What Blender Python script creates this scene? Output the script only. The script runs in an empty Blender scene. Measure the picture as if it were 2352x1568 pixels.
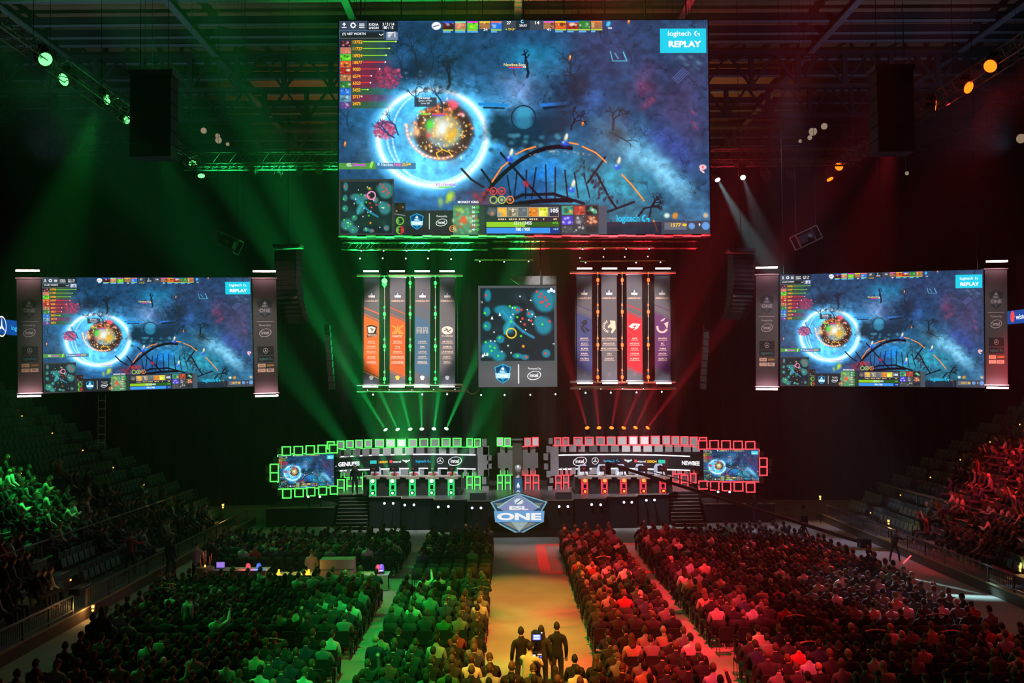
import bpy, math, random
import numpy as np
from mathutils import Vector, Matrix
random.seed(7)
rng = np.random.default_rng(11)
SC = bpy.context.scene
COL = SC.collection
PI = math.pi
R = math.radians

# ------------------------------------------------------------ camera
FPX = 2352.0
CAMH = 8.3
cam = bpy.data.objects.new('camera', bpy.data.cameras.new('camera'))
COL.objects.link(cam)
cam.data.sensor_width = 36.0
cam.data.lens = 36.0
cam.data.clip_end = 400
CM = (Matrix.Rotation(-R(0.39), 4, 'Z') @ Matrix.Rotation(R(90 + 2.337), 4, 'X') @ Matrix.Rotation(-R(0.5), 4, 'Z'))
cam.matrix_world = Matrix.Translation((0, 0, CAMH)) @ CM
SC.camera = cam
_M3 = CM.to_3x3()

def ray(px, py):
    return _M3 @ Vector(((px - 1176) / FPX, -(py - 784) / FPX, -1.0))

def at(px, py, Y):                      # the point of the hall at distance Y seen at a place of the photograph
    d = ray(px, py)
    return Vector((0, 0, CAMH)) + d * (Y / d.y)

def fl(px, py, z=0.0):                  # the point at height z
    d = ray(px, py)
    return Vector((0, 0, CAMH)) + d * ((z - CAMH) / d.z)

def proj(p):
    v = _M3.transposed() @ (Vector(p) - Vector((0, 0, CAMH)))
    return 1176 + FPX * v.x / -v.z, 784 - FPX * v.y / -v.z

# ------------------------------------------------------------ view, world, sampling
SC.view_settings.view_transform = 'Standard'
SC.view_settings.look = 'None'
SC.view_settings.gamma = 1
SC.view_settings.use_curve_mapping = False
SC.view_settings.exposure = 0.0
w = bpy.data.worlds.new('hall_dark'); SC.world = w; w.use_nodes = True
w.node_tree.nodes['Background'].inputs[0].default_value = (0.02, 0.03, 0.05, 1)
w.node_tree.nodes['Background'].inputs[1].default_value = 0.05
_v = w.node_tree.nodes.new('ShaderNodeVolumeScatter')           # thin stage haze through the whole hall
_v.inputs['Density'].default_value = 0.0011; _v.inputs['Anisotropy'].default_value = 0.0
w.node_tree.links.new(_v.outputs[0], w.node_tree.nodes['World Output'].inputs['Volume'])
cy = SC.cycles
cy.use_denoising = True
cy.max_bounces = 3; cy.diffuse_bounces = 1; cy.glossy_bounces = 2; cy.transmission_bounces = 2
cy.volume_bounces = 0; cy.transparent_max_bounces = 6
cy.sample_clamp_indirect = 2.0
cy.caustics_reflective = False; cy.caustics_refractive = False
cy.use_light_tree = True
cy.use_adaptive_sampling = True; cy.adaptive_threshold = 0.02

# ------------------------------------------------------------ big lights of the hall
GRN = (0.02, 1.0, 0.11); RED = (1.0, 0.03, 0.045); WARM = (1.0, 0.62, 0.35); WHT = (0.85, 0.93, 1.0)
def spot(loc, target, color, power, angle, blend=0.3, radius=0.12, parent=None, name='beam_light'):
    l = bpy.data.lights.new(name, 'SPOT'); l.energy = power; l.color = color
    l.spot_size = R(angle); l.spot_blend = blend; l.shadow_soft_size = radius
    o = bpy.data.objects.new(name, l); COL.objects.link(o)
    d = (Vector(target) - Vector(loc)).normalized()
    m = Matrix.Translation(loc) @ d.to_track_quat('-Z', 'Y').to_matrix().to_4x4()
    if parent is not None:
        o.parent = parent; o.matrix_parent_inverse = parent.matrix_world.inverted()
    o.matrix_world = m
    return o
# green washes from the truss on one side, red washes from the truss on the other
WASH = [((-17.8, 40, 21), (-7, 35, 0), GRN, 9000, 30), ((-17.8, 45, 21), (-22.8, 43.5, 3), GRN, 34000, 30),
        ((-17.8, 52, 21), (-8, 47, 0), GRN, 12000, 32), ((-17.8, 33, 21), (-5, 29, 0), GRN, 7000, 30), ((-17.8, 34, 21), (-2.2, 36, 0), GRN, 9000, 16),
        ((20.1, 40, 21), (8, 34, 0), RED, 14000, 28), ((21.5, 36, 21), (26, 49.5, 3), RED, 46000, 26),
        ((20.1, 52, 21), (11.5, 44, 0), RED, 34000, 30), ((20.1, 34, 21), (9, 29, 0), RED, 7000, 30), ((20.1, 36, 21), (4.0, 36, 0), RED, 24000, 18),
        ((20.1, 42, 21), (22, 46, 1), RED, 12000, 30), ((16, 16, 26), (13, 33, 0), RED, 4000, 34)]
for y_, k_ in ((27.5, 1.0), (33.5, 1.1), (40.5, .8)):       # narrow lights down the aisles and the centre corridor
    WASH += [((-5.5, y_ - 13, 26), (-4.3, y_, 0), GRN, 27000 * k_, 12), ((7.5, y_ - 13, 26), (5.8, y_, 0), RED, 92000 * k_, 12),
             ((-1.5, y_ - 13, 26), (-.4, y_, 0), (.04, 1.0, .05), 23000 * k_, 16), ((3.5, y_ - 13, 26), (1.5, y_, 0), (1.0, .05, .02), 60000 * k_, 16)]
WASH += [((20.1, 40, 21), (-1.8, 38, 0), RED, 9000, 18), ((20.1, 34, 21), (-2.2, 30, 0), RED, 7000, 18), ((-17.8, 40, 21), (3.4, 36, 0), GRN, 9000, 16), ((-17.8, 32, 21), (3.4, 29, 0), GRN, 8000, 16),
         ((-6.5, 64, 3.2), (-6.0, 52, 20), GRN, 60000, 58), ((-1, 64.5, 3.2), (-2.0, 52, 20), GRN, 16000, 50), ((8, 64, 3.2), (8.5, 52, 20), RED, 20000, 58), ((3, 64.5, 3.2), (3.5, 52, 20), RED, 8000, 50), ((8, 33, 26), (4.5, 48.5, 0), RED, 30000, 18)]  # added: stage uplights for the haze glow, one red spot for the floor frame
for a_ in WASH:
    spot(a_[0], a_[1], a_[2], a_[3], a_[4], 0.7, 0.25, name='wash_light')
# warm and white stage light on the floor under the stage; roof uplights added to tint the deck
spot((-4, 48, 24.5), (1, 56.5, 0), (1.0, 0.66, 0.45), 6500, 36, 0.8, 0.4, name='stage_wash_light')
spot((6, 48, 24.5), (3, 56.5, 0), (0.9, 0.75, 0.9), 5000, 36, 0.8, 0.4, name='stage_wash_light')
spot((14, 50, 24), (16, 53, 0), (0.7, 0.66, 1.0), 9000, 38, 0.8, 0.4, name='stage_wash_light')
spot((1.0, 45.5, 15.2), (1, 62, 2), (0.8, 0.85, 1.0), 2500, 60, 0.8, 0.4, name='stage_wash_light')
spot((-14, 75, 21), (-12, 80, 30), (1.0, 0.6, 0.3), 1100, 110, 0.9, 0.3, name='roof_fill_light')
spot((16, 75, 21), (14, 80, 30), (1.0, 0.5, 0.22), 1500, 110, 0.9, 0.3, name='roof_fill_light')
spot((-24, 52, 20), (-22, 62, 30), (0.5, 0.75, 1.0), 1500, 100, 0.9, 0.3, name='roof_fill_light')
spot((26, 52, 20), (22, 62, 30), (0.5, 0.6, 1.0), 1700, 100, 0.9, 0.3, name='roof_fill_light')

# spots added in front to brighten the hanging banners
for x_, t_ in ((-5.2, -5.4), (7.0, 6.6)):
    spot((x_, 44, 12.5), (t_, 57, 11.3), (1.0, .90, .88), 12000, 28, .4, .2, name='banner_fill_light')
for x_, y_, t_, ty_ in ((-17.5, 41, -20.2, 47.5), (-12, 44, -12.3, 51), (14, 44, 13.3, 51), (18, 41, 22.3, 47.8)):
    spot((x_, y_, 12.5), (t_, ty_, 10.8), (1.0, .85, .82), 1800, 34, .8, .2, name='banner_fill_light')

# ------------------------------------------------------------ materials
_mats = {}
def mat(name, color, rough=0.7, metal=0.0, var=0.12, nscale=6.0, spec=0.4):
    if name in _mats: return _mats[name]
    m = bpy.data.materials.new(name); m.use_nodes = True; _mats[name] = m
    nt = m.node_tree; b = nt.nodes['Principled BSDF']
    tc = nt.nodes.new('ShaderNodeTexCoord'); nz = nt.nodes.new('ShaderNodeTexNoise'); nz.inputs['Scale'].default_value = nscale
    nt.links.new(tc.outputs['Object'], nz.inputs['Vector'])
    mx = nt.nodes.new('ShaderNodeMix'); mx.data_type = 'RGBA'
    c = Vector(color[:3])
    mx.inputs[6].default_value = (*(c * (1 - var)), 1); mx.inputs[7].default_value = (*(c * (1 + var)), 1)
    nt.links.new(nz.outputs['Fac'], mx.inputs[0]); nt.links.new(mx.outputs[2], b.inputs['Base Color'])
    b.inputs['Roughness'].default_value = rough; b.inputs['Metallic'].default_value = metal
    b.inputs['Specular IOR Level'].default_value = spec
    return m
def emat(name, color, strength, sample=True):
    if name in _mats: return _mats[name]
    m = bpy.data.materials.new(name); m.use_nodes = True; _mats[name] = m
    nt = m.node_tree; b = nt.nodes['Principled BSDF']
    b.inputs['Base Color'].default_value = (0.02, 0.02, 0.02, 1)
    b.inputs['Emission Color'].default_value = (*color, 1); b.inputs['Emission Strength'].default_value = strength
    if not sample: m.cycles.emission_sampling = 'NONE'
    return m
def inkmat(name, emit):                 # colours of a picture come from the mesh's colour attribute
    m = bpy.data.materials.new(name); m.use_nodes = True; _mats[name] = m
    nt = m.node_tree; b = nt.nodes['Principled BSDF']
    at_ = nt.nodes.new('ShaderNodeAttribute'); at_.attribute_name = 'ink'
    if emit:
        b.inputs['Base Color'].default_value = (0.01, 0.01, 0.01, 1)
        nt.links.new(at_.outputs['Color'], b.inputs['Emission Color']); b.inputs['Emission Strength'].default_value = emit
        b.inputs['Roughness'].default_value = 0.9; b.inputs['Specular IOR Level'].default_value = 0.1
    else:
        nt.links.new(at_.outputs['Color'], b.inputs['Base Color']); b.inputs['Roughness'].default_value = 0.8
    m.cycles.emission_sampling = 'NONE'
    return m
SCREEN = inkmat('led_screen', 1.25)
PRINT = inkmat('printed_cloth', 0)
BLACK = mat('black_metal', (0.018, 0.018, 0.02), 0.5, 0.3)
MATTE = mat('black_molton', (0.009, 0.009, 0.010), 0.95)
ALU = mat('aluminium', (0.42, 0.42, 0.43), 0.35, 0.9)
DGREY = mat('dark_grey', (0.06, 0.06, 0.065), 0.7)
GREY = mat('grey_paint', (0.22, 0.22, 0.23), 0.6)
TILE = mat('grey_tile', (0.36, 0.33, 0.34), 0.6)
CONC = mat('concrete', (0.33, 0.31, 0.29), 0.8, 0, 0.25, 0.7)

def lin(c):                             # sRGB 0..255 to linear
    c = np.asarray(c, dtype=float) / 255.0
    return np.where(c <= 0.04045, c / 12.92, ((c + 0.055) / 1.055) ** 2.4)

# ------------------------------------------------------------ mesh builder
class MB:
    def __init__(s): s.v = []; s.f = []; s.m = []; s.mats = []
    def mi(s, m):
        if m not in s.mats: s.mats.append(m)
        return s.mats.index(m)
    def add(s, vs, fs, m):
        b = len(s.v); s.v += [tuple(v) for v in vs]; k = s.mi(m)
        for f in fs: s.f.append(tuple(b + i for i in f)); s.m.append(k)
        return s
    def box(s, c, size, m, rot=None, taper=1.0):
        hx, hy, hz = size[0] / 2, size[1] / 2, size[2] / 2
        vs = []
        for z in (-1, 1):
            t = taper if z > 0 else 1.0
            for x, y in ((-1, -1), (1, -1), (1, 1), (-1, 1)):
                p = Vector((x * hx * t, y * hy * t, z * hz))
                if rot is not None: p = rot @ p
                vs.append(p + Vector(c))
        return s.add(vs, [(3, 2, 1, 0), (4, 5, 6, 7), (0, 1, 5, 4), (1, 2, 6, 5), (2, 3, 7, 6), (3, 0, 4, 7)], m)
    def bar(s, a, b, w_, h_, m, up=(0, 0, 1)):
        a = Vector(a); b = Vector(b); d = b - a; L = d.length
        if L < 1e-6: return s
        z = d / L; x = Vector(up).cross(z)
        if x.length < 1e-3: x = Vector((1, 0, 0)).cross(z)
        x.normalize(); y = z.cross(x)
        M = Matrix((x, y, z)).transposed()
        return s.box((a + b) / 2, (w_, h_, L), m, M)
    def tube(s, a, b, r, m, n=8, r2=None, caps=True):
        a = Vector(a); b = Vector(b); d = b - a
        if d.length < 1e-6: return s
        z = d.normalized(); x = z.orthogonal().normalized(); y = z.cross(x)
        if r2 is None: r2 = r
        vs = []
        for p, q in ((a, r), (b, r2)):
            for i in range(n):
                t = 2 * PI * i / n; vs.append(p + x * (math.cos(t) * q) + y * (math.sin(t) * q))
        fs = [(i, (i + 1) % n, n + (i + 1) % n, n + i) for i in range(n)]
        if caps: fs += [tuple(range(n - 1, -1, -1)), tuple(range(n, 2 * n))]
        return s.add(vs, fs, m)
    def path(s, pts, r, m, n=6):
        for a, b in zip(pts[:-1], pts[1:]): s.tube(a, b, r, m, n)
        return s
    def sphere(s, c, r, m, n=10, k=6, sc=(1, 1, 1)):
        vs = [(c[0], c[1], c[2] - r * sc[2])]; fs = []
        for j in range(1, k):
            ph = PI * j / k - PI / 2
            for i in range(n):
                t = 2 * PI * i / n
                vs.append((c[0] + r * sc[0] * math.cos(ph) * math.cos(t), c[1] + r * sc[1] * math.cos(ph) * math.sin(t), c[2] + r * sc[2] * math.sin(ph)))
        vs.append((c[0], c[1], c[2] + r * sc[2])); T = len(vs) - 1
        for i in range(n):
            fs.append((0, 1 + (i + 1) % n, 1 + i)); fs.append((T, T - n + i, T - n + (i + 1) % n))
        for j in range(k - 2):
            for i in range(n):
                a = 1 + j * n + i; b = 1 + j * n + (i + 1) % n
                fs.append((a, b, b + n, a + n))
        return s.add(vs, fs, m)
    def disc(s, c, nrm, r, m, n=16, depth=0.03):
        nrm = Vector(nrm).normalized()
        return s.tube(Vector(c) - nrm * depth / 2, Vector(c) + nrm * depth / 2, r, m, n)
    def prism(s, pts, d, m):            # closed outline swept by vector d
        n = len(pts); d = Vector(d)
        vs = [Vector(p) for p in pts] + [Vector(p) + d for p in pts]
        return s.add(vs, [tuple(range(n)), tuple(range(2 * n - 1, n - 1, -1))] + [(i, i + n, (i + 1) % n + n, (i + 1) % n) for i in range(n)], m)
    def build(s, name, parent=None, loc=None, smooth=False):
        me = bpy.data.meshes.new(name)
        vs = s.v
        if loc is not None:
            L = Vector(loc); vs = [tuple(Vector(v) - L) for v in s.v]
        me.from_pydata(vs, [], s.f)
        for m in s.mats: me.materials.append(m)
        me.polygons.foreach_set('material_index', s.m)
        if smooth: me.polygons.foreach_set('use_smooth', [True] * len(s.f))
        me.update()
        o = bpy.data.objects.new(name, me); COL.objects.link(o)
        if loc is not None: o.location = loc
        if parent is not None: setpar(o, parent)
        return o
def setpar(o, p):                        # keeps the world place
    o.parent = p; o.matrix_parent_inverse = Matrix.Identity(4)
    o.location = Vector(o.location) - Vector(p.location) if p.parent is None else Vector(o.location)
def tag(o, label, cat, group=None, kind=None):
    o['label'] = label; o['category'] = cat
    if group: o['group'] = group
    if kind: o['kind'] = kind
    return o
def struct(o, label=None):
    o['kind'] = 'structure'
    if label: o['label'] = label
    return o
def empty(name, loc, label, cat, group=None, rz=0.0):
    o = bpy.data.objects.new(name, None); COL.objects.link(o); o.empty_display_size = 0.2
    o.location = loc; o.rotation_euler = (0, 0, rz)
    return tag(o, label, cat, group)
def child(mb, name, parent, smooth=False):   # builder coordinates are the parent's local ones
    o = mb.build(name, smooth=smooth); o.parent = parent; return o
def copy_tree(o, parent=None):
    c = o.copy(); COL.objects.link(c); c.parent = parent
    for ch in o.children: copy_tree(ch, c)
    return c
ORD = 'zero first second third fourth fifth sixth seventh eighth ninth tenth eleventh twelfth thirteenth fourteenth fifteenth sixteenth seventeenth eighteenth nineteenth twentieth'.split()
def nth(i): return ORD[i] if i < len(ORD) else str(i) + {1: 'st', 2: 'nd', 3: 'rd'}.get(i % 10, 'th')
# ============================================================ the setting
m = MB(); m.add([(-60, -6, 0), (62, -6, 0), (62, 100, 0), (-60, 100, 0)], [(0, 1, 2, 3)], CONC)
struct(m.build('floor'))
ROOFZ = 30.0
m = MB()
RUST = mat('roof_deck', (0.30, 0.17, 0.09), 0.8, 0, 0.3, 1.5)
for i in range(72):
    y0 = 20 + i * 1.1
    m.add([(-50, y0, ROOFZ + 1.2), (52, y0, ROOFZ + 1.2), (52, y0 + 0.55, ROOFZ + 1.32), (-50, y0 + 0.55, ROOFZ + 1.32)], [(3, 2, 1, 0)], RUST)
    m.add([(-50, y0 + .55, ROOFZ + 1.32), (52, y0 + .55, ROOFZ + 1.32), (52, y0 + 1.1, ROOFZ + 1.2), (-50, y0 + 1.1, ROOFZ + 1.2)], [(3, 2, 1, 0)], RUST)
struct(m.build('ceiling'))
struct(MB().box((1, 98, 16), (110, 0.4, 34), MATTE).build('wall_back'))
struct(MB().box((-52, 46, 16), (0.4, 106, 34), MATTE).build('wall_left'))
struct(MB().box((54, 46, 16), (0.4, 106, 34), MATTE).build('wall_right'))
STEELB = mat('blue_lit_roof_steel', (0.30, 0.33, 0.38), 0.45, 0.5)  # bluish light on the purlins is put into the steel colour
STEELD = mat('dark_steel', (0.03, 0.03, 0.033), 0.6, 0.3)
for i, y0 in enumerate((57.2, 61.1, 63.3, 64.8, 68.5, 72.2, 76.0, 79.5, 81.5, 83.3, 87.0, 90.6, 94.0)):
    wd = 0.22 if i % 3 else 0.3
    o = MB().box((1, y0, ROOFZ + .05), (98, wd, 0.1), STEELB).box((1, y0, ROOFZ + .35), (98, 0.06, 0.5), STEELD).build('roof_purlin'); struct(o)
for x0 in (-38.4, -28.4, -18.7, -8.8, 0.9, 10.6, 20.2, 30.0, 39.8):
    o = MB().box((x0, 66, ROOFZ - .25), (0.42, 72, 0.1), STEELB).box((x0, 66, ROOFZ), (0.1, 72, 0.5), STEELD).build('roof_beam'); struct(o)
def girder(a, b, h, name):
    m = MB(); a = Vector(a); b = Vector(b); n = int((b - a).length / 3)
    m.bar(a, b, .35, .25, STEELD); m.bar(a + Vector((0, 0, h)), b + Vector((0, 0, h)), .35, .25, STEELD)
    for i in range(n):
        p = a.lerp(b, i / n); q = a.lerp(b, (i + .5) / n) + Vector((0, 0, h)); r_ = a.lerp(b, (i + 1) / n)
        m.bar(p, q, .16, .16, STEELD); m.bar(q, r_, .16, .16, STEELD)
        m.bar(p, p + Vector((0, 0, h)), .3, .3, STEELD)
    return struct(m.build(name))
for y0 in (66.3, 74.0, 85): girder((-48, y0, ROOFZ - 2.4), (50, y0, ROOFZ - 2.4), 2.2, 'roof_girder')
# walkway with railings up in the roof
m = MB(); m.box((1, 78, ROOFZ - 2.2), (80, .9, .08), STEELD)
for s_ in (-.45, .45):
    m.bar((-39, 78 + s_, ROOFZ - 1.1), (41, 78 + s_, ROOFZ - 1.1), .06, .06, STEELD)
    for i in range(54): m.bar((-39 + i * 1.5, 78 + s_, ROOFZ - 2.2), (-39 + i * 1.5, 78 + s_, ROOFZ - 1.1), .05, .05, STEELD)
struct(m.build('roof_walkway'))
RMARK = mat('red_floor_tape', (0.85, 0.14, 0.12), 0.6)
m = MB()
for (x0, x1, y0, y1) in ((1.45, 1.95, 44.9, 53.2), (1.95, 8.2, 52.6, 53.2), (1.95, 8.2, 44.9, 45.5), (7.6, 8.2, 45.5, 52.6)):
    m.box(((x0 + x1) / 2, (y0 + y1) / 2, 0.006), (x1 - x0, y1 - y0, 0.012), RMARK)
struct(m.build('floor_marking', loc=None), 'red painted frame on the hall floor')

# stands: stepped concrete tiers on both sides
SEATZ = {}
TR, TH, NT = 0.86, 0.49, 17
LX, RX = -15.1, 18.7
def tier(side, k):                        # inner x and height of tier k
    x = (LX - 1.0 - k * TR) if side < 0 else (RX + 1.0 + k * TR)
    return x, 0.45 + k * TH
Y0S, Y1S = 20.0, 61.0
STEP = mat('stand_concrete', (0.10, 0.10, 0.105), 0.85)
for side, nm in ((-1, 'left'), (1, 'right')):
    m = MB()
    for k in range(NT):
        x, z = tier(side, k); x2 = x + side * TR * (1 if k < NT - 1 else 3)
        m.box(((x + x2) / 2, (Y0S + Y1S) / 2, z / 2), (abs(x2 - x), Y1S - Y0S, z), STEP)
    # walkway in front of the first tier
    xw = LX if side < 0 else RX
    xa = xw; xb = xw + side * 1.0
    m.box(((xa + xb) / 2, (Y0S + Y1S) / 2, .2), (1.0, Y1S - Y0S, .4), STEP)
    struct(m.build('stand_' + nm), 'stepped concrete stand along one side of the hall')
    # stair flights across the tiers
    for j, ys in enumerate((30.6, 39.6, 48.2, 57.4)):
        m = MB()
        for k in range(NT - 1):
            x, z = tier(side, k)
            m.box((x + side * .22, ys, z + .12), (.42, 1.1, .24), STEP)
            m.box((x + side * .02, ys, z + .245), (.05, 1.1, .012), mat('step_edge', (.5, .48, .4), .6))
        struct(m.build('stand_stairs'))
        for k in range(1, NT - 1, 1):
            x, z = tier(side, k)
            if (k + j) % 2 == 0:
                o = MB().box((x - side * .015, ys + .62, z - .12), (.03, .07, .05), emat('step_lamp', (1, .38, .06), 5, False)).build('step_light', loc=(x, ys + .62, z - .12))
                tag(o, 'amber step light, %s stand, tier %d, stair flight %d from the camera' % ('green-lit' if side < 0 else 'red-lit', k + 1, j + 1), 'light', 'amber step lights on the stand stairs')
# upper fascia with the blue ribbon board
for side, nm in ((-1, 'left'), (1, 'right')):
    x, z = tier(side, NT - 1)
    xx = x + side * 3.2
    struct(MB().box((xx + side * 4, 40.5, z + 6.5), (8, 41, 6.2), MATTE).build('wall_upper_' + nm))
# barrier rails between floor and stands
RAIL = mat('rail_metal', (0.16, 0.16, 0.17), 0.4, 0.7)
def barrier(x, y0, y1, z0, h, nm, label, mesh=True, side=1):
    e = empty(nm, (x, (y0 + y1) / 2, z0), label, 'barrier')
    yc = (y0 + y1) / 2; n = max(1, round((y1 - y0) / 2.0)); st = (y1 - y0) / n
    child(MB().bar((0, y0 - yc, h), (0, y1 - yc, h), .06, .05, RAIL), 'handrail', e)
    child(MB().bar((0, y0 - yc, .12), (0, y1 - yc, .12), .04, .04, RAIL), 'lower_rail', e)
    for i in range(n + 1):
        child(MB().bar((0, y0 - yc + i * st, 0), (0, y0 - yc + i * st, h), .06, .06, RAIL), 'post', e)
    if mesh:
        mb = MB(); q = int((y1 - y0) / .14)
        for i in range(q): mb.bar((0, y0 - yc + i * .14, .12), (0, y0 - yc + i * .14, h), .018, .018, RAIL)
        ch = child(mb, 'balusters', e); ch['kind'] = 'stuff'
    return e
BRD = mat('rink_board', (0.13, 0.10, 0.08), 0.6)
for x, nm, t in ((LX, 'left', 'green-lit'), (RX, 'right', 'red-lit')):
    mb = MB(); mb.box((x, 41, .22), (.12, 42, .44), BRD).box((x + (.07 if x < 0 else -.07), 41, .42), (.03, 42, .05), mat('board_edge', (.45, .38, .2), .6))
    struct(mb.build('wall_rink_' + nm))
barrier(LX, 25, 36.0, .44, .62, 'barrier_railing', 'black baluster railing on the rink wall nearest the camera, green-lit side')
barrier(LX, 37.2, 60, .44, .62, 'barrier_railing', 'long black baluster railing below the green-lit stand towards the stage')
barrier(RX, 30, 60, .44, .62, 'barrier_railing', 'dark baluster railing on the rink wall below the red-lit stand', True)
barrier(LX - 2.9, 36, 60, tier(-1, 2)[1], .9, 'stand_railing', 'thin metal railing between lower and upper rows of the green-lit stand', False)
barrier(RX + 2.9, 34, 60, tier(1, 2)[1], .9, 'stand_railing', 'thin metal railing between lower and upper rows of the red-lit stand', False)
# black drapes beyond the stands and beside the stage
def drape(a, b, z0, z1, name, label):
    a = Vector(a); b = Vector(b); n = int((b - a).length / .35); pts = []
    nrm = Vector((-(b - a).y, (b - a).x, 0)).normalized()
    mb = MB(); vs = []
    for i in range(n + 1):
        p = a.lerp(b, i / n) + nrm * (0.12 * math.sin(i * 1.7) + .05 * math.sin(i * .61))
        vs += [(p.x, p.y, z0), (p.x, p.y, z1)]
    vs += [(v[0] + nrm.x * .03, v[1] + nrm.y * .03, v[2]) for v in vs]
    N = 2 * (n + 1)
    fs = [(2 * i, 2 * i + 2, 2 * i + 3, 2 * i + 1) for i in range(n)] + [(N + 2 * i, N + 2 * i + 1, N + 2 * i + 3, N + 2 * i + 2) for i in range(n)]
    mb.add(vs, fs, MATTE)
    o = mb.build(name); return tag(o, label, 'curtain')
drape((-34, 69.5, 0), (-15, 72, 0), 0, 16, 'stage_curtain', 'tall black curtain beside the stage on the green-lit side')
drape((-15, 72, 0), (18, 72, 0), 0, 24, 'stage_curtain', 'wide black curtain hanging behind the stage set')
drape((18, 72, 0), (37, 69.5, 0), 0, 16, 'stage_curtain', 'tall black curtain beside the stage on the red-lit side')
# ============================================================ pictures and lettering
def text_tris(s, bold=0.0):              # triangles of a piece of lettering
    key = (s, bold)
    if key in _txt: return _txt[key]
    cu = bpy.data.curves.new('lettering', 'FONT'); cu.body = s; cu.size = 1; cu.offset = bold; cu.resolution_u = 4
    o = bpy.data.objects.new('lettering', cu); COL.objects.link(o)
    dg = bpy.context.evaluated_depsgraph_get(); me = o.evaluated_get(dg).to_mesh(); me.calc_loop_triangles()
    vs = [(v.co.x, v.co.y) for v in me.vertices]; fs = [tuple(t.vertices) for t in me.loop_triangles]
    o.evaluated_get(dg).to_mesh_clear(); COL.objects.unlink(o); bpy.data.objects.remove(o); bpy.data.curves.remove(cu)
    _txt[key] = (vs, fs); return vs, fs
_txt = {}
class Canvas:                            # flat coloured shapes; x to the right, y DOWN, in its own units
    def __init__(s): s.v = []; s.f = []; s.c = []; s.lay = 0
    def poly(s, pts, col, lay=None, tris=None):
        if lay is None: s.lay += 1; lay = s.lay
        b = len(s.v); s.v += [(p[0], p[1], lay) for p in pts]
        c = tuple(lin(col))
        for f in (tris or [tuple(range(len(pts)))]): s.f.append(tuple(b + i for i in f)); s.c.append(c)
    def rect(s, x0, y0, x1, y1, col): s.poly([(x0, y0), (x1, y0), (x1, y1), (x0, y1)], col)
    def frame(s, x0, y0, x1, y1, t, col):
        s.rect(x0, y0, x1, y0 + t, col); s.rect(x0, y1 - t, x1, y1, col); s.rect(x0, y0, x0 + t, y1, col); s.rect(x1 - t, y0, x1, y1, col)
    def ell(s, x, y, rx, ry, col, n=18, rot=0.0):
        c, q = math.cos(rot), math.sin(rot)
        s.poly([(x + rx * math.cos(t) * c - ry * math.sin(t) * q, y + rx * math.cos(t) * q + ry * math.sin(t) * c) for t in [2 * PI * i / n for i in range(n)]], col)
    def ring(s, x, y, rx, ry, t, col, a0=0, a1=2 * PI, n=30, rot=0.0):
        c, q = math.cos(rot), math.sin(rot); P = []
        for i in range(n + 1):
            u = a0 + (a1 - a0) * i / n
            for k in (1, 0):
                ex, ey = (rx - k * t) * math.cos(u), (ry - k * t) * math.sin(u)
                P.append((x + ex * c - ey * q, y + ex * q + ey * c))
        s.poly(P, col, tris=[(2 * i, 2 * i + 1, 2 * i + 3, 2 * i + 2) for i in range(n)])
    def line(s, x0, y0, x1, y1, t, col):
        L = math.hypot(x1 - x0, y1 - y0) or 1; nx, ny = -(y1 - y0) / L * t / 2, (x1 - x0) / L * t / 2
        s.poly([(x0 + nx, y0 + ny), (x1 + nx, y1 + ny), (x1 - nx, y1 - ny), (x0 - nx, y0 - ny)], col)
    def text(s, t, x0, y0, x1, y1, col, bold=0.015):   # fitted into the box
        vs, fs = text_tris(t, bold)
        if not vs: return
        ax = min(v[0] for v in vs); bx = max(v[0] for v in vs); ay = min(v[1] for v in vs); by = max(v[1] for v in vs)
        s.poly([(x0 + (v[0] - ax) / (bx - ax) * (x1 - x0), y1 - (v[1] - ay) / (by - ay) * (y1 - y0)) for v in vs], col, tris=fs)
    def mesh(s, name, scale, m, step=0.004):       # local frame: X right, Z up, facing -Y, origin at canvas 0,0
        me = bpy.data.meshes.new(name)
        me.from_pydata([(x * scale, -0.012 - l * step * 0.02, -y * scale) for x, y, l in s.v], [], s.f)
        me.materials.append(m)
        ca = me.color_attributes.new('ink', 'FLOAT_COLOR', 'CORNER')
        arr = []
        for f, c in zip(s.f, s.c): arr += [c[0], c[1], c[2], 1.0] * len(f)
        ca.data.foreach_set('color', arr); me.update(); return me
def intel(c, x, y, w_, col, bg=None):    # ring with a break and the word inside
    h = w_ * .62
    c.ring(x, y, w_ / 2, h / 2, w_ * .05, col, -.5, PI * 1.25, 34, -.18); c.ring(x + w_ * .02, y - h * .03, w_ / 2 * .97, h / 2, w_ * .035, col, PI * 1.2, 2 * PI * .99, 20, -.18)
    c.text('intel', x - w_ * .31, y - h * .26, x + w_ * .29, y + h * .18, col, .02)
def star(c, x, y, r_, col):
    c.ring(x, y, r_, r_, r_ * .13, col)
    for a in (-PI / 2, PI / 6, 5 * PI / 6):
        p = (x + r_ * .95 * math.cos(a), y + r_ * .95 * math.sin(a))
        c.poly([p, (x + r_ * .16 * math.cos(a + PI / 3), y + r_ * .16 * math.sin(a + PI / 3)), (x, y), (x + r_ * .16 * math.cos(a - PI / 3), y + r_ * .16 * math.sin(a - PI / 3))], col)
def logi(c, x0, y0, x1, y1, col):
    w_ = x1 - x0; h = y1 - y0
    c.text('logitech', x0, y0, x0 + w_ * .68, y1, col, .012)
    gx = x0 + w_ * .86; r_ = h * .42
    c.ring(gx, y0 + h * .42, r_, r_, r_ * .42, col, PI * .55, PI * 1.5, 16)
    c.rect(gx + r_ * .15, y0 + h * .36, gx + r_ * 1.05, y0 + h * .56, col); c.rect(gx + r_ * .7, y0 + h * .36, gx + r_ * 1.05, y0 + h * .82, col)
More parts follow.
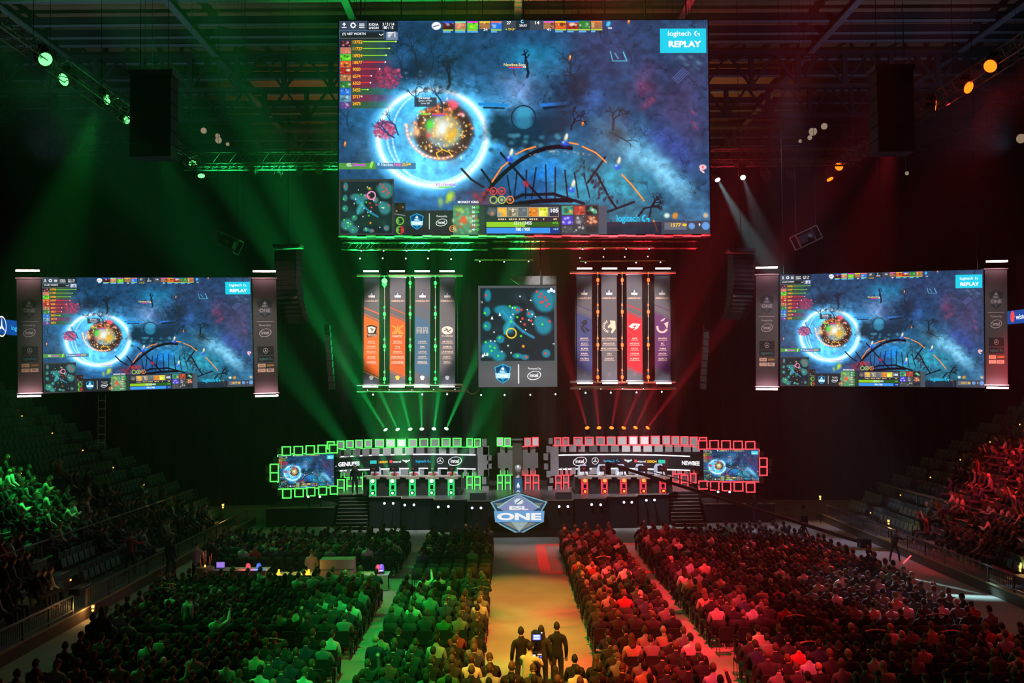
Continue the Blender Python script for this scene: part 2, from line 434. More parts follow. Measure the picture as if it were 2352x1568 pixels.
def shield(c, x, y, w_, dark, light, band, txt, out=None):  # pointed five sided emblem with a banner across
    h = w_ * 1.2
    P = lambda pts: [(x + a * w_, y + b * h) for a, b in pts]
    c.poly(P([(0, -.5), (.5, -.32), (.36, .3), (0, .5), (-.36, .3), (-.5, -.32)]), out or light)
    c.poly(P([(0, -.45), (.44, -.29), (.32, .27), (0, .45), (-.32, .27), (-.44, -.29)]), dark)
    c.poly(P([(0, -.45), (.32, .02), (0, .42), (-.32, .02)]), light)
    c.poly(P([(-.46, -.02), (.46, -.02), (.42, .24), (-.42, .24)]), band)
    c.text('ONE', x - .34 * w_, y + .02 * h, x + .34 * w_, y + .2 * h, txt, .04)
    c.text('ESL', x - .16 * w_, y - .14 * h, x + .16 * w_, y - .05 * h, txt, .03)
    c.ell(x, y - .24 * h, .09 * w_, .075 * w_, txt, 12)

# ---- the game picture: a colour raster in numpy, laid on a fine grid of vertices
def fbm(W, H, sx, sy, seed, oct=4):
    r_ = np.random.default_rng(seed); out_ = np.zeros((H, W)); amp = 1.0; tot = 0
    for o_ in range(oct):
        nx = max(2, int(W / sx) + 2); ny = max(2, int(H / sy) + 2); g = r_.random((ny, nx))
        xs = np.linspace(0, nx - 1.001, W); ys = np.linspace(0, ny - 1.001, H)
        xi = xs.astype(int); yi = ys.astype(int); fx = xs - xi; fy = ys - yi; fx = fx * fx * (3 - 2 * fx); fy = (fy * fy * (3 - 2 * fy))[:, None]
        a = g[yi][:, xi] * (1 - fx) + g[yi][:, xi + 1] * fx; b = g[yi + 1][:, xi] * (1 - fx) + g[yi + 1][:, xi + 1] * fx
        out_ += amp * (a * (1 - fy) + b * fy); tot += amp; amp *= .55; sx /= 2; sy /= 2
    return out_ / tot
class Raster:
    def __init__(s, x0, y0, x1, y1, W, base):
        s.x0, s.y0, s.x1, s.y1 = x0, y0, x1, y1; s.W = W; s.H = int(round(W * (y1 - y0) / (x1 - x0)))
        s.a = np.ones((s.H, s.W, 3)) * np.array(base, float)
        s.X, s.Y = np.meshgrid(np.linspace(x0, x1, s.W), np.linspace(y0, y1, s.H)); s.k = (x1 - x0) / (W - 1)
    def _win(s, ax, ay, bx, by):
        i0 = max(0, int((ax - s.x0) / s.k)); i1 = min(s.W, int((bx - s.x0) / s.k) + 2); j0 = max(0, int((ay - s.y0) / s.k)); j1 = min(s.H, int((by - s.y0) / s.k) + 2)
        return slice(j0, j1), slice(i0, i1)
    def mix(s, sl, m, col):
        if m.size: s.a[sl] += (np.array(col, float) - s.a[sl]) * np.clip(m, 0, 1)[..., None]
    def blob(s, x, y, rx, ry, col, al=1.0, rot=0.0, hard=0.0, noise=None):
        q = max(rx, ry) * 1.6; sl = s._win(x - q, y - q, x + q, y + q); dx = s.X[sl] - x; dy = s.Y[sl] - y
        c, n = math.cos(rot), math.sin(rot); d = np.sqrt(((dx * c + dy * n) / rx) ** 2 + ((-dx * n + dy * c) / ry) ** 2)
        if noise is not None: d = d + (noise[sl] - .5) * 1.1
        e = 1.0 - hard; m = np.clip((1 - d) / max(e, .04) + .0, 0, 1) if hard else np.exp(-d * d * 2.2)
        s.mix(sl, m * al, col)
    def line(s, pts, t, col, al=1.0, soft=.8):
        for (ax, ay), (bx, by) in zip(pts[:-1], pts[1:]):
            q = t + 2; sl = s._win(min(ax, bx) - q, min(ay, by) - q, max(ax, bx) + q, max(ay, by) + q)
            dx, dy = bx - ax, by - ay; L = dx * dx + dy * dy + 1e-9
            u = np.clip(((s.X[sl] - ax) * dx + (s.Y[sl] - ay) * dy) / L, 0, 1)
            d = np.hypot(s.X[sl] - ax - u * dx, s.Y[sl] - ay - u * dy)
            s.mix(sl, np.clip((t / 2 + soft / 2 - d) / soft, 0, 1) * al, col)
    def arc(s, x, y, rx, ry, t, col, al, a0=0, a1=2 * PI, n=40, rot=0, soft=.8):
        c, q = math.cos(rot), math.sin(rot)
        s.line([(x + rx * math.cos(u) * c - ry * math.sin(u) * q, y + rx * math.cos(u) * q + ry * math.sin(u) * c) for u in np.linspace(a0, a1, n)], t, col, al, soft)
    def tree(s, x, y, L, ang, t, col, al, depth, rr):
        if depth == 0 or L < 1.5: return
        x2, y2 = x + L * math.cos(ang), y + L * math.sin(ang); mx = (x + x2) / 2 + rr.uniform(-.15, .15) * L
        s.line([(x, y), (mx, (y + y2) / 2), (x2, y2)], t, col, al)
        for k in range(2 if rr.random() < .6 else 3): s.tree(x2, y2, L * rr.uniform(.55, .8), ang + rr.uniform(-.95, .95), t * .65, col, al, depth - 1, rr)
    def rect(s, ax, ay, bx, by, col, al=1.0):
        sl = s._win(ax, ay, bx, by); s.mix(sl, ((s.X[sl] >= ax) & (s.X[sl] <= bx) & (s.Y[sl] >= ay) & (s.Y[sl] <= by)) * al, col)
    def mottle(s, ax, ay, bx, by, cols, seed, n=14):
        rr = random.Random(seed)
        s.rect(ax, ay, bx, by, cols[0])
        sl = s._win(ax, ay, bx, by); keep = s.a.copy() if False else None
        w_, h_ = bx - ax, by - ay
        for i in range(n):
            c = cols[rr.randrange(len(cols))]; x, y = ax + rr.random() * w_, ay + rr.random() * h_; r_ = rr.uniform(.2, .42) * min(w_, h_)
            r_ = min(r_, max(x - ax, 1.5), max(bx - x, 1.5), max(y - ay, 1.5), max(by - y, 1.5))
            if r_ > .4: s.blob(x, y, r_ * 1.1, r_, c, .85, 0, .3)
    def mesh(s, name, scale, m):
        H, W = s.H, s.W; vs = np.zeros((H * W, 3), dtype=np.float32)
        vs[:, 0] = (s.X.ravel() - s.x0) * scale; vs[:, 2] = -(s.Y.ravel() - s.y0) * scale
        j, i = np.meshgrid(np.arange(H - 1), np.arange(W - 1), indexing='ij'); a = (j * W + i).ravel()
        q = np.stack([a, a + W, a + W + 1, a + 1], 1).astype(np.int32)
        me = bpy.data.meshes.new(name); me.vertices.add(H * W); me.vertices.foreach_set('co', vs.ravel())
        n = len(q); me.loops.add(n * 4); me.loops.foreach_set('vertex_index', q.ravel()); me.polygons.add(n)
        me.polygons.foreach_set('loop_start', np.arange(n, dtype=np.int32) * 4)
        me.update(calc_edges=True); me.materials.append(m)
        ca = me.color_attributes.new('ink', 'FLOAT_COLOR', 'POINT')
        c = np.ones((H * W, 4), dtype=np.float32); c[:, :3] = lin(np.clip(s.a, 0, 255)).reshape(-1, 3); ca.data.foreach_set('color', c.ravel())
        return me
def minimap(g, x0, y0, w_, h_, seed, big=False):   # dark land with teal clearings and small dots
    rr = random.Random(seed); U = lambda u, v: (x0 + u * w_, y0 + v * h_)
    g.rect(x0, y0, x0 + w_, y0 + h_, (28, 38, 44))
    for i in range(26):
        x, y = U(rr.uniform(.12, .88), rr.uniform(.1, .9)); g.blob(x, y, w_ * .1, h_ * .05, (38, 62, 68) if i % 2 else (20, 28, 34), .5, rr.random() * 3)
    T = (30, 128, 150) if big else (52, 122, 122)
    def spotc(u, v, a, b, al=.9, rot=0): x, y = U(u, v); g.blob(x, y, a * w_ * 1.15, b * h_ * 1.15, T, 1, rot, .6)
    for u, v, a, b in ((.86, .14, .17, .13), (.88, .24, .13, .1), (.1, .1, .05, .09), (.09, .32, .05, .07), (.09, .52, .06, .07), (.13, .83, .13, .12), (.25, .93, .1, .08),
                       (.86, .52, .12, .13), (.8, .46, .08, .08), (.27, .7, .06, .06), (.68, .36, .06, .06), (.3, .3, .12, .07), (.38, .38, .1, .08), (.4, .5, .07, .12),
                       (.35, .56, .05, .08), (.5, .93, .07, .04), (.6, .95, .06, .04), (.89, .9, .06, .06), (.48, .3, .08, .06)): spotc(u, v, a, b)
    g.line([U(.3, .32), U(.45, .48), U(.58, .6), U(.72, .68)], w_ * .035, (40, 150, 190), .8, 2)
    g.line([U(.42, .42), U(.33, .62)], w_ * .04, (60, 170, 190), .7, 2)
    for (u, v) in ((.77, .05), (.83, .08), (.81, .12), (.88, .13), (.9, .17), (.85, .19), (.82, .2), (.93, .22), (.9, .25), (.08, .1), (.66, .35), (.94, .46), (.57, .42), (.6, .5), (.69, .45), (.88, .9), (.62, .95), (.5, .3), (.56, .3)):
        x, y = U(u, v); g.blob(x, y, w_ * .022, w_ * .022, (235, 60, 60), 1, 0, .5)
    for (u, v) in ((.06, .34), (.07, .52), (.07, .74), (.13, .8), (.15, .86), (.19, .82), (.1, .9), (.24, .93), (.26, .68), (.5, .93), (.84, .5), (.4, .25), (.47, .27), (.5, .4), (.42, .46), (.55, .66)):
        x, y = U(u, v); g.blob(x, y, w_ * .02, w_ * .02, (70, 235, 50), 1, 0, .5)
    for i in range(18):
        x, y = U(rr.uniform(.12, .85), rr.uniform(.1, .9)); g.blob(x, y, w_ * .014, w_ * .014, (235, 240, 240), 1, 0, .5)
    x, y = U(.58, .8); g.blob(x, y, w_ * .025, w_ * .025, (250, 150, 40), 1, 0, .5)
    if big: x, y = U(.42, .62); g.arc(x, y, w_ * .065, w_ * .065, w_ * .014, (250, 210, 50), 1)
    else: x, y = U(.6, .27); g.arc(x, y, w_ * .075, w_ * .075, w_ * .02, (250, 150, 190), 1); g.blob(x - w_ * .1, y - 1, w_ * .04, w_ * .03, (240, 60, 220), .9); g.blob(x - w_ * .04, y - w_ * .13, w_ * .05, w_ * .03, (220, 200, 40), .9)
def game_picture(W):
    g = Raster(779, 48, 1629, 538, W, (38, 62, 88)); H = g.H
    n1 = fbm(W, H, W / 6, H / 4, 1); n2 = fbm(W, H, W / 22, H / 14, 2); n3 = fbm(W, H, W / 60, H / 40, 3, 3)
    B = g.blob
    B(1400, 120, 260, 130, (52, 64, 92), .8); B(1590, 90, 80, 50, (70, 92, 110), .7, .2, 0, n2); B(1000, 110, 140, 60, (30, 55, 78), .9)
    B(850, 250, 120, 90, (38, 66, 92), .8); B(1215, 125, 105, 50, (46, 120, 152), .95, .1, 0, n1); B(1230, 170, 90, 50, (70, 130, 165), .6, 0, 0, n2)
    B(1190, 215, 75, 55, (124, 138, 172), .85, -.3, 0, n2); B(1170, 250, 110, 40, (96, 140, 172), .7, 0, 0, n2)
    B(1360, 220, 40, 60, (62, 92, 140), .8, 0, 0, n1); B(1570, 230, 90, 120, (68, 58, 84), .85, .5, 0, n1); B(1478, 190, 40, 55, (100, 62, 88), .8, .2, 0, n2)
    B(1490, 240, 30, 12, (150, 80, 110), .6, -.6); B(1590, 300, 60, 120, (72, 66, 96), .6)
    B(1380, 420, 210, 120, (62, 134, 152), 1, 0, 0, n1); B(1450, 330, 110, 60, (92, 146, 172), .7, .4, 0, n2); B(1220, 370, 150, 80, (60, 116, 160), .6, 0, 0, n1)
    B(1540, 340, 90, 45, (66, 78, 140), .7, .7, 0, n1); B(1510, 385, 120, 34, (136, 190, 216), 1, .72, 0, n2); B(1560, 440, 80, 28, (120, 172, 200), .7, .7, 0, n2)
    B(1460, 500, 140, 50, (58, 108, 122), .8); B(1600, 500, 60, 60, (72, 120, 150), .8)
    B(1000, 470, 150, 50, (52, 92, 132), .9, 0, 0, n1); B(830, 350, 60, 60, (66, 88, 108), .7, 0, 0, n2); B(1130, 470, 60, 40, (110, 66, 92), .6, 0, 0, n2)
    B(1210, 440, 90, 60, (46, 84, 130), .8, 0, 0, n2); B(1255, 395, 40, 34, (40, 130, 205), .7, 0, 0, n2)
    # the bright ring on the ice
    B(993, 316, 205, 180, (92, 176, 226), .95, 0, 0, n1); B(993, 318, 128, 112, (112, 198, 244), 1, 0, .5); B(960, 380, 100, 50, (130, 214, 250), .7, 0, 0, n2)
    B(930, 330, 60, 60, (104, 176, 214), .5, 0, 0, n3)
    g.a *= (0.74 + 0.50 * n3)[..., None]
    n4 = fbm(W, H, W / 14, H / 9, 8, 5); cr = np.clip(1 - np.abs(n4 - .5) / .012, 0, 1) * (n2 > .42); g.a *= (1 - .38 * cr)[..., None]
    g.a *= (0.86 + 0.3 * n2)[..., None]
    for t, c, al in ((34, (120, 205, 250), .30), (16, (170, 225, 255), .5), (9, (205, 236, 255), .7), (5, (240, 248, 255), .95)):
        g.arc(993, 316, 124, 110, t, c, al, 0, 2 * PI, 60, 0, t * .8)
    for rot in (.3, -.35, 1.2): g.arc(1000, 322, 112, 96, 4, (210, 235, 255), .55, 0.2, 3.0, 30, rot, 3)
    # the burst in the middle of it
    B(1015, 298, 84, 78, (96, 72, 66), .9, 0, .1, n2); g.arc(1020, 302, 54, 52, 22, (56, 38, 34), .7, soft=16)
    B(1012, 294, 46, 42, (214, 190, 130), .95, 0, 0, n2)
    rr = random.Random(5)
    for i in range(90):
        a = rr.uniform(0, 2 * PI); r_ = rr.gauss(50, 13); x, y = 1014 + r_ * math.cos(a), 296 + r_ * .95 * math.sin(a)
        c = rr.choice([(255, 190, 90), (255, 225, 160), (230, 140, 50), (255, 170, 140), (250, 240, 225), (200, 160, 50)])
        B(x, y, rr.uniform(1.5, 6), rr.uniform(1.5, 6), c, .9)
    for i in range(16):
        a = 1.2 + i * .13; B(1010 + 72 * math.cos(a) * 1.05, 292 + 72 * math.sin(a), 5, 8, (255, 170, 150), .8, a); B(1010 + 72 * math.cos(a) * 1.05, 292 + 72 * math.sin(a), 2.5, 4, (255, 250, 235), .9, a)
    for i in range(7): B(975 + i * 14, 262 - (i % 3) * 9, 11, 7, (250, 150 - i * 6, 90 + i * 8), .75, -.4, 0, n3)
    B(1040, 238, 16, 10, (240, 100, 120), .85, .4, 0, n3); B(1015, 292, 22, 24, (210, 226, 244), .95, 0, .2, n3); B(988, 288, 14, 16, (70, 190, 70), .9, .5, 0, n3)
    B(985, 312, 6, 6, (240, 60, 60), .9); B(1040, 310, 18, 26, (215, 170, 60), .8, .6, 0, n3); B(955, 300, 14, 18, (245, 190, 150), .8, 0, 0, n3)
    for i in range(24): B(rr.uniform(955, 1075), rr.uniform(245, 345), 2.2, 2.2, (255, 250, 230), .95)
    g.line([(1008, 366), (1002, 352), (1016, 344), (1010, 336)], 2, (240, 190, 70)); g.line([(1016, 344), (1032, 350), (1040, 360)], 2, (240, 190, 70))
    # the throne of rock and its horns
    for (x, y, a, b, c) in ((1150, 290, 40, 34, (30, 52, 66)), (1255, 285, 46, 34, (34, 50, 66)), (1203, 320, 60, 26, (30, 44, 58)), (1203, 300, 34, 40, (28, 50, 66))): B(x, y, a * 1.35, b * 1.3, c, 1, 0, .4, n2)
    B(1203, 262, 26, 20, (74, 142, 168), .9, 0, .5); B(1203, 284, 26, 20, (60, 116, 140), .9, 0, .5); g.arc(1203, 272, 28, 28, 3, (24, 44, 58), .9)
    g.line([(1102, 240), (1165, 243)], 7, (50, 124, 178), .95); g.line([(1112, 248), (1158, 250)], 4, (16, 34, 48), .9); g.line([(1243, 243), (1306, 238)], 7, (60, 116, 184), .95); g.line([(1250, 250), (1298, 246)], 5, (18, 30, 44), .9)
    for i in range(30): B(rr.uniform(1120, 1290), rr.uniform(310, 352), 9, 7, rr.choice([(66, 110, 130), (40, 66, 84), (80, 128, 142)]), .8, 0, .3)
    # bridge of black timber
    D = (22, 18, 26)
    for k, (dy, t) in enumerate(((0, 7), (12, 6), (104, 9), (112, 6))):
        g.line([(1110 + 150 * u, 455 + dy * .3 - 118 * math.sin(u * 1.35) ** .8 * (1 if k < 2 else .22) - (70 if k > 1 else 0) * 0) for u in np.linspace(0, 1.35, 22)], t, D, .92)
    g.line([(1150, 470), (1200, 448), (1270, 446), (1340, 468)], 7, D, .9)
    for i in range(9): a = 1165 + i * 22; g.line([(a, 380 + abs(i - 4) * 6), (a + rr.uniform(-14, 14), 455)], 3.5, D, .8)
    for p in (((1106, 390), (1130, 424), (1140, 450)), ((1060, 388), (1082, 412), (1110, 430)), ((1150, 352), (1200, 410), (1245, 460)), ((1390, 362), (1350, 420)), ((1370, 400), (1398, 455), (1415, 480)), ((1395, 487), (1455, 465))): g.line(list(p), 5, D, .9)
    for i in range(60): u = rr.random(); B(1330 + 70 * u + rr.gauss(0, 8), 375 + 90 * u + rr.gauss(0, 10), 3, 7, rr.choice([(20, 20, 30), (60, 26, 34), (50, 90, 104)]), .8, rr.random())
    for i in range(22): u = rr.random(); B(1205 + 150 * u, 362 - 14 * math.sin(u * 3) + rr.gauss(0, 3), 4, 1.6, (176, 166, 160), .8, rr.uniform(-.6, .6))
    O = (226, 120, 60)
    for p in (((1130, 418), (1152, 385), (1168, 372)), ((1185, 355), (1205, 345), (1230, 338)), ((1308, 329), (1328, 333)), ((1338, 338), (1368, 352), (1392, 374)), ((1428, 402), (1452, 428), (1478, 462)), ((1500, 508), (1508, 532))): g.line(list(p), 3.5, O, .95); g.line(list(p), 1.4, (250, 170, 90), .8)
    for x, y in ((1112, 446), (1104, 458), (1092, 450), (1120, 436), (1210, 424), (1206, 420)): B(x, y, 8, 7, (205, 60, 62), .8, 0, 0, n3)
    for x, y in ((1174, 352), (1300, 318), (1421, 372), (1316, 424)):
        B(x - 4, y + 14, 11, 9, (60, 86, 190), .9, 0, .2, n3); B(x - 6, y + 10, 4, 4, (180, 205, 250), .9); B(x, y, 6, 10, (240, 214, 186), .95, .3, .2); B(x + 2, y - 6, 4, 6, (255, 240, 222), .95)
    for x, y in ((1311, 134), (1339, 284), (1447, 50), (793, 331)): B(x, y, 4, 9, (255, 130, 50), .95, .2, .2); B(x, y - 2, 2, 4, (255, 210, 150), .95)
    B(805, 342, 14, 18, (50, 84, 110), .9, -.7, .3)
    B(950, 160, 90, 44, (24, 36, 50), .85, 0, 0, n2); B(1030, 200, 70, 24, (40, 60, 76), .6, 0, 0, n3); B(1310, 210, 50, 50, (30, 40, 56), .8, 0, 0, n3); B(1420, 310, 36, 26, (36, 44, 50), .8, 0, 0, n2); B(1100, 465, 60, 36, (84, 52, 72), .7, 0, 0, n3)
    lu = g.a.mean(axis=2, keepdims=True); g.a = lu + (g.a - lu) * 1.28; g.a = 255 * np.clip(g.a / 255, 0, 1) ** 1.06 * 1.08; B(993, 316, 128, 112, (140, 214, 250), .0)
    # trees
    for x, y, s_ in ((893, 178, 30), (884, 299, 24)):
        for i in range(150): a = rr.uniform(0, 2 * PI); r_ = s_ * math.sqrt(rr.random()); B(x + r_ * math.cos(a) * 1.05, y + r_ * math.sin(a) * .85, 4.5, 3.5, rr.choice([(196, 74, 112), (224, 96, 130), (150, 50, 82), (120, 50, 90)]), .85, rr.random() * 3)
    for (x, y, L, a, t, c, dp) in ((960, 165, 34, -1.7, 3, (22, 34, 46), 6), (985, 170, 30, -1.2, 2.5, (22, 34, 46), 6), (930, 170, 24, -2, 2, (26, 38, 50), 5), (1028, 205, 26, -1.4, 6, (26, 30, 44), 6),
                                  (960, 245, 22, -1.8, 3, (34, 60, 90), 5), (1015, 262, 26, -1.6, 4, (30, 54, 90), 5), (915, 310, 24, -1.9, 4, (36, 66, 110), 5), (905, 316, 22, -2.5, 4, (30, 60, 110), 4),
                                  (1212, 178, 22, -1.6, 6, (24, 26, 38), 5), (1185, 175, 14, -1.9, 4, (60, 60, 84), 4), (1310, 180, 24, -1.5, 4, (34, 44, 62), 5), (1320, 215, 24, -1.4, 4, (30, 40, 56), 5), (1408, 300, 24, -1.5, 6, (26, 28, 36), 6),
                                  (1312, 300, 20, -1.2, 4, (26, 26, 38), 5), (1462, 500, 26, -.9, 5, (18, 22, 30), 5), (1490, 500, 22, -1.4, 4, (18, 22, 30), 5), (1450, 150, 22, -1.6, 3, (36, 46, 66), 5), (800, 290, 20, -1.7, 3, (30, 44, 60), 4), (1400, 305, 26, .5, 3, (26, 34, 44), 4)):
        g.tree(x, y, L, a, t, c, .85, dp, rr)
    for i in range(60): B(rr.uniform(900, 1090), rr.uniform(165, 215), 6, 4, rr.choice([(40, 66, 86), (66, 116, 140), (30, 44, 58)]), .6)
    B(1330, 200, 40, 40, (34, 42, 58), .7, 0, 0, n2); B(1290, 245, 30, 30, (36, 44, 60), .6, 0, 0, n2)
    for i in range(90): B(rr.uniform(860, 1110), rr.uniform(180, 400), 1.1, 1.1, (220, 240, 255), .8)
    for i in range(150):
        x, y = rr.uniform(1100, 1620), rr.uniform(200, 520); g.line([(x, y), (x + rr.uniform(-14, 14), y + rr.uniform(-10, 10))], 1.1, (40, 70, 90), .5)
    g.line([(1404, 120), (1409, 142)], 2, (90, 190, 200)); g.line([(1411, 142), (1442, 142)], 2, (80, 180, 200)); g.line([(1434, 122), (1441, 140)], 3, (90, 180, 210)); g.line([(1414, 124), (1422, 136)], 3, (90, 140, 170))
    for i in range(5): g.line([(1546 + i * 3, 182 + i * 3), (1572 + i * 3, 158 + i * 3)], 1.4, (96, 116, 180), .8)
    for i in range(14): B(rr.uniform(1545, 1620), rr.uniform(125, 165), 10, 5, rr.choice([(88, 124, 150), (60, 84, 110)]), .6, rr.random())
    for x, y in ((1593, 260), (1595, 285), (1600, 295), (1500, 230)): B(x, y, 8, 3, (190, 60, 80), .7, .8)
    # overlays: score tables, bars and small coloured tiles
    g.rect(779, 48, 843, 72, (52, 64, 84)); g.rect(843, 48, 914, 72, (24, 30, 40)); g.rect(782, 74, 884, 92, (26, 34, 38)); g.rect(887, 74, 914, 92, (110, 124, 150))
    ROW = (0, 0, 0, 1, 1, 1, 1, 0, 1, 0)
    for i, k in enumerate(ROW):
        y = 92.5 + i * 15.7; sl = g._win(806, y, 915, y + 15)
        u = np.clip((915 - g.X[sl]) / 70, 0, 1); g.mix(sl, u * .85 * ((g.Y[sl] >= y) & (g.Y[sl] <= y + 15)), (52, 84, 48) if k == 0 else (120, 36, 58))
    PAL = [[(60, 20, 24), (170, 170, 190), (120, 20, 30)], [(190, 110, 90), (230, 160, 120), (120, 150, 60)], [(90, 200, 40), (180, 230, 60), (30, 90, 40)], [(220, 90, 40), (240, 190, 70), (60, 40, 40)], [(170, 40, 30), (60, 40, 30), (230, 220, 190)],
           [(160, 110, 70), (220, 180, 120), (90, 50, 30)], [(50, 120, 50), (200, 230, 200), (30, 60, 40)], [(40, 110, 210), (20, 30, 70), (140, 180, 230)], [(90, 150, 180), (200, 220, 230), (60, 80, 100)], [(90, 60, 130), (210, 150, 160), (150, 170, 210)]]
    for i in range(10): g.mottle(782, 93.5 + i * 15.7, 806, 107.5 + i * 15.7, PAL[i], 40 + i, 12)
    for k, (x, c) in enumerate(((1018, 0), (1046, 1), (1074, 2), (1102, 5), (1129, 7))):
        g.mottle(x, 51, x + 25, 68, PAL[c], 60 + k, 12); g.rect(x, 50, x + 25, 52.5, [(20, 80, 220), (120, 220, 180), (230, 40, 220), (240, 200, 30), (250, 110, 60)][k])
        if k != 3: g.rect(x, 68.5, x + 24, 71, (180, 230, 60)); g.rect(x, 72, x + (18, 24, 25, 0, 13)[k], 75, (90, 170, 240))
    for k, (x, c) in enumerate(((1250, 5), (1277, 3), (1305, 4), (1332, 6), (1360, 5))):
        g.mottle(x, 51, x + 25, 68, PAL[c], 70 + k, 12); g.rect(x, 50, x + 25, 52.5, [(230, 90, 200), (230, 190, 40), (30, 120, 230), (30, 130, 40), (240, 120, 40)][k])
        if k: g.rect(x, 68.5, x + 25, 71, (200, 230, 50)); g.rect(x, 72, x + (0, 18, 14, 17, 10)[k], 75, (90, 170, 240))
    g.rect(1158, 49, 1247, 70, (60, 68, 78)); g.rect(1186, 49, 1219, 70, (36, 44, 56))
    g.blob(1003, 60, 12, 10, (235, 235, 245), 1, 0, .8); g.line([(996, 62), (1009, 58)], 2, (40, 50, 80)); g.blob(1401, 56, 7, 9, (70, 200, 250), .9, .3, .5, n3)
    g.rect(1519, 68, 1625, 124, (24, 196, 222))
    g.rect(779, 374, 955, 389, (40, 62, 80), .0)
    sl = g._win(779, 374, 956, 389); g.mix(sl, ((g.X[sl] - 779) < 84) * ((g.Y[sl] > 374) & (g.Y[sl] < 388.5)) * .9, (80, 150, 60)); g.mix(sl, (((g.X[sl] - 779) >= 84) & (g.X[sl] < 955)) * ((g.Y[sl] > 374) & (g.Y[sl] < 388.5)) * .9, (56, 110, 150))
    g.rect(952, 225, 1004, 246, (46, 58, 74), .92)
    # lower panels
    g.rect(779, 411, 905, 538, (52, 56, 56)); minimap(g, 783, 416, 118, 118, 3)
    g.rect(905, 464, 932, 538, (40, 44, 48)); g.mottle(908, 466, 928, 488, [(30, 28, 30), (190, 150, 120), (60, 40, 30)], 5, 10); g.line([(907, 490), (930, 494)], 2, (120, 126, 130))
    for y in (506, 527): g.arc(919, y, 8, 8, 2, (110, 200, 60), 1); g.blob(914, y, 4, 7, (110, 190, 60), .9, 0, .4)
    g.arc(919, 527, 8, 8, 2, (210, 50, 50), 1, -1.5, 1.5); g.blob(923, 527, 4, 7, (210, 50, 50), .9, 0, .4)
    g.rect(932, 482, 1040, 538, (34, 38, 42)); g.rect(1041, 470, 1100, 538, (70, 120, 90)); 
    for i in range(46): a = i * .61; r_ = 3 + i * .62; B(1066 + r_ * math.cos(a), 505 + r_ * math.sin(a) * .95, 5, 7, rr.choice([(120, 190, 130), (90, 170, 120), (190, 220, 160), (200, 90, 60)]) if i > 8 else (220, 90, 60), .8, a)
    B(1066, 503, 7, 8, (226, 96, 60), .95, 0, .3); B(1056, 482, 14, 7, (160, 200, 70), .8, 0, 0, n3)
    g.rect(1100, 470, 1288, 538, (40, 46, 54)); g.rect(1096, 474, 1112, 536, (44, 66, 56), .8)
    g.blob(1128, 486, 12, 12, (90, 98, 110), .9, 0, .6, n3); B(1130, 490, 5, 6, (226, 130, 60), .9)
    for k, (x, c) in enumerate(((1143, [(236, 160, 50), (250, 200, 90), (90, 150, 190)]), (1167, [(110, 100, 80), (190, 180, 150)]), (1190, [(90, 96, 104), (130, 136, 140)]), (1214, [(226, 130, 40), (240, 180, 80), (110, 50, 20)]), (1237, [(226, 220, 60), (150, 180, 30), (250, 240, 140)]), (1261, [(40, 48, 60), (50, 60, 74)]))):
        g.rect(x - 1.2, 475.5, x + 21.5, 498, (150, 150, 140)); g.mottle(x, 477, x + 20, 497, c, 90 + k, 14)
        for q in range(4 if k < 4 else (1 if k == 4 else 2)): g.rect(x + 1 + q * 5 + (8 if k > 3 else 0), 501.5, x + 4 + q * 5 + (8 if k > 3 else 0), 504.5, (236, 200, 150))
    g.rect(1117, 509, 1283, 521, (44, 90, 30)); g.rect(1117, 509, 1205, 521, (140, 196, 40)); g.rect(1117, 523, 1283, 535, (24, 56, 130)); g.rect(1117, 523, 1262, 535, (56, 140, 226))
    g.rect(1288, 470, 1374, 538, (56, 62, 68))
    IT = [[(60, 150, 140), (240, 190, 50), (30, 90, 60)], [(170, 60, 50), (240, 130, 90), (90, 30, 30)], [(30, 30, 30), (60, 170, 120), (220, 130, 50), (240, 240, 240)], [(70, 60, 190), (210, 210, 250), (110, 90, 220)], [(60, 62, 66), (190, 190, 190), (90, 90, 96)], [(90, 50, 40), (220, 130, 90), (240, 180, 140)]]
    for k in range(6): x, y = 1289.5 + (k % 3) * 28, 474 + (k // 3) * 22.5; g.mottle(x, y, x + 25, y + 20, IT[k], 110 + k, 14)
    for k in range(3): x = 1289.5 + k * 28; g.mottle(x, 519, x + 25, 534, [[(70, 74, 78), (150, 150, 146)], [(60, 64, 66), (200, 200, 200)], [(44, 46, 48)]][k], 120 + k, 8)
    g.rect(1374, 474, 1392, 538, (70, 80, 92)); g.rect(1392, 510, 1518, 538, (30, 26, 36), .75)
    g.rect(1518, 508, 1629, 538, (58, 66, 80)); g.rect(1524, 512, 1576, 528, (96, 104, 118)); g.blob(1587, 520, 8, 8, (96, 150, 210), 1, 0, .8); g.blob(1619, 520, 10, 10, (96, 150, 216), 1, 0, .8)
    g.blob(1530, 496, 9, 8, (220, 240, 224), .9, 0, .4); g.blob(1549, 497, 9, 8, (226, 140, 50), .9, 0, .4, n3); g.blob(1619, 496, 8, 8, (222, 180, 140), .9, 0, .4)
    for x, y, c in ((1133, 439, (220, 60, 50)), (1152, 439, (220, 50, 50)), (1133, 459, (150, 200, 60)), (1152, 459, (180, 200, 90)), (1171, 459, (230, 130, 60))): g.arc(x, y, 8, 8, 2.2, c if y > 450 else (210, 60, 60), 1); g.blob(x, y, 5, 5, (20, 40, 30) if x < 1140 and y > 450 else c, .9, 0, .4)
    B(1033, 452, 12, 16, (190, 220, 50), .9, .4, .3, n3); B(1012, 462, 8, 14, (150, 190, 110), .8, 0, 0, n3); B(1042, 456, 6, 6, (100, 110, 200), .8)
    g.blob(1614, 386, 10, 7, (244, 190, 196), 1, 0, .7); g.line([(1609, 392), (1616, 398)], 4, (244, 190, 196)); g.blob(1614, 386, 3, 4, (200, 30, 50), .9)
    return g
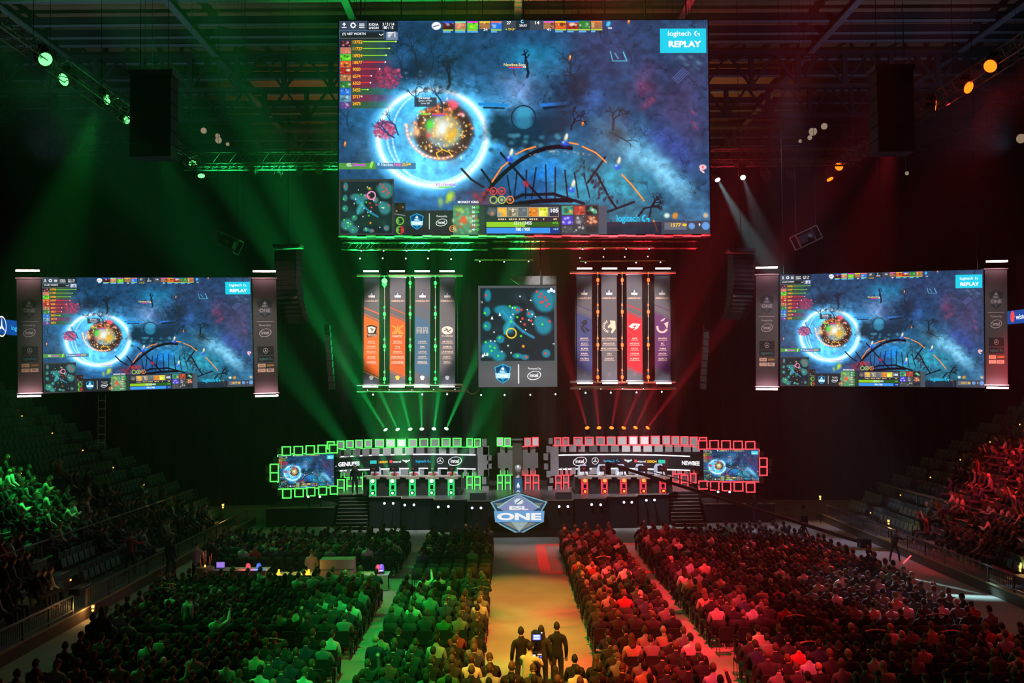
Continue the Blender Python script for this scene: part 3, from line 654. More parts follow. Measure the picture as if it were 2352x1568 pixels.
def game_words():
    c = Canvas(); Wh = (240, 244, 250)
    T = lambda t, x0, y0, x1, y1, col=Wh, b=.02: c.text(t, x0 - 779, y0 - 48, x1 - 779, y1 - 48, col, b)
    T('K/D/A', 849, 57, 871, 63); T('3 / 3 / 14', 880, 56, 907, 63); T('LH/DN', 849, 65, 871, 70.5); T('180 / 15', 881, 64, 905, 70.5); T('(Y) NET WORTH', 788, 78.5, 841, 86)
    for i, t in enumerate('13752 11727 10924 10577 9020 6574 6323 5432 3717 2473'.split()):
        T(t, 812, 96.3 + i * 15.7, 834 if len(t) == 5 else 830, 104 + i * 15.7, (255, 170, 30), .03)
    c.frame(2.5, 26, 105, 44, .9, (120, 130, 130))
    c.line(102 - 9, 34, 98, 38, 1.6, Wh); c.line(98, 38, 103, 34, 1.6, Wh)
    for k, L in enumerate((14, 11, 8, 6)): c.rect(113, 30 + k * 3.4, 113 + L, 31.8 + k * 3.4, Wh)
    c.rect(129, 29, 130.5, 42, Wh)
    for k in range(3): c.rect(48, 10.5 + k * 4, 60, 12.6 + k * 4, Wh)
    c.ring(34, 14.5, 6, 6, 2.6, Wh); 
    for a in range(8): c.rect(34 + 6 * math.cos(a * PI / 4) - 1, 14.5 + 6 * math.sin(a * PI / 4) - 1, 34 + 6 * math.cos(a * PI / 4) + 1, 14.5 + 6 * math.sin(a * PI / 4) + 1, Wh)
    c.rect(8, 18.5, 19, 20.5, Wh); c.poly([(13.5, 8), (18, 13), (9, 13)], Wh); c.rect(12.4, 12, 14.6, 17, Wh)
    for i, (L, k) in enumerate(((911, 0), (896, 0), (889, 0), (887, 1), (874, 1), (855, 1), (853, 1), (847, 0), (833, 1))):
        y = 52.2 + i * 15.7; col = (150, 220, 40) if k == 0 else (240, 50, 60)
        x0 = 835 if i < 4 else 832
        if L > x0: c.rect(x0 - 779, y - .9, L - 779, y + .9, col)
        c.ell(L - 779, y, 2, 2, (200, 250, 110) if k == 0 else (255, 210, 210), 8)
    T('27', 1165, 54.5, 1175, 62); T('14', 1230, 54.5, 1240, 62); T('20:53', 1194, 62, 1211, 67); c.ring(422, 7.5, 4, 4, 1.8, (130, 210, 240), .7, 5.4, 14)
    T('834', 999, 70, 1008, 74); T('398', 1397, 69, 1406, 73); T('34', 1112, 71, 1121, 77); T('41', 1257, 71, 1265, 77); T('TR UP', 1168, 71, 1183, 76, (240, 190, 40)); c.poly([(383, 27), (387, 27), (385, 23)], (140, 220, 40))
    logi(c, 1535 - 779, 78 - 48, 1612 - 779, 93 - 48, Wh); T('REPLAY', 1536, 101, 1611, 115.5, Wh, .04)
    T('Newbee.Sccc', 1158, 151, 1208, 158, (240, 220, 130), .01); c.rect(1170 - 779, 159.5 - 48, 1201 - 779, 162 - 48, (230, 50, 60)); c.rect(391, 114.5, 415, 116.5, (80, 90, 230)); T('18', 1202, 157, 1209, 162)
    T('EG.SumaiL', 964, 227.5, 990, 232.5); T('Queen of Pain', 963, 234, 993, 239, Wh, 0); T('Level 20', 969, 240, 988, 244, Wh, 0)
    c.rect(184, 217, 211, 220, (100, 210, 50)); c.rect(214, 217, 250, 220, (240, 60, 60)); c.rect(214, 220.5, 246, 222.5, (130, 60, 200))
    T('EG.', 801, 377, 811, 385); T('Universe', 812, 377, 842, 385, (220, 50, 220)); T('Newbee.', 878, 377, 906, 385, (200, 220, 235)); T('Faith', 907, 377, 923, 385, (250, 110, 190)); T('253', 925, 377, 938, 385, (240, 200, 70)); c.ell(163, 332.5, 4, 2.6, (250, 180, 50), 8)
    c.poly([(72, 340), (76, 326), (82, 326), (78, 340)], (150, 220, 90)); c.poly([(20, 336), (20, 331), (24, 333), (28, 331), (28, 336)], (160, 200, 140)); c.ell(93, 332, 3.5, 4, (140, 200, 240), 8)
    T('EG.UNiVeRsE', 1003, 424, 1047, 429.5, (200, 70, 220), .02); c.rect(229, 383.5, 259, 386, (110, 220, 60)); T('17', 1041, 430, 1047, 434)
    T('MONKEY KING', 1052, 464, 1099, 469.5, Wh, .03)
    shield(c, 959 - 779, 510 - 48, 31, (16, 60, 100), (30, 130, 180), (150, 215, 245), (245, 250, 255), (40, 160, 210)); c.rect(207.5, 444, 209.3, 480, (200, 205, 210)); T('Powered by', 1004, 496, 1028, 502, Wh, 0); intel(c, 1015 - 779, 513 - 48, 26, Wh)
    for k, (t, u) in enumerate((('54', '+25'), ('26', '+26'), ('350', ''), ('61', '+37'), ('73', '+33'), ('40', '+27'))):
        T(t, 1084, 476.5 + k * 10, 1091, 481.5 + k * 10); 
        if u: T(u, 1092, 476.5 + k * 10, 1101, 481.5 + k * 10, (60, 230, 60))
    c.ring(1040 - 779, 527 - 48, 7.5, 7.5, 1.5, (230, 150, 80)); T('17', 1036, 523.5, 1044, 530.5, (255, 190, 110))
    T('105', 1263, 482, 1280, 491.5, Wh, .04); T('3', 1175, 482, 1179, 490); T('1311 / 3455', 1180, 511, 1220, 518.5); T('780 / 900', 1183, 525, 1216, 532.5); T('+7.5', 1267, 512.5, 1279, 517.5, (110, 240, 60)); T('+6.0', 1268, 526, 1280, 531, (150, 200, 250))
    logi(c, 1413 - 779, 497 - 48, 1489 - 779, 517 - 48, (30, 190, 235)); T('1577', 1536, 516.5, 1559, 524.5, (250, 190, 50), .03); c.ell(1567 - 779, 520.5 - 48, 5.5, 3.2, (250, 190, 50), 8); T('9', 1599, 517, 1603, 523.5)
    return c
GAME = game_picture(760)
GME = GAME.mesh('game_picture', 1 / 850.0, SCREEN)         # one unit wide
GWORDS = game_words().mesh('screen_lettering', 1 / 850.0, SCREEN)
def place_plane(o, tl, tr, bl):          # local X right, Z up with unit width; returns the frame
    X = (tr - tl); Z = (tl - bl); wv = X.length; x = X.normalized(); z = (Z - x * Z.dot(x)).normalized(); y = z.cross(x)
    M = Matrix((x, y, z)).transposed().to_4x4(); M.translation = tl
    return M, wv, Z.length
def screen_thing(name, tl, tr, bl, label, thick=.25, bezel=.06):
    M, wv, hv = place_plane(None, tl, tr, bl)
    e = empty(name, (0, 0, 0), label, 'screen'); e.matrix_world = M
    cab = MB().box((wv / 2, thick / 2 + .01, -hv / 2), (wv + 2 * bezel, thick, hv + 2 * bezel), BLACK)
    for i in range(int(wv) + 1): cab.box((i + .3, thick + .06, -hv / 2), (.08, .1, hv), BLACK)
    child(cab, 'screen_cabinet', e)
    zs = hv / (490 / 850.0)
    for nm, me in (('display_panel', GME), ('screen_lettering', GWORDS)):
        o = bpy.data.objects.new(nm, me); COL.objects.link(o); o.parent = e; o.scale = (wv, wv, zs)
    return e, M, wv, hv
# ============================================================ hanging screens and banners
DB = 50.0
BIG, BM, BW, BH = screen_thing('video_screen', at(779, 48, DB), at(1625, 46, DB), at(781, 540, DB), 'huge central video screen under the roof showing a blue game picture', .4)
# strip along the lower edge that catches the stage light
mb = MB(); n = 40
for i in range(n):
    x0 = BW * i / n; mb.box((x0 + BW / n / 2, -.05, -BH - .07 - .02 * (i % 3)), (BW / n * .97, .2, .05 + .02 * (i % 2)), mat('screen_rail', (.7, .7, .7), .5))
mb.box((BW / 2, .3, -BH - .12), (BW, .2, .06), BLACK)
child(mb, 'lower_rail', BIG)
for i in range(9): child(MB().bar((BW * (i + .5) / 9, .3, .05), (BW * (i + .5) / 9, .3, 5.2), .05, .05, BLACK), 'hanging_chain', BIG)
# coloured lamps under the screen lighting its rail
def edge_lamps():
    for i in range(10):
        x = BW * (i + .5) / 10; p = BM @ Vector((x, -.6, -BH - 1.5)); q = BM @ Vector((x, .1, -BH))
        spot(p, q, GRN if i < 5 else RED, 900, 80, 1, .1, name='rail_light')
edge_lamps()
sl, _, _, _ = screen_thing('video_screen', at(96, 637, 48), at(576, 637, 51), at(96, 903, 48), 'wide side screen with the game picture hanging over the green-lit stand side', .2, .02)
sr, _, _, _ = screen_thing('video_screen', at(1792, 631, 51), at(2258, 619, 48), at(1795, 886, 51), 'wide side screen with the game picture hanging over the red-lit stand side', .2, .02)
LEDBAR = emat('led_bar', (0.82, 0.84, 1.0), 16)
LEDBAR2 = emat('led_bar_soft', (1.0, 0.8, 0.8), 12)
def banner(px0, px1, pyt, pyb, Y, Y2, cv, cw, label, group, top=True, bot=True, nm='banner', skew=0, barm=None, lens=True):
    tl, tr, bl = at(px0, pyt, Y), at(px1, pyt + skew, Y2), at(px0, pyb, Y)
    M, wv, hv = place_plane(None, tl, tr, bl)
    e = empty(nm, (0, 0, 0), label, 'banner', group); e.matrix_world = M
    child(MB().box((wv / 2, .02, -hv / 2), (wv, .03, hv), mat('banner_back', (.05, .05, .05), .8)), 'cloth', e)
    o = bpy.data.objects.new('print', cv.mesh('print', wv / cw, PRINT)); COL.objects.link(o); o.parent = e
    o.scale = (1, 1, hv / (cv.h * wv / cw))
    child(MB().box((wv / 2, 0, .03), (wv + .1, .08, .06), ALU), 'top_bar', e); child(MB().box((wv / 2, 0, -hv - .03), (wv + .1, .08, .06), ALU), 'bottom_bar', e)
    bm_ = barm or LEDBAR
    for z, on in ((.34, top), (-hv - .16, bot)):
        if on:
            b = MB(); b.box((wv / 2, -.34, z), (wv * .96, .07, .07), bm_); child(b, 'led_bar', e)
            child(MB().box((wv / 2, -.34 + .06, z + (.05 if z > 0 else -.05)), (wv, .14, .03), BLACK), 'led_housing', e)
    return e, M, wv, hv
def shaded(c, w_, h_, base):             # cloth ground
    c.rect(0, 0, w_, h_, base)
def team_banner(kind, col, ink, names):
    c = Canvas(); c.h = 262; w_ = 37; G = (92, 88, 92)
    c.rect(0, 0, w_, 262, G)
    if col:
        c.poly([(0, 72), (w_, 88), (w_, 91), (0, 75)], col); c.poly([(0, 88), (w_, 105), (w_, 107), (0, 90)], col)
        c.poly([(0, 93), (w_, 110), (w_, 245), (0, 228)], col); c.poly([(0, 231), (w_, 248), (w_, 250), (0, 233)], ink if kind == 'bear' else col)
    shield(c, 18.5, 44, 17, (60, 66, 84), (110, 112, 130), (236, 224, 214), (236, 224, 214)); c.text('HAMBURG 2017', 2.5, 55, 35, 59.5, (236, 190, 160), .02)
    L = (226, 196, 176)
    if kind == 'bear':
        c.poly([(7, 120), (18, 116), (32, 121), (30, 138), (10, 140)], (30, 24, 30)); c.poly([(9, 122), (20, 120), (29, 124), (24, 136), (12, 137)], (232, 214, 200)); c.poly([(15, 124), (25, 126), (20, 134)], (120, 110, 110)); c.poly([(8, 141), (32, 137), (32, 144), (8, 148)], (50, 34, 34)); c.text('VIRTUS.PRO', 10, 139.5, 31, 145, L, .01)
    elif kind == 'wing':
        for s_ in (-1, 1): c.poly([(18.5 + s_, 138), (18.5 + s_ * 3, 122), (18.5 + s_ * 12, 117), (18.5 + s_ * 15, 120), (18.5 + s_ * 7, 124), (18.5 + s_ * 6, 130), (18.5 + s_ * 14, 136), (18.5 + s_ * 13, 140)], (240, 140, 50))
        c.poly([(17, 118), (20, 118), (20, 134), (17, 134)], (240, 140, 50)); c.text('FNATIC', 7, 142, 30, 147.5, L, .02)
    elif kind == 'blocks':
        for s_ in (4, 19): c.rect(s_, 122, s_ + 13, 138, (150, 150, 150)); c.rect(s_ + 3, 125, s_ + 5.5, 129, (66, 92, 112)); c.rect(s_ + 7.5, 125, s_ + 10, 129, (66, 92, 112)); c.rect(s_ + 5, 132, s_ + 8, 138, (66, 92, 112))
    elif kind == 'oval':
        c.ell(18.5, 130, 14, 10, (232, 206, 190)); c.line(10, 132, 20, 127, 2, (50, 50, 56)); c.line(18, 134, 28, 128, 2, (50, 50, 56)); c.line(14, 124, 24, 136, 1.6, (50, 50, 56)); c.text('EVIL GENIUSES', 5, 142, 32, 146, L, .01)
    elif kind == 'insect':
        D = (26, 26, 40); c.ell(20, 118, 6, 7, D); c.poly([(6, 112), (20, 124), (16, 128)], D); c.poly([(16, 126), (33, 138), (26, 142)], D); c.poly([(14, 128), (24, 146), (14, 142)], D); c.poly([(8, 126), (18, 126), (12, 140)], D)
    elif kind == 'horse':
        for i in range(9): a = PI * (.55 + i * .105); c.line(17 + 9 * math.cos(a), 128 + 10 * math.sin(a) * 1, 17 + 15 * math.cos(a), 128 + 16 * math.sin(a), 2.2, (222, 200, 170))
        c.poly([(20, 113), (33, 114), (34, 134), (26, 145), (22, 143), (26, 134), (20, 130), (16, 133), (15, 128), (22, 120)], (222, 200, 170))
    elif kind == 'swoosh':
        c.poly([(4, 128), (14, 120), (33, 122), (26, 133), (16, 138), (20, 131), (12, 133)], (240, 214, 200)); c.poly([(14, 127), (26, 124), (18, 131)], (210, 50, 60))
    else:
        c.ring(18, 130, 14, 15, 5, (206, 176, 170), .1, 3.1, 20, .3); c.poly([(15, 112), (26, 106), (22, 113), (14, 116)], (206, 176, 170)); c.poly([(22, 120), (33, 116), (30, 134)], (206, 176, 170))
    for i, n_ in enumerate(names):
        y = 156 + i * 12.6; hw = 2 + len(n_) * 1.5; c.text(n_, 18.5 - hw, y, 18.5 + hw, y + 4, L, .02); c.rect(18.5 - hw - 2, y + 5.6, 18.5 + hw + 2, y + 7, tuple(int(v * .8) for v in L))
    IC = {'bear': (250, 240, 220), 'wing': (250, 190, 60), 'blocks': (240, 240, 240), 'oval': (250, 244, 240)}.get(kind, (110, 96, 104))
    c.ell(18.5, 246, 5.5, 4, IC, 10); c.rect(15, 249, 22, 252, IC)
    return c
TB = [(836, 'bear', (232, 96, 24), (250, 180, 60), ['SOLO', 'RODJER', '9PASHA', 'NOONE', 'RAMZES'], 'orange team banner with a white bear emblem, outermost on the green side'),
      (896, 'wing', (196, 84, 24), (240, 140, 50), ['EYYOU', 'DJ', 'OHAIYO', 'PIELIEDIE', 'UNIVERSE'], 'dark orange team banner with a winged emblem, between two green light strings'),
      (953, 'blocks', (60, 96, 122), (120, 150, 170), ['KINGR', 'IM', 'LOTUS', 'SWIFT', 'FREEZE'], 'steel blue team banner with two square emblems'),
      (1010, 'oval', None, None, ['ARTEEZY', 'SUMAIL', 'UNIVERSE', 'CRIT-', 'FEAR'], 'grey team banner with a white oval emblem, beside the minimap screen'),
      (1324, 'insect', (56, 62, 108), (80, 90, 130), ['MOOGY', 'SCCC', 'KPII', 'KAKA', 'FAITH'], 'dull blue team banner with a dark insect emblem'),
      (1381, 'horse', None, None, ['MATUMBAMAN', 'MIRACLE-', 'MIND_CONTROL', 'GH', 'KUROKY'], 'dark grey team banner with a pale horse head emblem'),
      (1439, 'swoosh', (198, 32, 46), (230, 60, 70), ['ACE', 'MIDONE', 'FATA', 'YAPZOR', 'PUPPEY'], 'bright red team banner with a white swoosh emblem'),
      (1503, 'hook', (92, 40, 92), (120, 60, 110), ['RAVEN', 'K', 'TIMS', 'SAKSA', 'MARCH'], 'purple team banner with a hooked emblem, outermost on the red side')]
for i, (x, kind, col, ink, names, lab) in enumerate(TB):
    yt, yb = (638, 881) if i < 4 else (632, 873)
    wpx = 35.5
    banner(x, x + wpx, yt, yb, 57, 57, team_banner(kind, col, ink, names), 37, lab, 'team banners over the stage')
# minimap screen in the middle
def centre_screen():
    g = Raster(1098, 655, 1279, 889, 240, (82, 82, 84)); g.rect(1098, 655, 1279, 836, (76, 82, 84)); minimap(g, 1103, 661, 170, 168, 9, True)
    g.blob(1190, 860, 120, 26, (96, 96, 98), .8)
    me = g.mesh('minimap_picture', 1 / 181.0, SCREEN)
    c = Canvas(); shield(c, 56, 203, 38, (16, 60, 100), (30, 140, 190), (160, 220, 245), (245, 250, 255), (40, 170, 215)); c.rect(91, 182, 93.5, 226, (235, 238, 242)); c.text('Powered by', 114, 189, 144, 196, (240, 240, 245), 0); intel(c, 128, 208, 32, (245, 248, 252))
    c.ell(169, 11, 4, 5, (225, 235, 250), 8); c.ell(163, 14, 3.5, 4, (190, 215, 250), 8); c.ell(175, 14, 3.5, 4, (190, 215, 250), 8); c.text('TT', 6, 37, 11, 41, (235, 235, 240)); c.text('TT', 171, 134, 176, 138, (235, 235, 240))
    for x, y in ((10, 161), (14, 158), (20, 158), (50, 66), (32, 74)): c.poly([(x - 3, y + 4), (x, y - 4), (x + 3, y + 4)], (240, 244, 250))
    wm = c.mesh('screen_lettering', 1 / 181.0, SCREEN)
    M, wv, hv = place_plane(None, at(1098, 656, 55.5), at(1278, 655, 55.5), at(1100, 889, 55.5))
    e = empty('minimap_screen', (0, 0, 0), 'upright screen with a dark teal game map hanging between the team banners', 'screen'); e.matrix_world = M
    child(MB().box((wv / 2, .15, -hv / 2), (wv + .08, .25, hv + .08), BLACK), 'screen_cabinet', e)
    for u in (.2, .8): child(MB().tube((wv * u, .15, 0), (wv * u, .15, 14), .03, BLACK, 4), 'hanging_cable', e)
    for nm, q in (('display_panel', me), ('screen_lettering', wm)):
        o = bpy.data.objects.new(nm, q); COL.objects.link(o); o.parent = e; o.scale = (wv, wv, hv / (234 / 181.0))
    # white cloth seen above it
    mb = MB(); q = [at(1172, 640, 56.2), at(1186, 634, 56.2), at(1278, 633, 56.2), at(1279, 656, 56.2), at(1196, 656, 56.2)]
    mb.prism(q, (0, .06, 0), mat('projection_cloth', (.75, .72, .75), .8, 0, .5, 3)); mb.tube(q[1] + Vector((.8, 0, -.1)), (q[1].x + .8, q[1].y, ROOFZ + 1.2), .02, BLACK, 4); mb.tube(q[2] - Vector((.3, 0, .1)), (q[2].x - .3, q[2].y, ROOFZ + 1.2), .02, BLACK, 4); o = mb.build('projection_cloth', loc=q[0]); tag(o, 'pale cloth edge showing above the minimap screen', 'cloth')
    spot(at(1235, 620, 54.5), at(1240, 650, 56.2), (.9, .8, .8), 60, 60, 1, .05, name='cloth_light')
centre_screen()
# tall sponsor banners beside the side screens
def sponsor_banner():
    c = Canvas(); c.h = 262; w_ = 58; c.rect(0, 0, w_, 262, (70, 66, 68)); L = (185, 178, 178)
    shield(c, 29, 68, 40, (34, 38, 42), (66, 72, 78), (74, 76, 80), (150, 146, 150), (50, 58, 62)); c.rect(8, 98, 50, 98.8, L)
    c.text('Powered by', 15, 105, 43, 111, L, 0); intel(c, 29, 125, 30, L)
    c.rect(9, 156, 49, 176, (22, 22, 26)); star(c, 29, 166, 6, L); c.rect(9, 178, 49, 192, (18, 22, 26)); logi(c, 13, 181, 46, 190, (60, 120, 120))
    c.rect(9, 196, 28, 204, (226, 196, 160)); c.text('WISTORED', 12, 198, 26, 202, (140, 60, 40)); c.text('LEGION', 32, 197.5, 49, 202, (226, 160, 40), .03); c.rect(9, 207, 28, 215, (226, 200, 170)); c.text('WETTEN', 12, 209.5, 25, 212.5, (120, 110, 100)); c.rect(30, 207, 49, 215, (220, 200, 180)); c.text('PIN', 35, 208.5, 44, 213.5, (60, 40, 30), .02)
    return c
SB = sponsor_banner
PINK = emat('led_bar_pink', (1.0, 0.5, 0.56), 60)
banner(38, 94, 640, 902, 47.5, 47.8, SB(), 58, 'grey sponsor banner at the outer end of the green-side screen', 'tall sponsor banners beside the side screens', True, True, 'sponsor_banner', 0, PINK)
banner(580, 634, 640, 902, 51, 51.3, SB(), 58, 'grey sponsor banner between the green-side screen and the stage', 'tall sponsor banners beside the side screens', True, True, 'sponsor_banner', 0, PINK)
banner(1736, 1787, 632, 886, 51.4, 51.1, SB(), 58, 'grey sponsor banner between the stage and the red-side screen', 'tall sponsor banners beside the side screens', True, True, 'sponsor_banner', -1, PINK)
banner(2262, 2313, 619, 882, 48, 47.7, SB(), 58, 'grey sponsor banner at the outer end of the red-side screen', 'tall sponsor banners beside the side screens', True, True, 'sponsor_banner', -1, PINK)
# blue ribbon boards on the upper fascia
def ribbon(px0, px1, py0, py1, Y0, Y1, star_, label):
    tl, tr, bl = at(px0, py0[0], Y0), at(px1, py0[1], Y1), at(px0, py1[0], Y0); M, wv, hv = place_plane(None, tl, tr, bl)
    e = empty('ribbon_board', (0, 0, 0), label, 'led board'); e.matrix_world = M
    child(MB().box((wv / 2, .12, -hv / 2), (wv + .1, .2, hv + .1), BLACK), 'board_housing', e)
    u = (px1 - px0) / wv; c = Canvas(); c.rect(0, 0, px1 - px0, hv * u, (16, 70, 150)); 
    h = hv * u
    if star_: star(c, 40 + 2, h / 2, 11, (235, 240, 250)); logi(c, 40 + 25, h * .35, 40 + 75, h * .75, (60, 190, 230))
    else: c.ell(14, h * .45, 5, 7, (240, 70, 70)); c.text('wistored', 22, h * .3, 60, h * .7, (235, 240, 250))
    o = bpy.data.objects.new('display_panel', c.mesh('display_panel', 1 / u, SCREEN)); COL.objects.link(o); o.parent = e
ribbon(-40, 38, (726, 737), (762, 766), 46, 49.5, True, 'blue LED ribbon board with a star logo behind the green-side screen')
ribbon(2313, 2400, (715, 704), (745, 740), 49.5, 46, False, 'blue LED ribbon board on the fascia behind the red-side screen')
# ============================================================ the stage
def wx(px, D): return at(px, 1000, D).x
SZ = 1.8
pts = [(wx(775, 61.0), 61.0), (wx(848, 61.0), 61.0), (wx(848, 59.6), 59.6), (wx(922, 59.6), 59.6), (wx(922, 58.7), 58.7), (wx(996, 58.7), 58.7), (wx(996, 57.8), 57.8), (wx(1073, 57.8), 57.8), (wx(1073, 57.0), 57.0),
       (wx(1314, 57.0), 57.0), (wx(1314, 57.8), 57.8), (wx(1390, 57.8), 57.8), (wx(1390, 58.7), 58.7), (wx(1461, 58.7), 58.7), (wx(1461, 59.6), 59.6), (wx(1534, 59.6), 59.6), (wx(1534, 61.0), 61.0), (wx(1608, 61.0), 61.0), (wx(1608, 61.0), 69), (wx(775, 61.0), 69)]
st = empty('stage_platform', (0, 0, 0), 'long black stage platform with a stepped front edge', 'stage')
STG = mat('stage_skirt', (0.022, 0.025, 0.026), 0.9)
DECK = mat('stage_deck', (0.11, 0.11, 0.115), 0.35)
child(MB().prism([(x, y, 0) for x, y in pts], (0, 0, SZ - .06), STG), 'skirt', st)
child(MB().prism([(x, y, SZ - .06) for x, y in pts], (0, 0, .06), DECK), 'deck', st)
mb = MB(); EDGE = mat('stage_edge', (.55, .42, .34), .6)
for a, b in zip(pts[:-4], pts[1:-3]): mb.bar((a[0], a[1] - .03, SZ + .01), (b[0], b[1] - .03, SZ + .01), .07, .05, EDGE)
child(mb, 'edge_strip', st)
for nm, (p0, p1) in (('green', (612, 767)), ('red', (1615, 1776))):
    x0, x1 = wx(p0, 60.6), wx(p1, 60.6)
    e = empty('side_platform', ((x0 + x1) / 2, 64, 0), 'lower black platform at the %s end of the stage under a small screen' % nm, 'stage')
    child(MB().box((0, 0, .52), (x1 - x0, 7, 1.04), STG), 'skirt', e); child(MB().box((0, 0, 1.08), (x1 - x0, 7, .08), DECK), 'deck', e)
    child(MB().bar((-(x1 - x0) / 2, -3.52, 1.12), ((x1 - x0) / 2, -3.52, 1.12), .05, .05, EDGE), 'edge_strip', e)
for nm, (p0, p1) in (('green', (776, 846)), ('red', (1536, 1606))):
    x0, x1 = wx(p0, 60), wx(p1, 60); n = 9; d = 2.0 / n
    e = empty('stage_stairs', ((x0 + x1) / 2, 60.95, 0), 'dark staircase with pale step edges up to the %s-side players' % nm, 'stairs')
    mb = MB(); ed = MB()
    for i in range(n):
        z = SZ * (i + 1) / (n + 1); y = -2.0 + i * d
        mb.box((0, (y + 0) / 2, z - SZ / (n + 1) / 2), (x1 - x0, -y, SZ / (n + 1)), STG)
        ed.box((0, y + .01, z + .012), (x1 - x0, .07, .03), EDGE)
    child(mb, 'steps', e); ch = child(ed, 'step_edges', e)

# ---- pixel block walls
def led(c): return emat('led_frame_' + c, {'green': (0.10, 1.0, 0.12), 'red': (1.0, 0.07, 0.09)}[c], 1.5, False)
def glow_tile(v): return emat('tile_spot_glow_%d' % v, (0.9, 0.87, 0.9), v / 100.0, False)  # emission stands in for white spotlight falling on the tiles
def blk(parent, px0, px1, py0, py1, D, m, name='block', depth=.3):
    a, b = at(px0, py0, D), at(px1, py1, D)
    return child(MB().box(((a.x + b.x) / 2, D + depth / 2, (a.z + b.z) / 2), (abs(b.x - a.x), depth, abs(a.z - b.z)), m), name, parent)
def tile(parent, r, D, col, fill=None, t=.062, sides='LRTB'):
    px0, px1, py0, py1 = r
    o = blk(parent, px0, px1, py0, py1, D, TILE if fill is None else fill, 'panel_tile')
    a, b = at(px0, py0, D), at(px1, py1, D); x0, x1, z1, z0 = a.x, b.x, a.z, b.z; y = D - .03
    mb = MB()
    if 'B' in sides: mb.box(((x0 + x1) / 2, y, z0), (x1 - x0 + t, .06, t), led(col))
    if 'T' in sides: mb.box(((x0 + x1) / 2, y, z1), (x1 - x0 + t, .06, t), led(col))
    if 'L' in sides: mb.box((x0, y, (z0 + z1) / 2), (t, .06, z1 - z0 - t), led(col))
    if 'R' in sides: mb.box((x1, y, (z0 + z1) / 2), (t, .06, z1 - z0 - t), led(col))
    f = mb.build('light_frame'); f.parent = o
    return o
def zl(r): return (600 + r[0] / 4.438, 600 + r[1] / 4.438, 960 + r[2] / 4.438, 960 + r[3] / 4.438)
def zr(r): return (1250 + r[0] / 4.276, 1250 + r[1] / 4.276, 960 + r[2] / 4.276, 960 + r[3] / 4.276)
def zc(r): return (1080 + r[0] / 5.6, 1080 + r[1] / 5.6, 960 + r[2] / 5.6, 960 + r[3] / 5.6)
def dl(px): return 62.6 + 2.4 * (1 - ((px - 940) / 185) ** 2)
def dr(px): return 62.6 + 2.4 * (1 - ((px - 1440) / 185) ** 2)
def strip(parent, f, D, y0, y1, px0, px1, m, name, off=0., th=.25, n=24):
    mb = MB(); vs = []
    for i in range(n + 1):
        px = px0 + (px1 - px0) * i / n; d = D(px) + off; a, b = at(px, y0 + f(px), d), at(px, y1 + f(px), d)
        vs += [a, b, a + Vector((0, th, 0)), b + Vector((0, th, 0))]
    fs = []
    for i in range(n):
        k = 4 * i; fs += [(k, k + 1, k + 5, k + 4), (k + 2, k + 6, k + 7, k + 3), (k, k + 4, k + 6, k + 2), (k + 1, k + 3, k + 7, k + 5)]
    fs += [(0, 2, 3, 1), (4 * n, 4 * n + 1, 4 * n + 3, 4 * n + 2)]
    return child(mb.add(vs, fs, m), name, parent)
def warp(parent, c, f, D, name, off):
    me = bpy.data.meshes.new(name)
    me.from_pydata([tuple(at(x, y + f(x), D(x) + off - .0005 * l)) for x, y, l in c.v], [], c.f); me.materials.append(SCREEN)
    ca = me.color_attributes.new('ink', 'FLOAT_COLOR', 'CORNER'); arr = []
    for q, k in zip(c.f, c.c): arr += [k[0], k[1], k[2], 1.0] * len(q)
    ca.data.foreach_set('color', arr); me.update(); o = bpy.data.objects.new(name, me); COL.objects.link(o); o.parent = parent; return o
BACKM = mat('set_backing', (.05, .05, .052), .8)
BANDM = mat('band_black', (.02, .02, .024), .4)
WLINE = emat('white_light_line', (.9, .92, 1.0), 3.0, True)
wg = empty('stage_wall', (0, 0, 0), 'curved stage wall of green-outlined square blocks around a black sponsor band', 'stage set')
wr = empty('stage_wall', (0, 0, 0), 'curved stage wall of red-outlined square blocks around a black sponsor band', 'stage set')
fgl = lambda px: -5.5 * (1 - ((px - 985) / 200) ** 2) if True else 0
fgr = lambda px: -5.0 * (1 - ((px - 1400) / 200) ** 2)
def wing(W, f, D, X0, X1, col, cv):
    strip(W, f, D, 1035, 1050, X0, X1, BACKM, 'backing', .35)
    strip(W, f, D, 1082, 1136, X0, X1, BACKM, 'backing', .45)
    strip(W, f, D, 1047, 1082, X0, X1, BANDM, 'sponsor_band', .05)
    strip(W, f, D, 1047.4, 1049.6, X0 + 14, X1 - 32, WLINE, 'light_line', -.02, .06)
    strip(W, f, D, 1079.8, 1082, X0 + 14, X1 - 32, WLINE, 'light_line', -.02, .06)
    warp(W, cv, f, D, 'sponsor_logos', .03)
def wings_(c, x, y, w_): # small winged emblem
    for s_ in (-1, 1): c.poly([(x, y - 1), (x + s_ * w_ / 2, y - 4), (x + s_ * w_ / 2, y - 1), (x + s_ * w_ * .2, y + 1.5)], (225, 225, 230))
    c.ell(x, y + .5, 2.6, 3.4, (225, 225, 230), 8)
W_ = (240, 240, 245)
c = Canvas(); c.lay = 1; c.text('EVIL', 757, 1061, 773, 1071, W_, .03); c.text('GENIUSES', 777, 1061, 826, 1071, W_, .04); c.rect(850, 1060.5, 865, 1068, (40, 190, 180)); c.text('LEGION', 870, 1062, 890, 1067, (250, 190, 40), .04)
c.rect(895, 1061, 901, 1067, (240, 70, 70)); c.text('wistored', 902, 1062, 921, 1067, W_); wings_(c, 933, 1064, 17); logi(c, 955, 1061, 990, 1069, (40, 180, 230)); star(c, 1011, 1063, 7.5, W_); intel(c, 1045, 1064, 32, W_)
wing(wg, fgl, dl, 766, 1124, 'green', c)
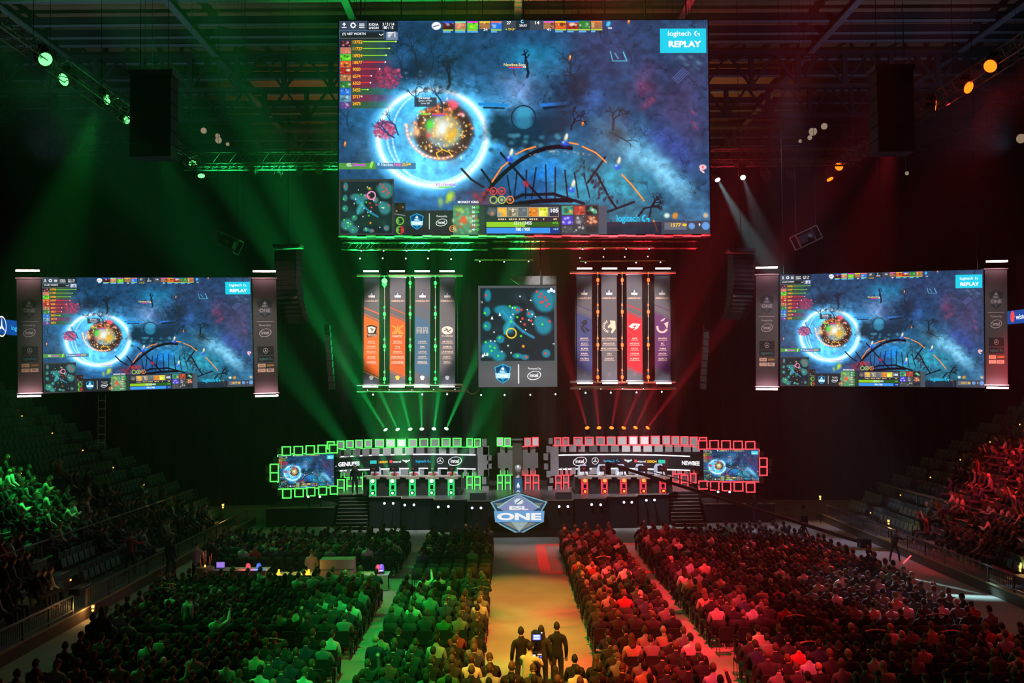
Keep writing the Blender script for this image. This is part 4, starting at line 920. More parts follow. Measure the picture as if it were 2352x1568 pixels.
c = Canvas(); c.lay = 1; intel(c, 1332, 1064, 32, W_); star(c, 1367, 1063, 8, W_); logi(c, 1387, 1060, 1424, 1068, (40, 180, 230)); wings_(c, 1443, 1063, 17); c.rect(1457, 1060, 1463, 1066, (240, 70, 70)); c.text('wistored', 1464, 1061, 1483, 1066, W_)
c.text('LEGION', 1486, 1060.5, 1508, 1066, (250, 200, 40), .04); c.rect(1512, 1059, 1528, 1067, (40, 190, 160)); c.text('NEWBEE', 1566, 1059, 1607, 1069, W_, .04)
wing(wr, fgr, dr, 1257, 1616, 'red', c)
# top rows
TG = [(675, 745, 240, 312), (777, 842, 235, 312), (870, 937, 230, 300), (965, 1030, 225, 297), (1058, 1125, 222, 293), (1165, 1247, 219, 290), (1278, 1360, 217, 290), (1390, 1472, 217, 290), (1505, 1585, 215, 290),
      (1617, 1698, 212, 290), (1730, 1812, 210, 290), (1843, 1925, 208, 288), (1956, 2037, 206, 287), (2097, 2153, 208, 287), (2175, 2235, 212, 290)]
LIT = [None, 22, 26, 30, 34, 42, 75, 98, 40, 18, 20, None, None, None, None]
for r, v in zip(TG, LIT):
    q = zl(r); tile(wg, q, dl(q[0]) - .1, 'green', glow_tile(v) if v else None)
TRD = [(103, 163, 195, 270), (183, 240, 192, 270), (293, 372, 190, 267), (403, 482, 188, 265), (513, 590, 186, 262), (618, 697, 185, 262), (725, 806, 183, 262), (836, 914, 180, 260), (945, 1024, 180, 258), (1053, 1132, 178, 258),
       (1168, 1232, 178, 255), (1257, 1322, 180, 257), (1343, 1412, 182, 262), (1435, 1503, 186, 265), (1523, 1595, 190, 262)]
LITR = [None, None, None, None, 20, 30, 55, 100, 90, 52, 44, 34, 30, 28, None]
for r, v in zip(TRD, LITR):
    q = zr(r); tile(wr, q, dr(q[0]) - .1, 'red', glow_tile(v) if v else None)
for i, (a, b) in enumerate(((748, 806), (843, 905), (935, 1000), (1030, 1095), (1125, 1200), (1240, 1318), (1355, 1435), (1465, 1548), (1580, 1660), (1695, 1775), (1810, 1885), (1920, 2000), (2120, 2175), (2200, 2255))):
    q = zl((a, b, 300 + max(0, 8 - i) * 2, 372 + max(0, 8 - i) * 3)); blk(wg, *q, dl(q[0]) - .02, glow_tile((0, 8, 12, 20, 32, 42, 55, 40, 16, 12, 0, 0, 0, 0)[i]) if 0 < i < 10 else TILE)
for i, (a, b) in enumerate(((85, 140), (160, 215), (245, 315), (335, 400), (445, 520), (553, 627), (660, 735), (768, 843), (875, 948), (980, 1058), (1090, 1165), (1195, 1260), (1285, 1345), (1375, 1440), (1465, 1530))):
    q = zr((a, b, 262, 330)); blk(wr, *q, dr(q[0]) - .02, glow_tile((0, 0, 0, 0, 8, 14, 24, 60, 70, 60, 40, 26, 22, 20, 26)[i]) if i > 3 else TILE)
# thin light line under the top row
def lrow(W, f, D, y, a, b, col): strip(W, f, D, y, y + 1.3, a, b, led(col), 'light_line', -.12, .05, 16)
lrow(wg, lambda p: -5.5 * (1 - ((p - 1010) / 210) ** 2), dl, 1031, 775, 1109, 'green'); lrow(wr, lambda p: -4 * (1 - ((p - 1370) / 220) ** 2), dr, 1025.2, 1270, 1606, 'red')
# grey blocks and upright frames below the band
for (a, b) in ((815, 840), (853, 905), (1240, 1320), (1420, 1500), (1580, 1660), (1800, 1830), (2065, 2100), (2150, 2200), (2228, 2258)):
    q = zl((a, b, 522, 590)); blk(wg, *q, dl(q[0]) + .05, TILE)
for (a, b) in ((90, 130), (155, 185), (205, 235), (250, 310), (440, 520), (640, 700), (830, 890), (1010, 1070), (1260, 1290), (1310, 1345), (1385, 1440), (1465, 1530)):
    q = zr((a, b, 488, 550)); blk(wr, *q, dr(q[0]) + .05, TILE)
for r in ((780, 845, 628, 710), (780, 845, 710, 782), (875, 940, 620, 690), (945, 1032, 608, 690), (875, 940, 695, 780), (945, 1032, 695, 780), (2097, 2153, 597, 680), (2175, 2232, 602, 680), (2097, 2153, 682, 760), (2175, 2232, 682, 760)):
    q = zl(r); tile(wg, q, dl(q[0]) - .1, 'green', GREY)
for r in ((112, 168, 565, 635), (190, 240, 560, 632), (112, 168, 637, 710), (190, 240, 634, 705), (1262, 1320, 548, 625), (1345, 1412, 560, 630), (1436, 1490, 545, 635), (1262, 1320, 628, 695), (1345, 1412, 632, 695)):
    q = zr(r); tile(wr, q, dr(q[0]) - .1, 'red', GREY)
for (a, b, y0, y1) in ((2097, 2260, 588, 594), (845, 1035, 600, 606)): q = zl((a, b, y0, y1)); blk(wg, *q, dl(q[0]) - .15, led('green'), 'light_line', .05)
for (a, b, y0, y1) in ((88, 272, 556, 562), (1258, 1480, 545, 550)): q = zr((a, b, y0, y1)); blk(wr, *q, dr(q[0]) - .15, led('red'), 'light_line', .05)
for x in (810, 843, 905, 993, 1030, 2055, 2107, 2150, 2175, 2228, 2256): q = zl((x, x + 5, 555, 610)); blk(wg, *q, dl(q[0]) - .12, led('green'), 'light_line', .05)
for x in (88, 140, 180, 232, 270, 1258, 1290, 1345, 1378, 1432, 1470): q = zr((x, x + 5, 510, 560)); blk(wr, *q, dr(q[0]) - .12, led('red'), 'light_line', .05)
# rough pixel edges at the inner ends
for r in ((150, 212, 268, 360), (165, 245, 358, 470), (95, 235, 372, 740), (215, 275, 480, 545), (215, 275, 590, 650), (175, 240, 662, 740), (150, 207, 760, 850), (150, 240, 880, 990)): blk(wg, *zc(r), 62.4, TILE)
for r in ((1010, 1062, 258, 330), (980, 1032, 358, 440), (1030, 1140, 372, 740), (945, 1002, 457, 540), (950, 1002, 585, 660), (980, 1035, 680, 760), (1020, 1070, 770, 835), (1000, 1060, 880, 990)): blk(wr, *zc(r), 62.4, TILE)
# the small screens at the ends of the stage with their frames
for S_, (tl, tr, bl), W, col, lab in ((zl, ((640, 1044.5, 61.3), (767, 1041.6, 61.9), (640, 1121, 61.3)), wg, 'green', 'small stage screen with the game picture inside green-outlined squares'),
                                      (zr, ((1615, 1032.5, 61.9), (1742, 1032.5, 61.3), (1615, 1103.5, 61.9)), wr, 'red', 'small stage screen with the game picture inside red-outlined squares')):
    e, M, wv, hv = screen_thing('stage_screen', at(*tl), at(*tr), at(*bl), lab, .15, .03)
    mb = MB(); t = .07
    mb.box((wv / 2, -.05, .05), (wv + .1, .05, t), led(col)); mb.box((wv / 2, -.05, -hv - .05), (wv + .1, .05, t), led(col)); mb.box((wv + .05 if col == 'red' else -.05, -.05, -hv / 2), (t, .05, hv), led(col)); child(mb, 'light_frame', e)
SG = [(215, 300, 292, 378), (337, 422, 288, 373), (458, 543, 282, 368), (580, 663, 276, 360), (697, 778, 272, 353), (93, 176, 470, 555), (93, 176, 557, 645), (220, 305, 724, 812), (343, 430, 717, 800), (467, 548, 708, 790), (587, 667, 700, 780), (705, 778, 692, 772)]
fg = empty('square_block_frame', (0, 0, 0), 'green-outlined square blocks around the small stage screen', 'stage set')
for r in SG: tile(fg, zl(r), 61.0, 'green', DGREY)
for r in ((160, 215, 310, 370), (120, 175, 395, 465), (45, 92, 480, 560), (50, 92, 590, 640), (110, 175, 660, 720), (160, 218, 730, 790)): blk(fg, *zl(r), 61.2, mat('block_dark_grey', (.12, .11, .11), .7))  # outer blocks in a darker grey than the tiles
fr_ = empty('square_block_frame', (0, 0, 0), 'red-outlined square blocks around the small stage screen', 'stage set')
for r in ((1515, 1597, 222, 304), (1626, 1710, 220, 302), (1742, 1828, 222, 303), (1858, 1945, 226, 304), (1977, 2068, 230, 304), (1518, 1600, 618, 695), (1632, 1715, 622, 705), (1747, 1832, 627, 712), (1864, 1950, 630, 715), (1983, 2068, 636, 725), (2113, 2188, 392, 476), (2113, 2188, 480, 560)): tile(fr_, zr(r), 61.0, 'red', DGREY)
for r in ((2070, 2118, 240, 300), (2112, 2160, 330, 385), (2190, 2238, 400, 470), (2190, 2232, 490, 540), (2112, 2160, 570, 640)): blk(fr_, *zr(r), 61.2, mat('block_dark_grey', (.12, .11, .11), .7))
# centre piece between the wings
ce = empty('centre_wall', (0, 0, 0), 'central block wall, half outlined green and half red, behind the trophy', 'stage set')
DC = 63.0
for r, v in (((348, 420, 255, 355), 60), ((443, 517, 258, 355), 30)): tile(ce, zc(r), DC, 'green', glow_tile(v))
for r, v in (((702, 775, 258, 355), 34), ((800, 875, 250, 355), 55)): tile(ce, zc(r), DC, 'red', glow_tile(v))
for r in ((352, 415, 737, 828), (450, 518, 737, 828), (352, 415, 832, 940), (450, 518, 832, 940)): tile(ce, zc(r), DC, 'green', GREY)
for r in ((708, 775, 737, 828), (810, 882, 737, 828), (708, 775, 832, 930), (810, 882, 832, 930)): tile(ce, zc(r), DC, 'red', GREY)
for r in ((352, 548, 450, 640), (675, 875, 450, 640), (385, 448, 365, 450), (480, 548, 365, 450), (675, 740, 365, 450), (775, 840, 365, 450), (385, 448, 640, 735), (492, 548, 640, 735), (675, 740, 640, 735), (775, 840, 640, 735)): blk(ce, *zc(r), DC + .05, TILE)
for x, k in ((383, 'green'), (445, 'green'), (480, 'green'), (672, 'red'), (740, 'red'), (776, 'red'), (838, 'red')): blk(ce, *zc((x, x + 7, 672, 735)), DC - .05, led(k), 'light_line', .05)
for r, k in (((345, 548, 728, 736), 'green'), ((672, 882, 728, 736), 'red'), ((420, 548, 362, 370), 'green'), ((670, 800, 358, 366), 'red')): blk(ce, *zc(r), DC - .08, led(k), 'light_line', .05)
o = MB(); a, b = at(1177, 1011, 60.5), at(1200, 1134, 60.5)
o.box(((a.x + b.x) / 2, 60.9, (a.z + SZ) / 2), (b.x - a.x, .8, a.z - SZ), mat('column_cloth', (.2, .17, .13), .9)); o.box(((a.x + b.x) / 2, 60.9, a.z + .02), (b.x - a.x + .1, .9, .06), GREY)
tag(o.build('centre_column'), 'tall brownish column standing behind the trophy between the two block walls', 'column')
# trophy on its pedestal
PD = 58.4; px_ = at(1190, 1100, PD).x; zt = at(1190, 1097, PD).z
e = empty('trophy_pedestal', (px_, PD, SZ), 'slim blue pedestal with a white emblem carrying the trophy', 'pedestal')
child(MB().box((0, 0, (zt - SZ) / 2), (.40, .36, zt - SZ), mat('pedestal_blue', (.05, .12, .2), .4)), 'column', e)
c = Canvas(); c.rect(0, 0, 40, 112, (44, 84, 122)); c.poly([(20, 20), (30, 46), (10, 46)], (220, 232, 245)); c.rect(12, 50, 28, 54, (220, 232, 245)); c.ell(20, 76, 10, 10, (200, 214, 226)); c.rect(11, 72, 29, 75, (44, 84, 122)); c.rect(11, 78, 29, 80, (44, 84, 122))
q = bpy.data.objects.new('emblem_panel', c.mesh('emblem_panel', .01, SCREEN)); COL.objects.link(q); q.parent = e; q.location = (-.2, -.19, zt - SZ - .02)
th = at(1190, 1066, PD).z - zt
t = empty('trophy', (px_, PD, zt), 'silver cup trophy on top of the blue pedestal', 'trophy')
SIL = mat('silver', (.85, .85, .88), .25, .8)
def lathe(mb, prof, m, n=16):
    vs = []
    for r_, z in prof: vs += [(r_ * math.cos(2 * PI * i / n), r_ * math.sin(2 * PI * i / n), z) for i in range(n)]
    fs = []
    for j in range(len(prof) - 1):
        for i in range(n): a = j * n + i; b = j * n + (i + 1) % n; fs.append((a, b, b + n, a + n))
    fs += [tuple(range(n - 1, -1, -1)), tuple(range((len(prof) - 1) * n, len(prof) * n))]
    return mb.add(vs, fs, m)
child(lathe(MB(), [(.19, 0), (.17, .05), (.1, .12), (.07, .2 * th)], SIL), 'foot', t, True)
child(lathe(MB(), [(.04, .2 * th), (.035, .4 * th), (.09, .44 * th)], SIL), 'stem', t, True)
child(lathe(MB(), [(.1, .44 * th), (.16, .5 * th), (.19, .7 * th), (.18, .9 * th), (.13, th), (.1, th)], SIL), 'cup', t, True)
spot((px_, 54, 6), (px_, PD, zt + .3), (1, 1, 1), 1500, 8, .5, .05, name='trophy_light')
# the shield sign on the floor in front of the stage
SD = 55.8
def sg(zx, zy, D=SD): return at(1080 + zx / 5.6, 960 + zy / 5.6, D)
s = empty('shield_sign', sg(625, 1500), 'large shield sign reading ESL ONE standing at the middle of the stage front', 'sign')
def shp(pts, m, name, D0, dep):
    P = [sg(x, y) for x, y in pts]; mb = MB(); mb.prism([(p.x, D0, p.z) for p in P], (0, dep, 0), m)
    o = mb.build(name); setpar(o, s); return o
AQ = (150, 205, 205)
shp([(620, 960), (995, 1075), (925, 1190), (880, 1370), (632, 1498), (380, 1370), (310, 1190), (258, 1080)], mat('sign_body', (.06, .09, .12), .5), 'sign_body', SD, .45)
c = Canvas(); c.lay = 1
OL = [(620, 960), (995, 1075), (925, 1195), (950, 1330), (885, 1360), (632, 1500), (380, 1370), (345, 1340), (322, 1195), (258, 1080)]
c.poly(OL, (120, 176, 186)); c.poly([(620, 978), (970, 1082), (905, 1190), (930, 1330), (860, 1360), (632, 1476), (400, 1360), (345, 1335), (345, 1195), (285, 1085)], (46, 74, 104))
c.poly([(622, 975), (882, 1150), (800, 1200), (440, 1200), (362, 1152)], (132, 144, 188)); c.poly([(622, 975), (905, 1140), (882, 1158)], AQ); c.poly([(622, 975), (340, 1140), (362, 1160)], AQ)
c.poly([(300, 1095), (440, 1085), (365, 1135)], (120, 128, 120)); c.poly([(940, 1095), (800, 1085), (880, 1135)], (120, 128, 120))
c.poly([(530, 1338), (740, 1338), (632, 1462)], (160, 180, 180)); c.poly([(410, 1345), (530, 1340), (610, 1440)], (128, 132, 124)); c.poly([(860, 1345), (740, 1340), (655, 1440)], (128, 132, 124))
c.poly([(303, 1195), (955, 1193), (945, 1335), (322, 1338)], (110, 168, 222)); c.text('ONE', 345, 1217, 915, 1312, (250, 250, 250), .05)
c.text('ESL', 503, 1128, 748, 1178, (245, 245, 250), .05); c.ring(625, 1068, 66, 44, 8, (140, 200, 200)); c.ell(625, 1070, 54, 36, (235, 238, 245)); c.line(590, 1095, 660, 1042, 14, (90, 100, 130))
me = bpy.data.meshes.new('sign_face'); me.from_pydata([tuple(sg(x, y, SD)) [0:1] + (SD - .01 - .002 * l,) + tuple(sg(x, y, SD))[2:3] for x, y, l in c.v], [], c.f); me.materials.append(inkmat('lightbox_face', .95))
ca = me.color_attributes.new('ink', 'FLOAT_COLOR', 'CORNER'); arr = []
for q, k in zip(c.f, c.c): arr += [k[0], k[1], k[2], 1.0] * len(q)
ca.data.foreach_set('color', arr); me.update(); o = bpy.data.objects.new('sign_face', me); COL.objects.link(o); setpar(o, s)
p = s.location; mb = MB(); mb.box((p.x, SD + .5, .12), (4.2, 1.4, .24), BLACK); mb.box((p.x, SD + .45, .9), (1.4, .3, 1.6), BLACK); o = mb.build('sign_stand'); setpar(o, s)
# ---- desks, monitors and players are placed by these stations
ST_G = [857, 902.5, 947.5, 992, 1036.5]; ST_R = [1343, 1388, 1432, 1477, 1522]
def lamp_disc(p, d, r_, m): return MB().disc(p, d, r_, m, 14, .02)
GL = emat('green_lens', (.45, 1.0, .55), 2.6, False); RL = emat('red_lens', (1.0, .14, .01), 3.4, False); WL = emat('white_lens', (.7, .78, 1.0), 2.2, False)
GP = emat('green_glow_panel', (.03, .9, .2), .9, True); RP = emat('red_glow_panel', (1.0, .05, .1), .9, True)
def station(i, px, col):
    D = 60.2 + .0; G = col == 'green'; zt = 2.86
    x = at(px, 1100, D).x; zt = at(px, 1093, D).z
    side = 'green' if G else 'red'
    e = empty('gaming_desk', (x, D, SZ), 'black gaming desk unit, %s from the outer end of the %s side' % (nth(i + 1), side), 'desk', 'player desks on the stage'); h = zt - SZ
    child(MB().box((0, .25, h - .03), (1.14, .8, .06), mat('desk_top', (.45, .36, .32), .4)), 'desk_top', e)
    child(MB().box((0, .0, h / 2 - .03), (1.14, .04, h - .06), mat('desk_front', (.05, .045, .04), .5)), 'front_panel', e)
    for s_ in (-.54, .54): child(MB().box((s_, .3, h / 2 - .03), (.05, .56, h - .06), BLACK), 'side_panel', e)
    bx = child(MB().box((.02, -.08, h - .08), (.78, .2, .17), mat('desk_box', (.5, .36, .3), .6)), 'logo_box', e)
    child(MB().box((-.01, -.04, h * .42), (.40, .03, h * .84), GP if G else RP), 'glow_panel', e)
    for z in (.72, .16):
        q = child(MB().tube((0, -.08, h * z), (0, -.26, h * z + (.05 if z > .5 else 0)), .13, BLACK, 12), 'lamp_body', e)
        l = lamp_disc((0, -.27, h * z + .05 * (z > .5)), (0, -1, .3), .115 if z > .5 else .08, (GL if G else RL)); k = l.build('lens'); k.parent = q
    child(MB().box((0, -.12, h * .44), (.16, .14, h * .2), BLACK), 'lamp_yoke', e)
    # beam from the upper lamp
    tg = {857: (758, 971), 902.5: (866, 1010), 947.5: (930, 1000), 992: (1000, 990), 1036.5: (1096, 971)}.get(px, (px + (px - 1430) * .25, 960))
    a = Vector((x, D - .35, SZ + h * .74)); b = at(px + (tg[0] - px) * 2.2, 1100 + (tg[1] - 1100) * 2.2, 57.6 if G else 58.5)
    spot(a, b, (.02, 1, .2) if G else (1, .03, .05), 190000 if G else 60000, 15, 1.0, .06, name='desk_beam_light')
    # monitor: its back faces the hall
    m_ = empty('monitor', (x + .04, D + .35, zt), 'black gaming monitor seen from behind, %s desk of the %s side' % (nth(i + 1), side), 'monitor', 'monitors on the player desks')
    child(MB().box((0, 0, .02), (.26, .2, .02), BLACK), 'foot', m_); child(MB().box((0, .0, .14), (.05, .05, .22), BLACK), 'stand', m_)
    child(MB().box((0, 0, .40), (.56, .05, .34), BLACK), 'housing', m_); child(MB().box((0, .03, .40), (.52, .012, .30), emat('monitor_glow', (.6, .75, 1), 4, True)), 'display', m_)
    c = Canvas(); c.rect(0, 0, 10, 6, (200, 40, 40)); q = bpy.data.objects.new('sticker', c.mesh('sticker', .012, PRINT)); COL.objects.link(q); q.parent = m_; q.location = (-.1, -.03, .44)
    return Vector((x, D + 1.05, SZ))
SEATS = [('green', i, station(i, px, 'green')) for i, px in enumerate(ST_G)] + [('red', i, station(i, px, 'red')) for i, px in enumerate(ST_R)]
# white and coloured moving heads
MH = []
def moving_head(p, target, lens, label, group, power=0, color=None, angle=6, r_=.14, up=True, blend=.3, nm='moving_head'):
    p = Vector(p); d = (Vector(target) - p).normalized()
    e = empty(nm, p, label, 'stage light', group)
    s_ = -1 if up else 1
    child(MB().box((0, 0, s_ * .42), (.34, .3, .14), BLACK), 'base', e)
    yk = MB(); yk.box((0, 0, s_ * .32), (.42, .1, .05), BLACK)
    for q in (-.2, .2): yk.box((q, 0, s_ * .16), (.04, .1, .34), BLACK)
    child(yk, 'yoke', e)
    h = MB(); h.tube(-d * .28, d * .2, r_ * 1.15, BLACK, 12, r_ * 1.25); hd = child(h, 'head', e)
    k = lamp_disc(d * .215, d, r_, lens).build('lens'); k.parent = hd
    MH.append(e)
    if power: spot(p + d * .26, p + d * 10, color, power, angle, blend, r_ * .5, name='beam_light')
    return e
HG = [(889, 992.2, -20, -32), (916, 991.8, -15, -32), (943.6, 991.3, -8, -31), (969, 990.9, -1, -31), (996, 990.4, 4, -30), (1022.7, 989.7, 13, -30)]
HR = [(1350.3, 988, -8, -28), (1376.5, 988, -3, -28), (1403.6, 988, 5, -28), (1430, 988, 12, -28), (1457, 987.4, 13, -28), (1483.6, 987.4, 21, -28)]
for L_, nm, col, lens, pw in ((HG, 'green', (.02, 1, .18), GL, 700000), (HR, 'red', (1, .03, .06), RL, 380000)):
    pa, pb = at(L_[0][0] - 30, 1006, 66), at(L_[-1][0] + 30, 1003, 66)
    t = empty('light_rail', (0, 0, 0), 'black rail behind the block wall carrying the six %s beam lights' % nm, 'rail')
    child(MB().bar(pa, pb, .1, .1, BLACK), 'crossbar', t)
    for q in (0, .33, .66, 1): p = pa.lerp(pb, q); child(MB().bar((p.x, p.y, SZ), p, .08, .08, BLACK), 'leg', t)
    for i, (x, y, dx, dy) in enumerate(L_):
        p = at(x, y, 66); moving_head(p, at(x + dx * 6, y + dy * 6, 62.5), lens, '%s beam light above the block wall, %s of six from the green end' % (nm, nth(i + 1)), 'beam lights behind the block walls', pw, col, 8, .14, True, .9)
# small white lamps along the stage front
def lamp(p, d, label, group, m=WL, r_=.07):
    p = Vector(p); e = empty('stage_lamp', p, label, 'stage light', group)
    q = child(MB().tube((0, .22, 0), (0, 0, 0), r_ * 1.1, BLACK, 10, r_ * 1.25), 'housing', e); k = lamp_disc((0, -.01, 0), (0, -1, .15), r_, m).build('lens'); k.parent = q
    child(MB().box((0, .3, 0), (.05, .2, .05), BLACK), 'bracket', e)
    return e
FL = [zl((x, x, y, y)) for x, y in ((480, 800), (598, 800), (1256, 868), (1345, 868), (1463, 885), (1557, 883), (1805, 905), (1908, 900), (2150, 915), (2240, 915))] + [zr((x, x, y, y)) for x, y in ((147, 868), (232, 868), (466, 848), (554, 850), (783, 826), (860, 826), (1003, 806), (1083, 803), (1707, 722), (1820, 724))]
FD = [60.3, 60.3, 59.1, 59.1, 58.3, 58.3, 57.4, 57.4, 56.6, 56.6, 56.6, 56.6, 57.4, 57.4, 58.3, 58.3, 59.2, 59.2, 60.3, 60.3]
for i, (r, D) in enumerate(zip(FL, FD)):
    p = at(r[0], r[2], D); sd = 'green' if i < 10 else 'red'; j = i + 1 if i < 10 else 20 - i
    lp_ = lamp(p, 0, 'small white lamp on the stage front, %s from the %s end' % (nth(j), sd), 'white lamps along the stage front')
    if D > 60: child(MB().box((0, .3, -(p.z - 1.12) / 2), (.06, .06, p.z - 1.12), BLACK), 'lamp_stand', lp_)
# floor monitors near the middle
for px, nm in ((1098, 'green'), (1294, 'red')):
    p = at(px, 1146, 58); o = MB().prism([(p.x - .45, 57.6, SZ), (p.x - .45, 58.1, SZ), (p.x - .45, 58.1, SZ + .34), (p.x - .45, 57.8, SZ + .34)], (.9, 0, 0), BLACK).build('floor_monitor', loc=(p.x, 57.8, SZ)); tag(o, 'black floor monitor speaker on the stage, %s half' % nm, 'speaker')
# ============================================================ rigging under the roof
TRS = mat('truss_metal', (.16, .16, .17), .4, .8)
def truss(a, b, name, label, w_=.5, step=.9, m=TRS, r_=.03, par=None):
    a = Vector(a); b = Vector(b); d = (b - a); L = d.length; d.normalize(); side = d.cross(Vector((0, 0, 1))).normalized() * (w_ / 2); up = side.cross(d).normalized() * (w_ / 2)
    mb = MB(); C_ = [side + up, side - up, -side - up, -side + up]
    for c_ in C_: mb.tube(a + c_, b + c_, r_, m, 6)
    n = max(1, int(L / step))
    for i in range(n):
        p = a + d * (L * i / n); q = a + d * (L * (i + 1) / n); mid = (p + q) / 2
        for j in range(4):
            c0, c1 = C_[j], C_[(j + 1) % 4]; mb.tube(p + c0, mid + c1, r_ * .6, m, 4, caps=False); mb.tube(mid + c1, q + c0, r_ * .6, m, 4, caps=False)
    o = mb.build(name, loc=a); 
    if label: tag(o, label, 'truss')
    return o
def hang(p, z1, parent=None, r_=.02):
    pass
TZ = 21.3
def rig(a, b, label, n=4, w_=.6):
    e = empty('lighting_truss', a, label, 'truss'); o = truss(a, b, 'lattice', None, w_); setpar(o, e)
    a = Vector(a); b = Vector(b)
    for i in range(n):
        p = a.lerp(b, (i + .5) / n); c_ = MB().tube(p + Vector((0, 0, w_ / 2)), (p.x, p.y, ROOFZ + 1.3), .013, BLACK, 5).build('hanging_chain', loc=p); setpar(c_, e)
    return e
rig((-18.0, 29, TZ), (-18.0, 62, TZ), 'long lattice truss with green lights over the green-lit stand edge', 5)
rig((20.3, 29, TZ), (20.3, 62, TZ), 'long lattice truss with red lights over the red-lit stand edge', 5)
rig((-17.6, 57, TZ - .3), (19.9, 57, TZ - .3), 'wide lattice truss crossing behind the huge central screen', 6)
rig((-17.6, 56.2, TZ - 1.0), (19.9, 56.2, TZ - 1.0), 'thin pipe truss just below the wide crossing truss', 6, .2)
# light heads on the side trusses
GL2 = emat('green_big_lens', (.12, 1.0, .18), 3.0, False); RL2 = emat('red_big_lens', (1.0, .10, .004), 4.2, False)
def face_cam(p, k): c_ = Vector((0, 0, CAMH)) - Vector(p); c_.normalize(); return Vector(p) + (c_ + Vector(k)).normalized()
for i, (x, y, D, k, r_, pw) in enumerate(((100, 132, 39.5, (.5, 0, -.5), .26, 2200), (155, 180, 42.5, (-.9, 0, -.3), .26, 2600), (237, 229, 47, (2.6, 0, 0), .22, 300), (287, 272, 49.5, (.9, 0, -.6), .19, 300), (440, 374, 60, (.4, 0, -.4), .22, 900), (462, 397, 60.5, (.2, -.2, -2.4), .2, 300))):
    p = at(x, y, D); moving_head(p, face_cam(p, k), GL2, 'green wash light, %s along the green-side roof truss from the camera' % nth(i + 1), 'wash lights on the side trusses', pw * 1.6, (.02, 1, .18), 50, r_, False, 1.0); child(MB().bar((0, 0, .4), (-17.7 - p.x, 0, TZ - .3 - p.z), .07, .05, BLACK), 'clamp_arm', MH[-1])
for i, (x, y, D, k, r_, pw) in enumerate(((2279, 148, 41, (-.6, 0, -.5), .26, 2000), (2216, 198, 43.5, (.9, 0, -.3), .26, 2600), (2138, 242, 47, (2.8, 0, 0), .22, 300), (1930, 380, 60, (-.5, 0, -.4), .24, 1200), (1903, 405, 60.5, (.9, .2, -1.6), .2, 300))):
    p = at(x, y, D); moving_head(p, face_cam(p, k), RL2, 'red wash light, %s along the red-side roof truss from the camera' % nth(i + 1), 'wash lights on the side trusses', pw * 1.6, (1, .03, .04), 50, r_, False, 1.0); child(MB().bar((0, 0, .4), (20.0 - p.x, 0, TZ - .3 - p.z), .07, .05, BLACK), 'clamp_arm', MH[-1])
CL = emat('cool_lens', (.6, .85, 1.0), 14, False)
for i, (x, y, tx, ty, pw) in enumerate(((1645, 407, 1800, 680, 180000), (1705, 403, 1760, 560, 50000))):
    p = at(x, y, 56); moving_head(p, at(tx, ty, 51), CL, ('bright cool white beam light beside the huge screen, aimed at the red-lit stand', 'second cool white beam light on the crossing truss, faint beam')[i], 'cool beam lights', pw, (.45, .85, .9) if i == 0 else (.6, .7, .8), 13, .14, False, .8); q_ = bpy.data.objects['moving_head'] if False else None; child_ = MB().tube((p.x, p.y + .0, p.z + .45), (p.x, p.y + .2, TZ - 1.05), .04, TRS, 5).build('clamp_pipe', loc=p); setpar(child_, MH[-1])
# unlit lamps seen along the crossing truss
for i, (x, y) in enumerate(((583, 395), (640, 398), (690, 390), (735, 388), (1755, 400), (1815, 398), (1760, 408), (1690, 372), (1850, 392))):
    p = at(x, y, 56.2); e = empty('theatre_lamp', p, 'unlit lamp hanging below the crossing truss, %s of nine from the green side' % nth(i + 1), 'stage light', 'unlit lamps on the crossing truss')
    child(MB().tube((0, 0, 0), (0, -.35, -.22), .14, BLACK, 10, .2), 'housing', e); y_ = MB()
    for s_ in (-.22, .22): y_.bar((s_, 0, .35), (s_, -.1, -.05), .03, .03, TRS)
    y_.bar((-.24, 0, .35), (.24, 0, .35), .03, .03, TRS); y_.bar((0, 0, .35), (0, 0, TZ - .9 - p.z), .04, .04, TRS); child(y_, 'yoke', e)
WG = emat('warm_glint', (1, .7, .45), .28, False)
for i, (x, y, D, rr_) in enumerate(((468, 300, 68, .2), (500, 312, 68, .16), (502, 322, 68, .22), (523, 331, 68, .12), (1867, 302, 68, .28), (1893, 290, 68, .22), (1860, 316, 68, .16), (1838, 324, 68, .12), (2345, 318, 50, .24), (2083, 398, 62, .12))):
    p = at(x, y, D); e = empty('work_light', p, 'dim warm work light up in the roof, %s from the green side' % nth((1, 2, 3, 4, 6, 7, 5, 8, 10, 9)[i] if i < 10 else i), 'lamp', 'warm work lights under the roof')
    child(MB().tube((0, 0, 0), (0, .3, .12), rr_ * 1.1, BLACK, 10, rr_ * .6), 'housing', e); child(lamp_disc((0, -.01, 0), (0, -1, -.3), rr_, WG), 'lens', e); child(MB().tube((0, .2, .1), (0, .2, ROOFZ - p.z + 1.3), .011, BLACK, 4), 'hanger', e)
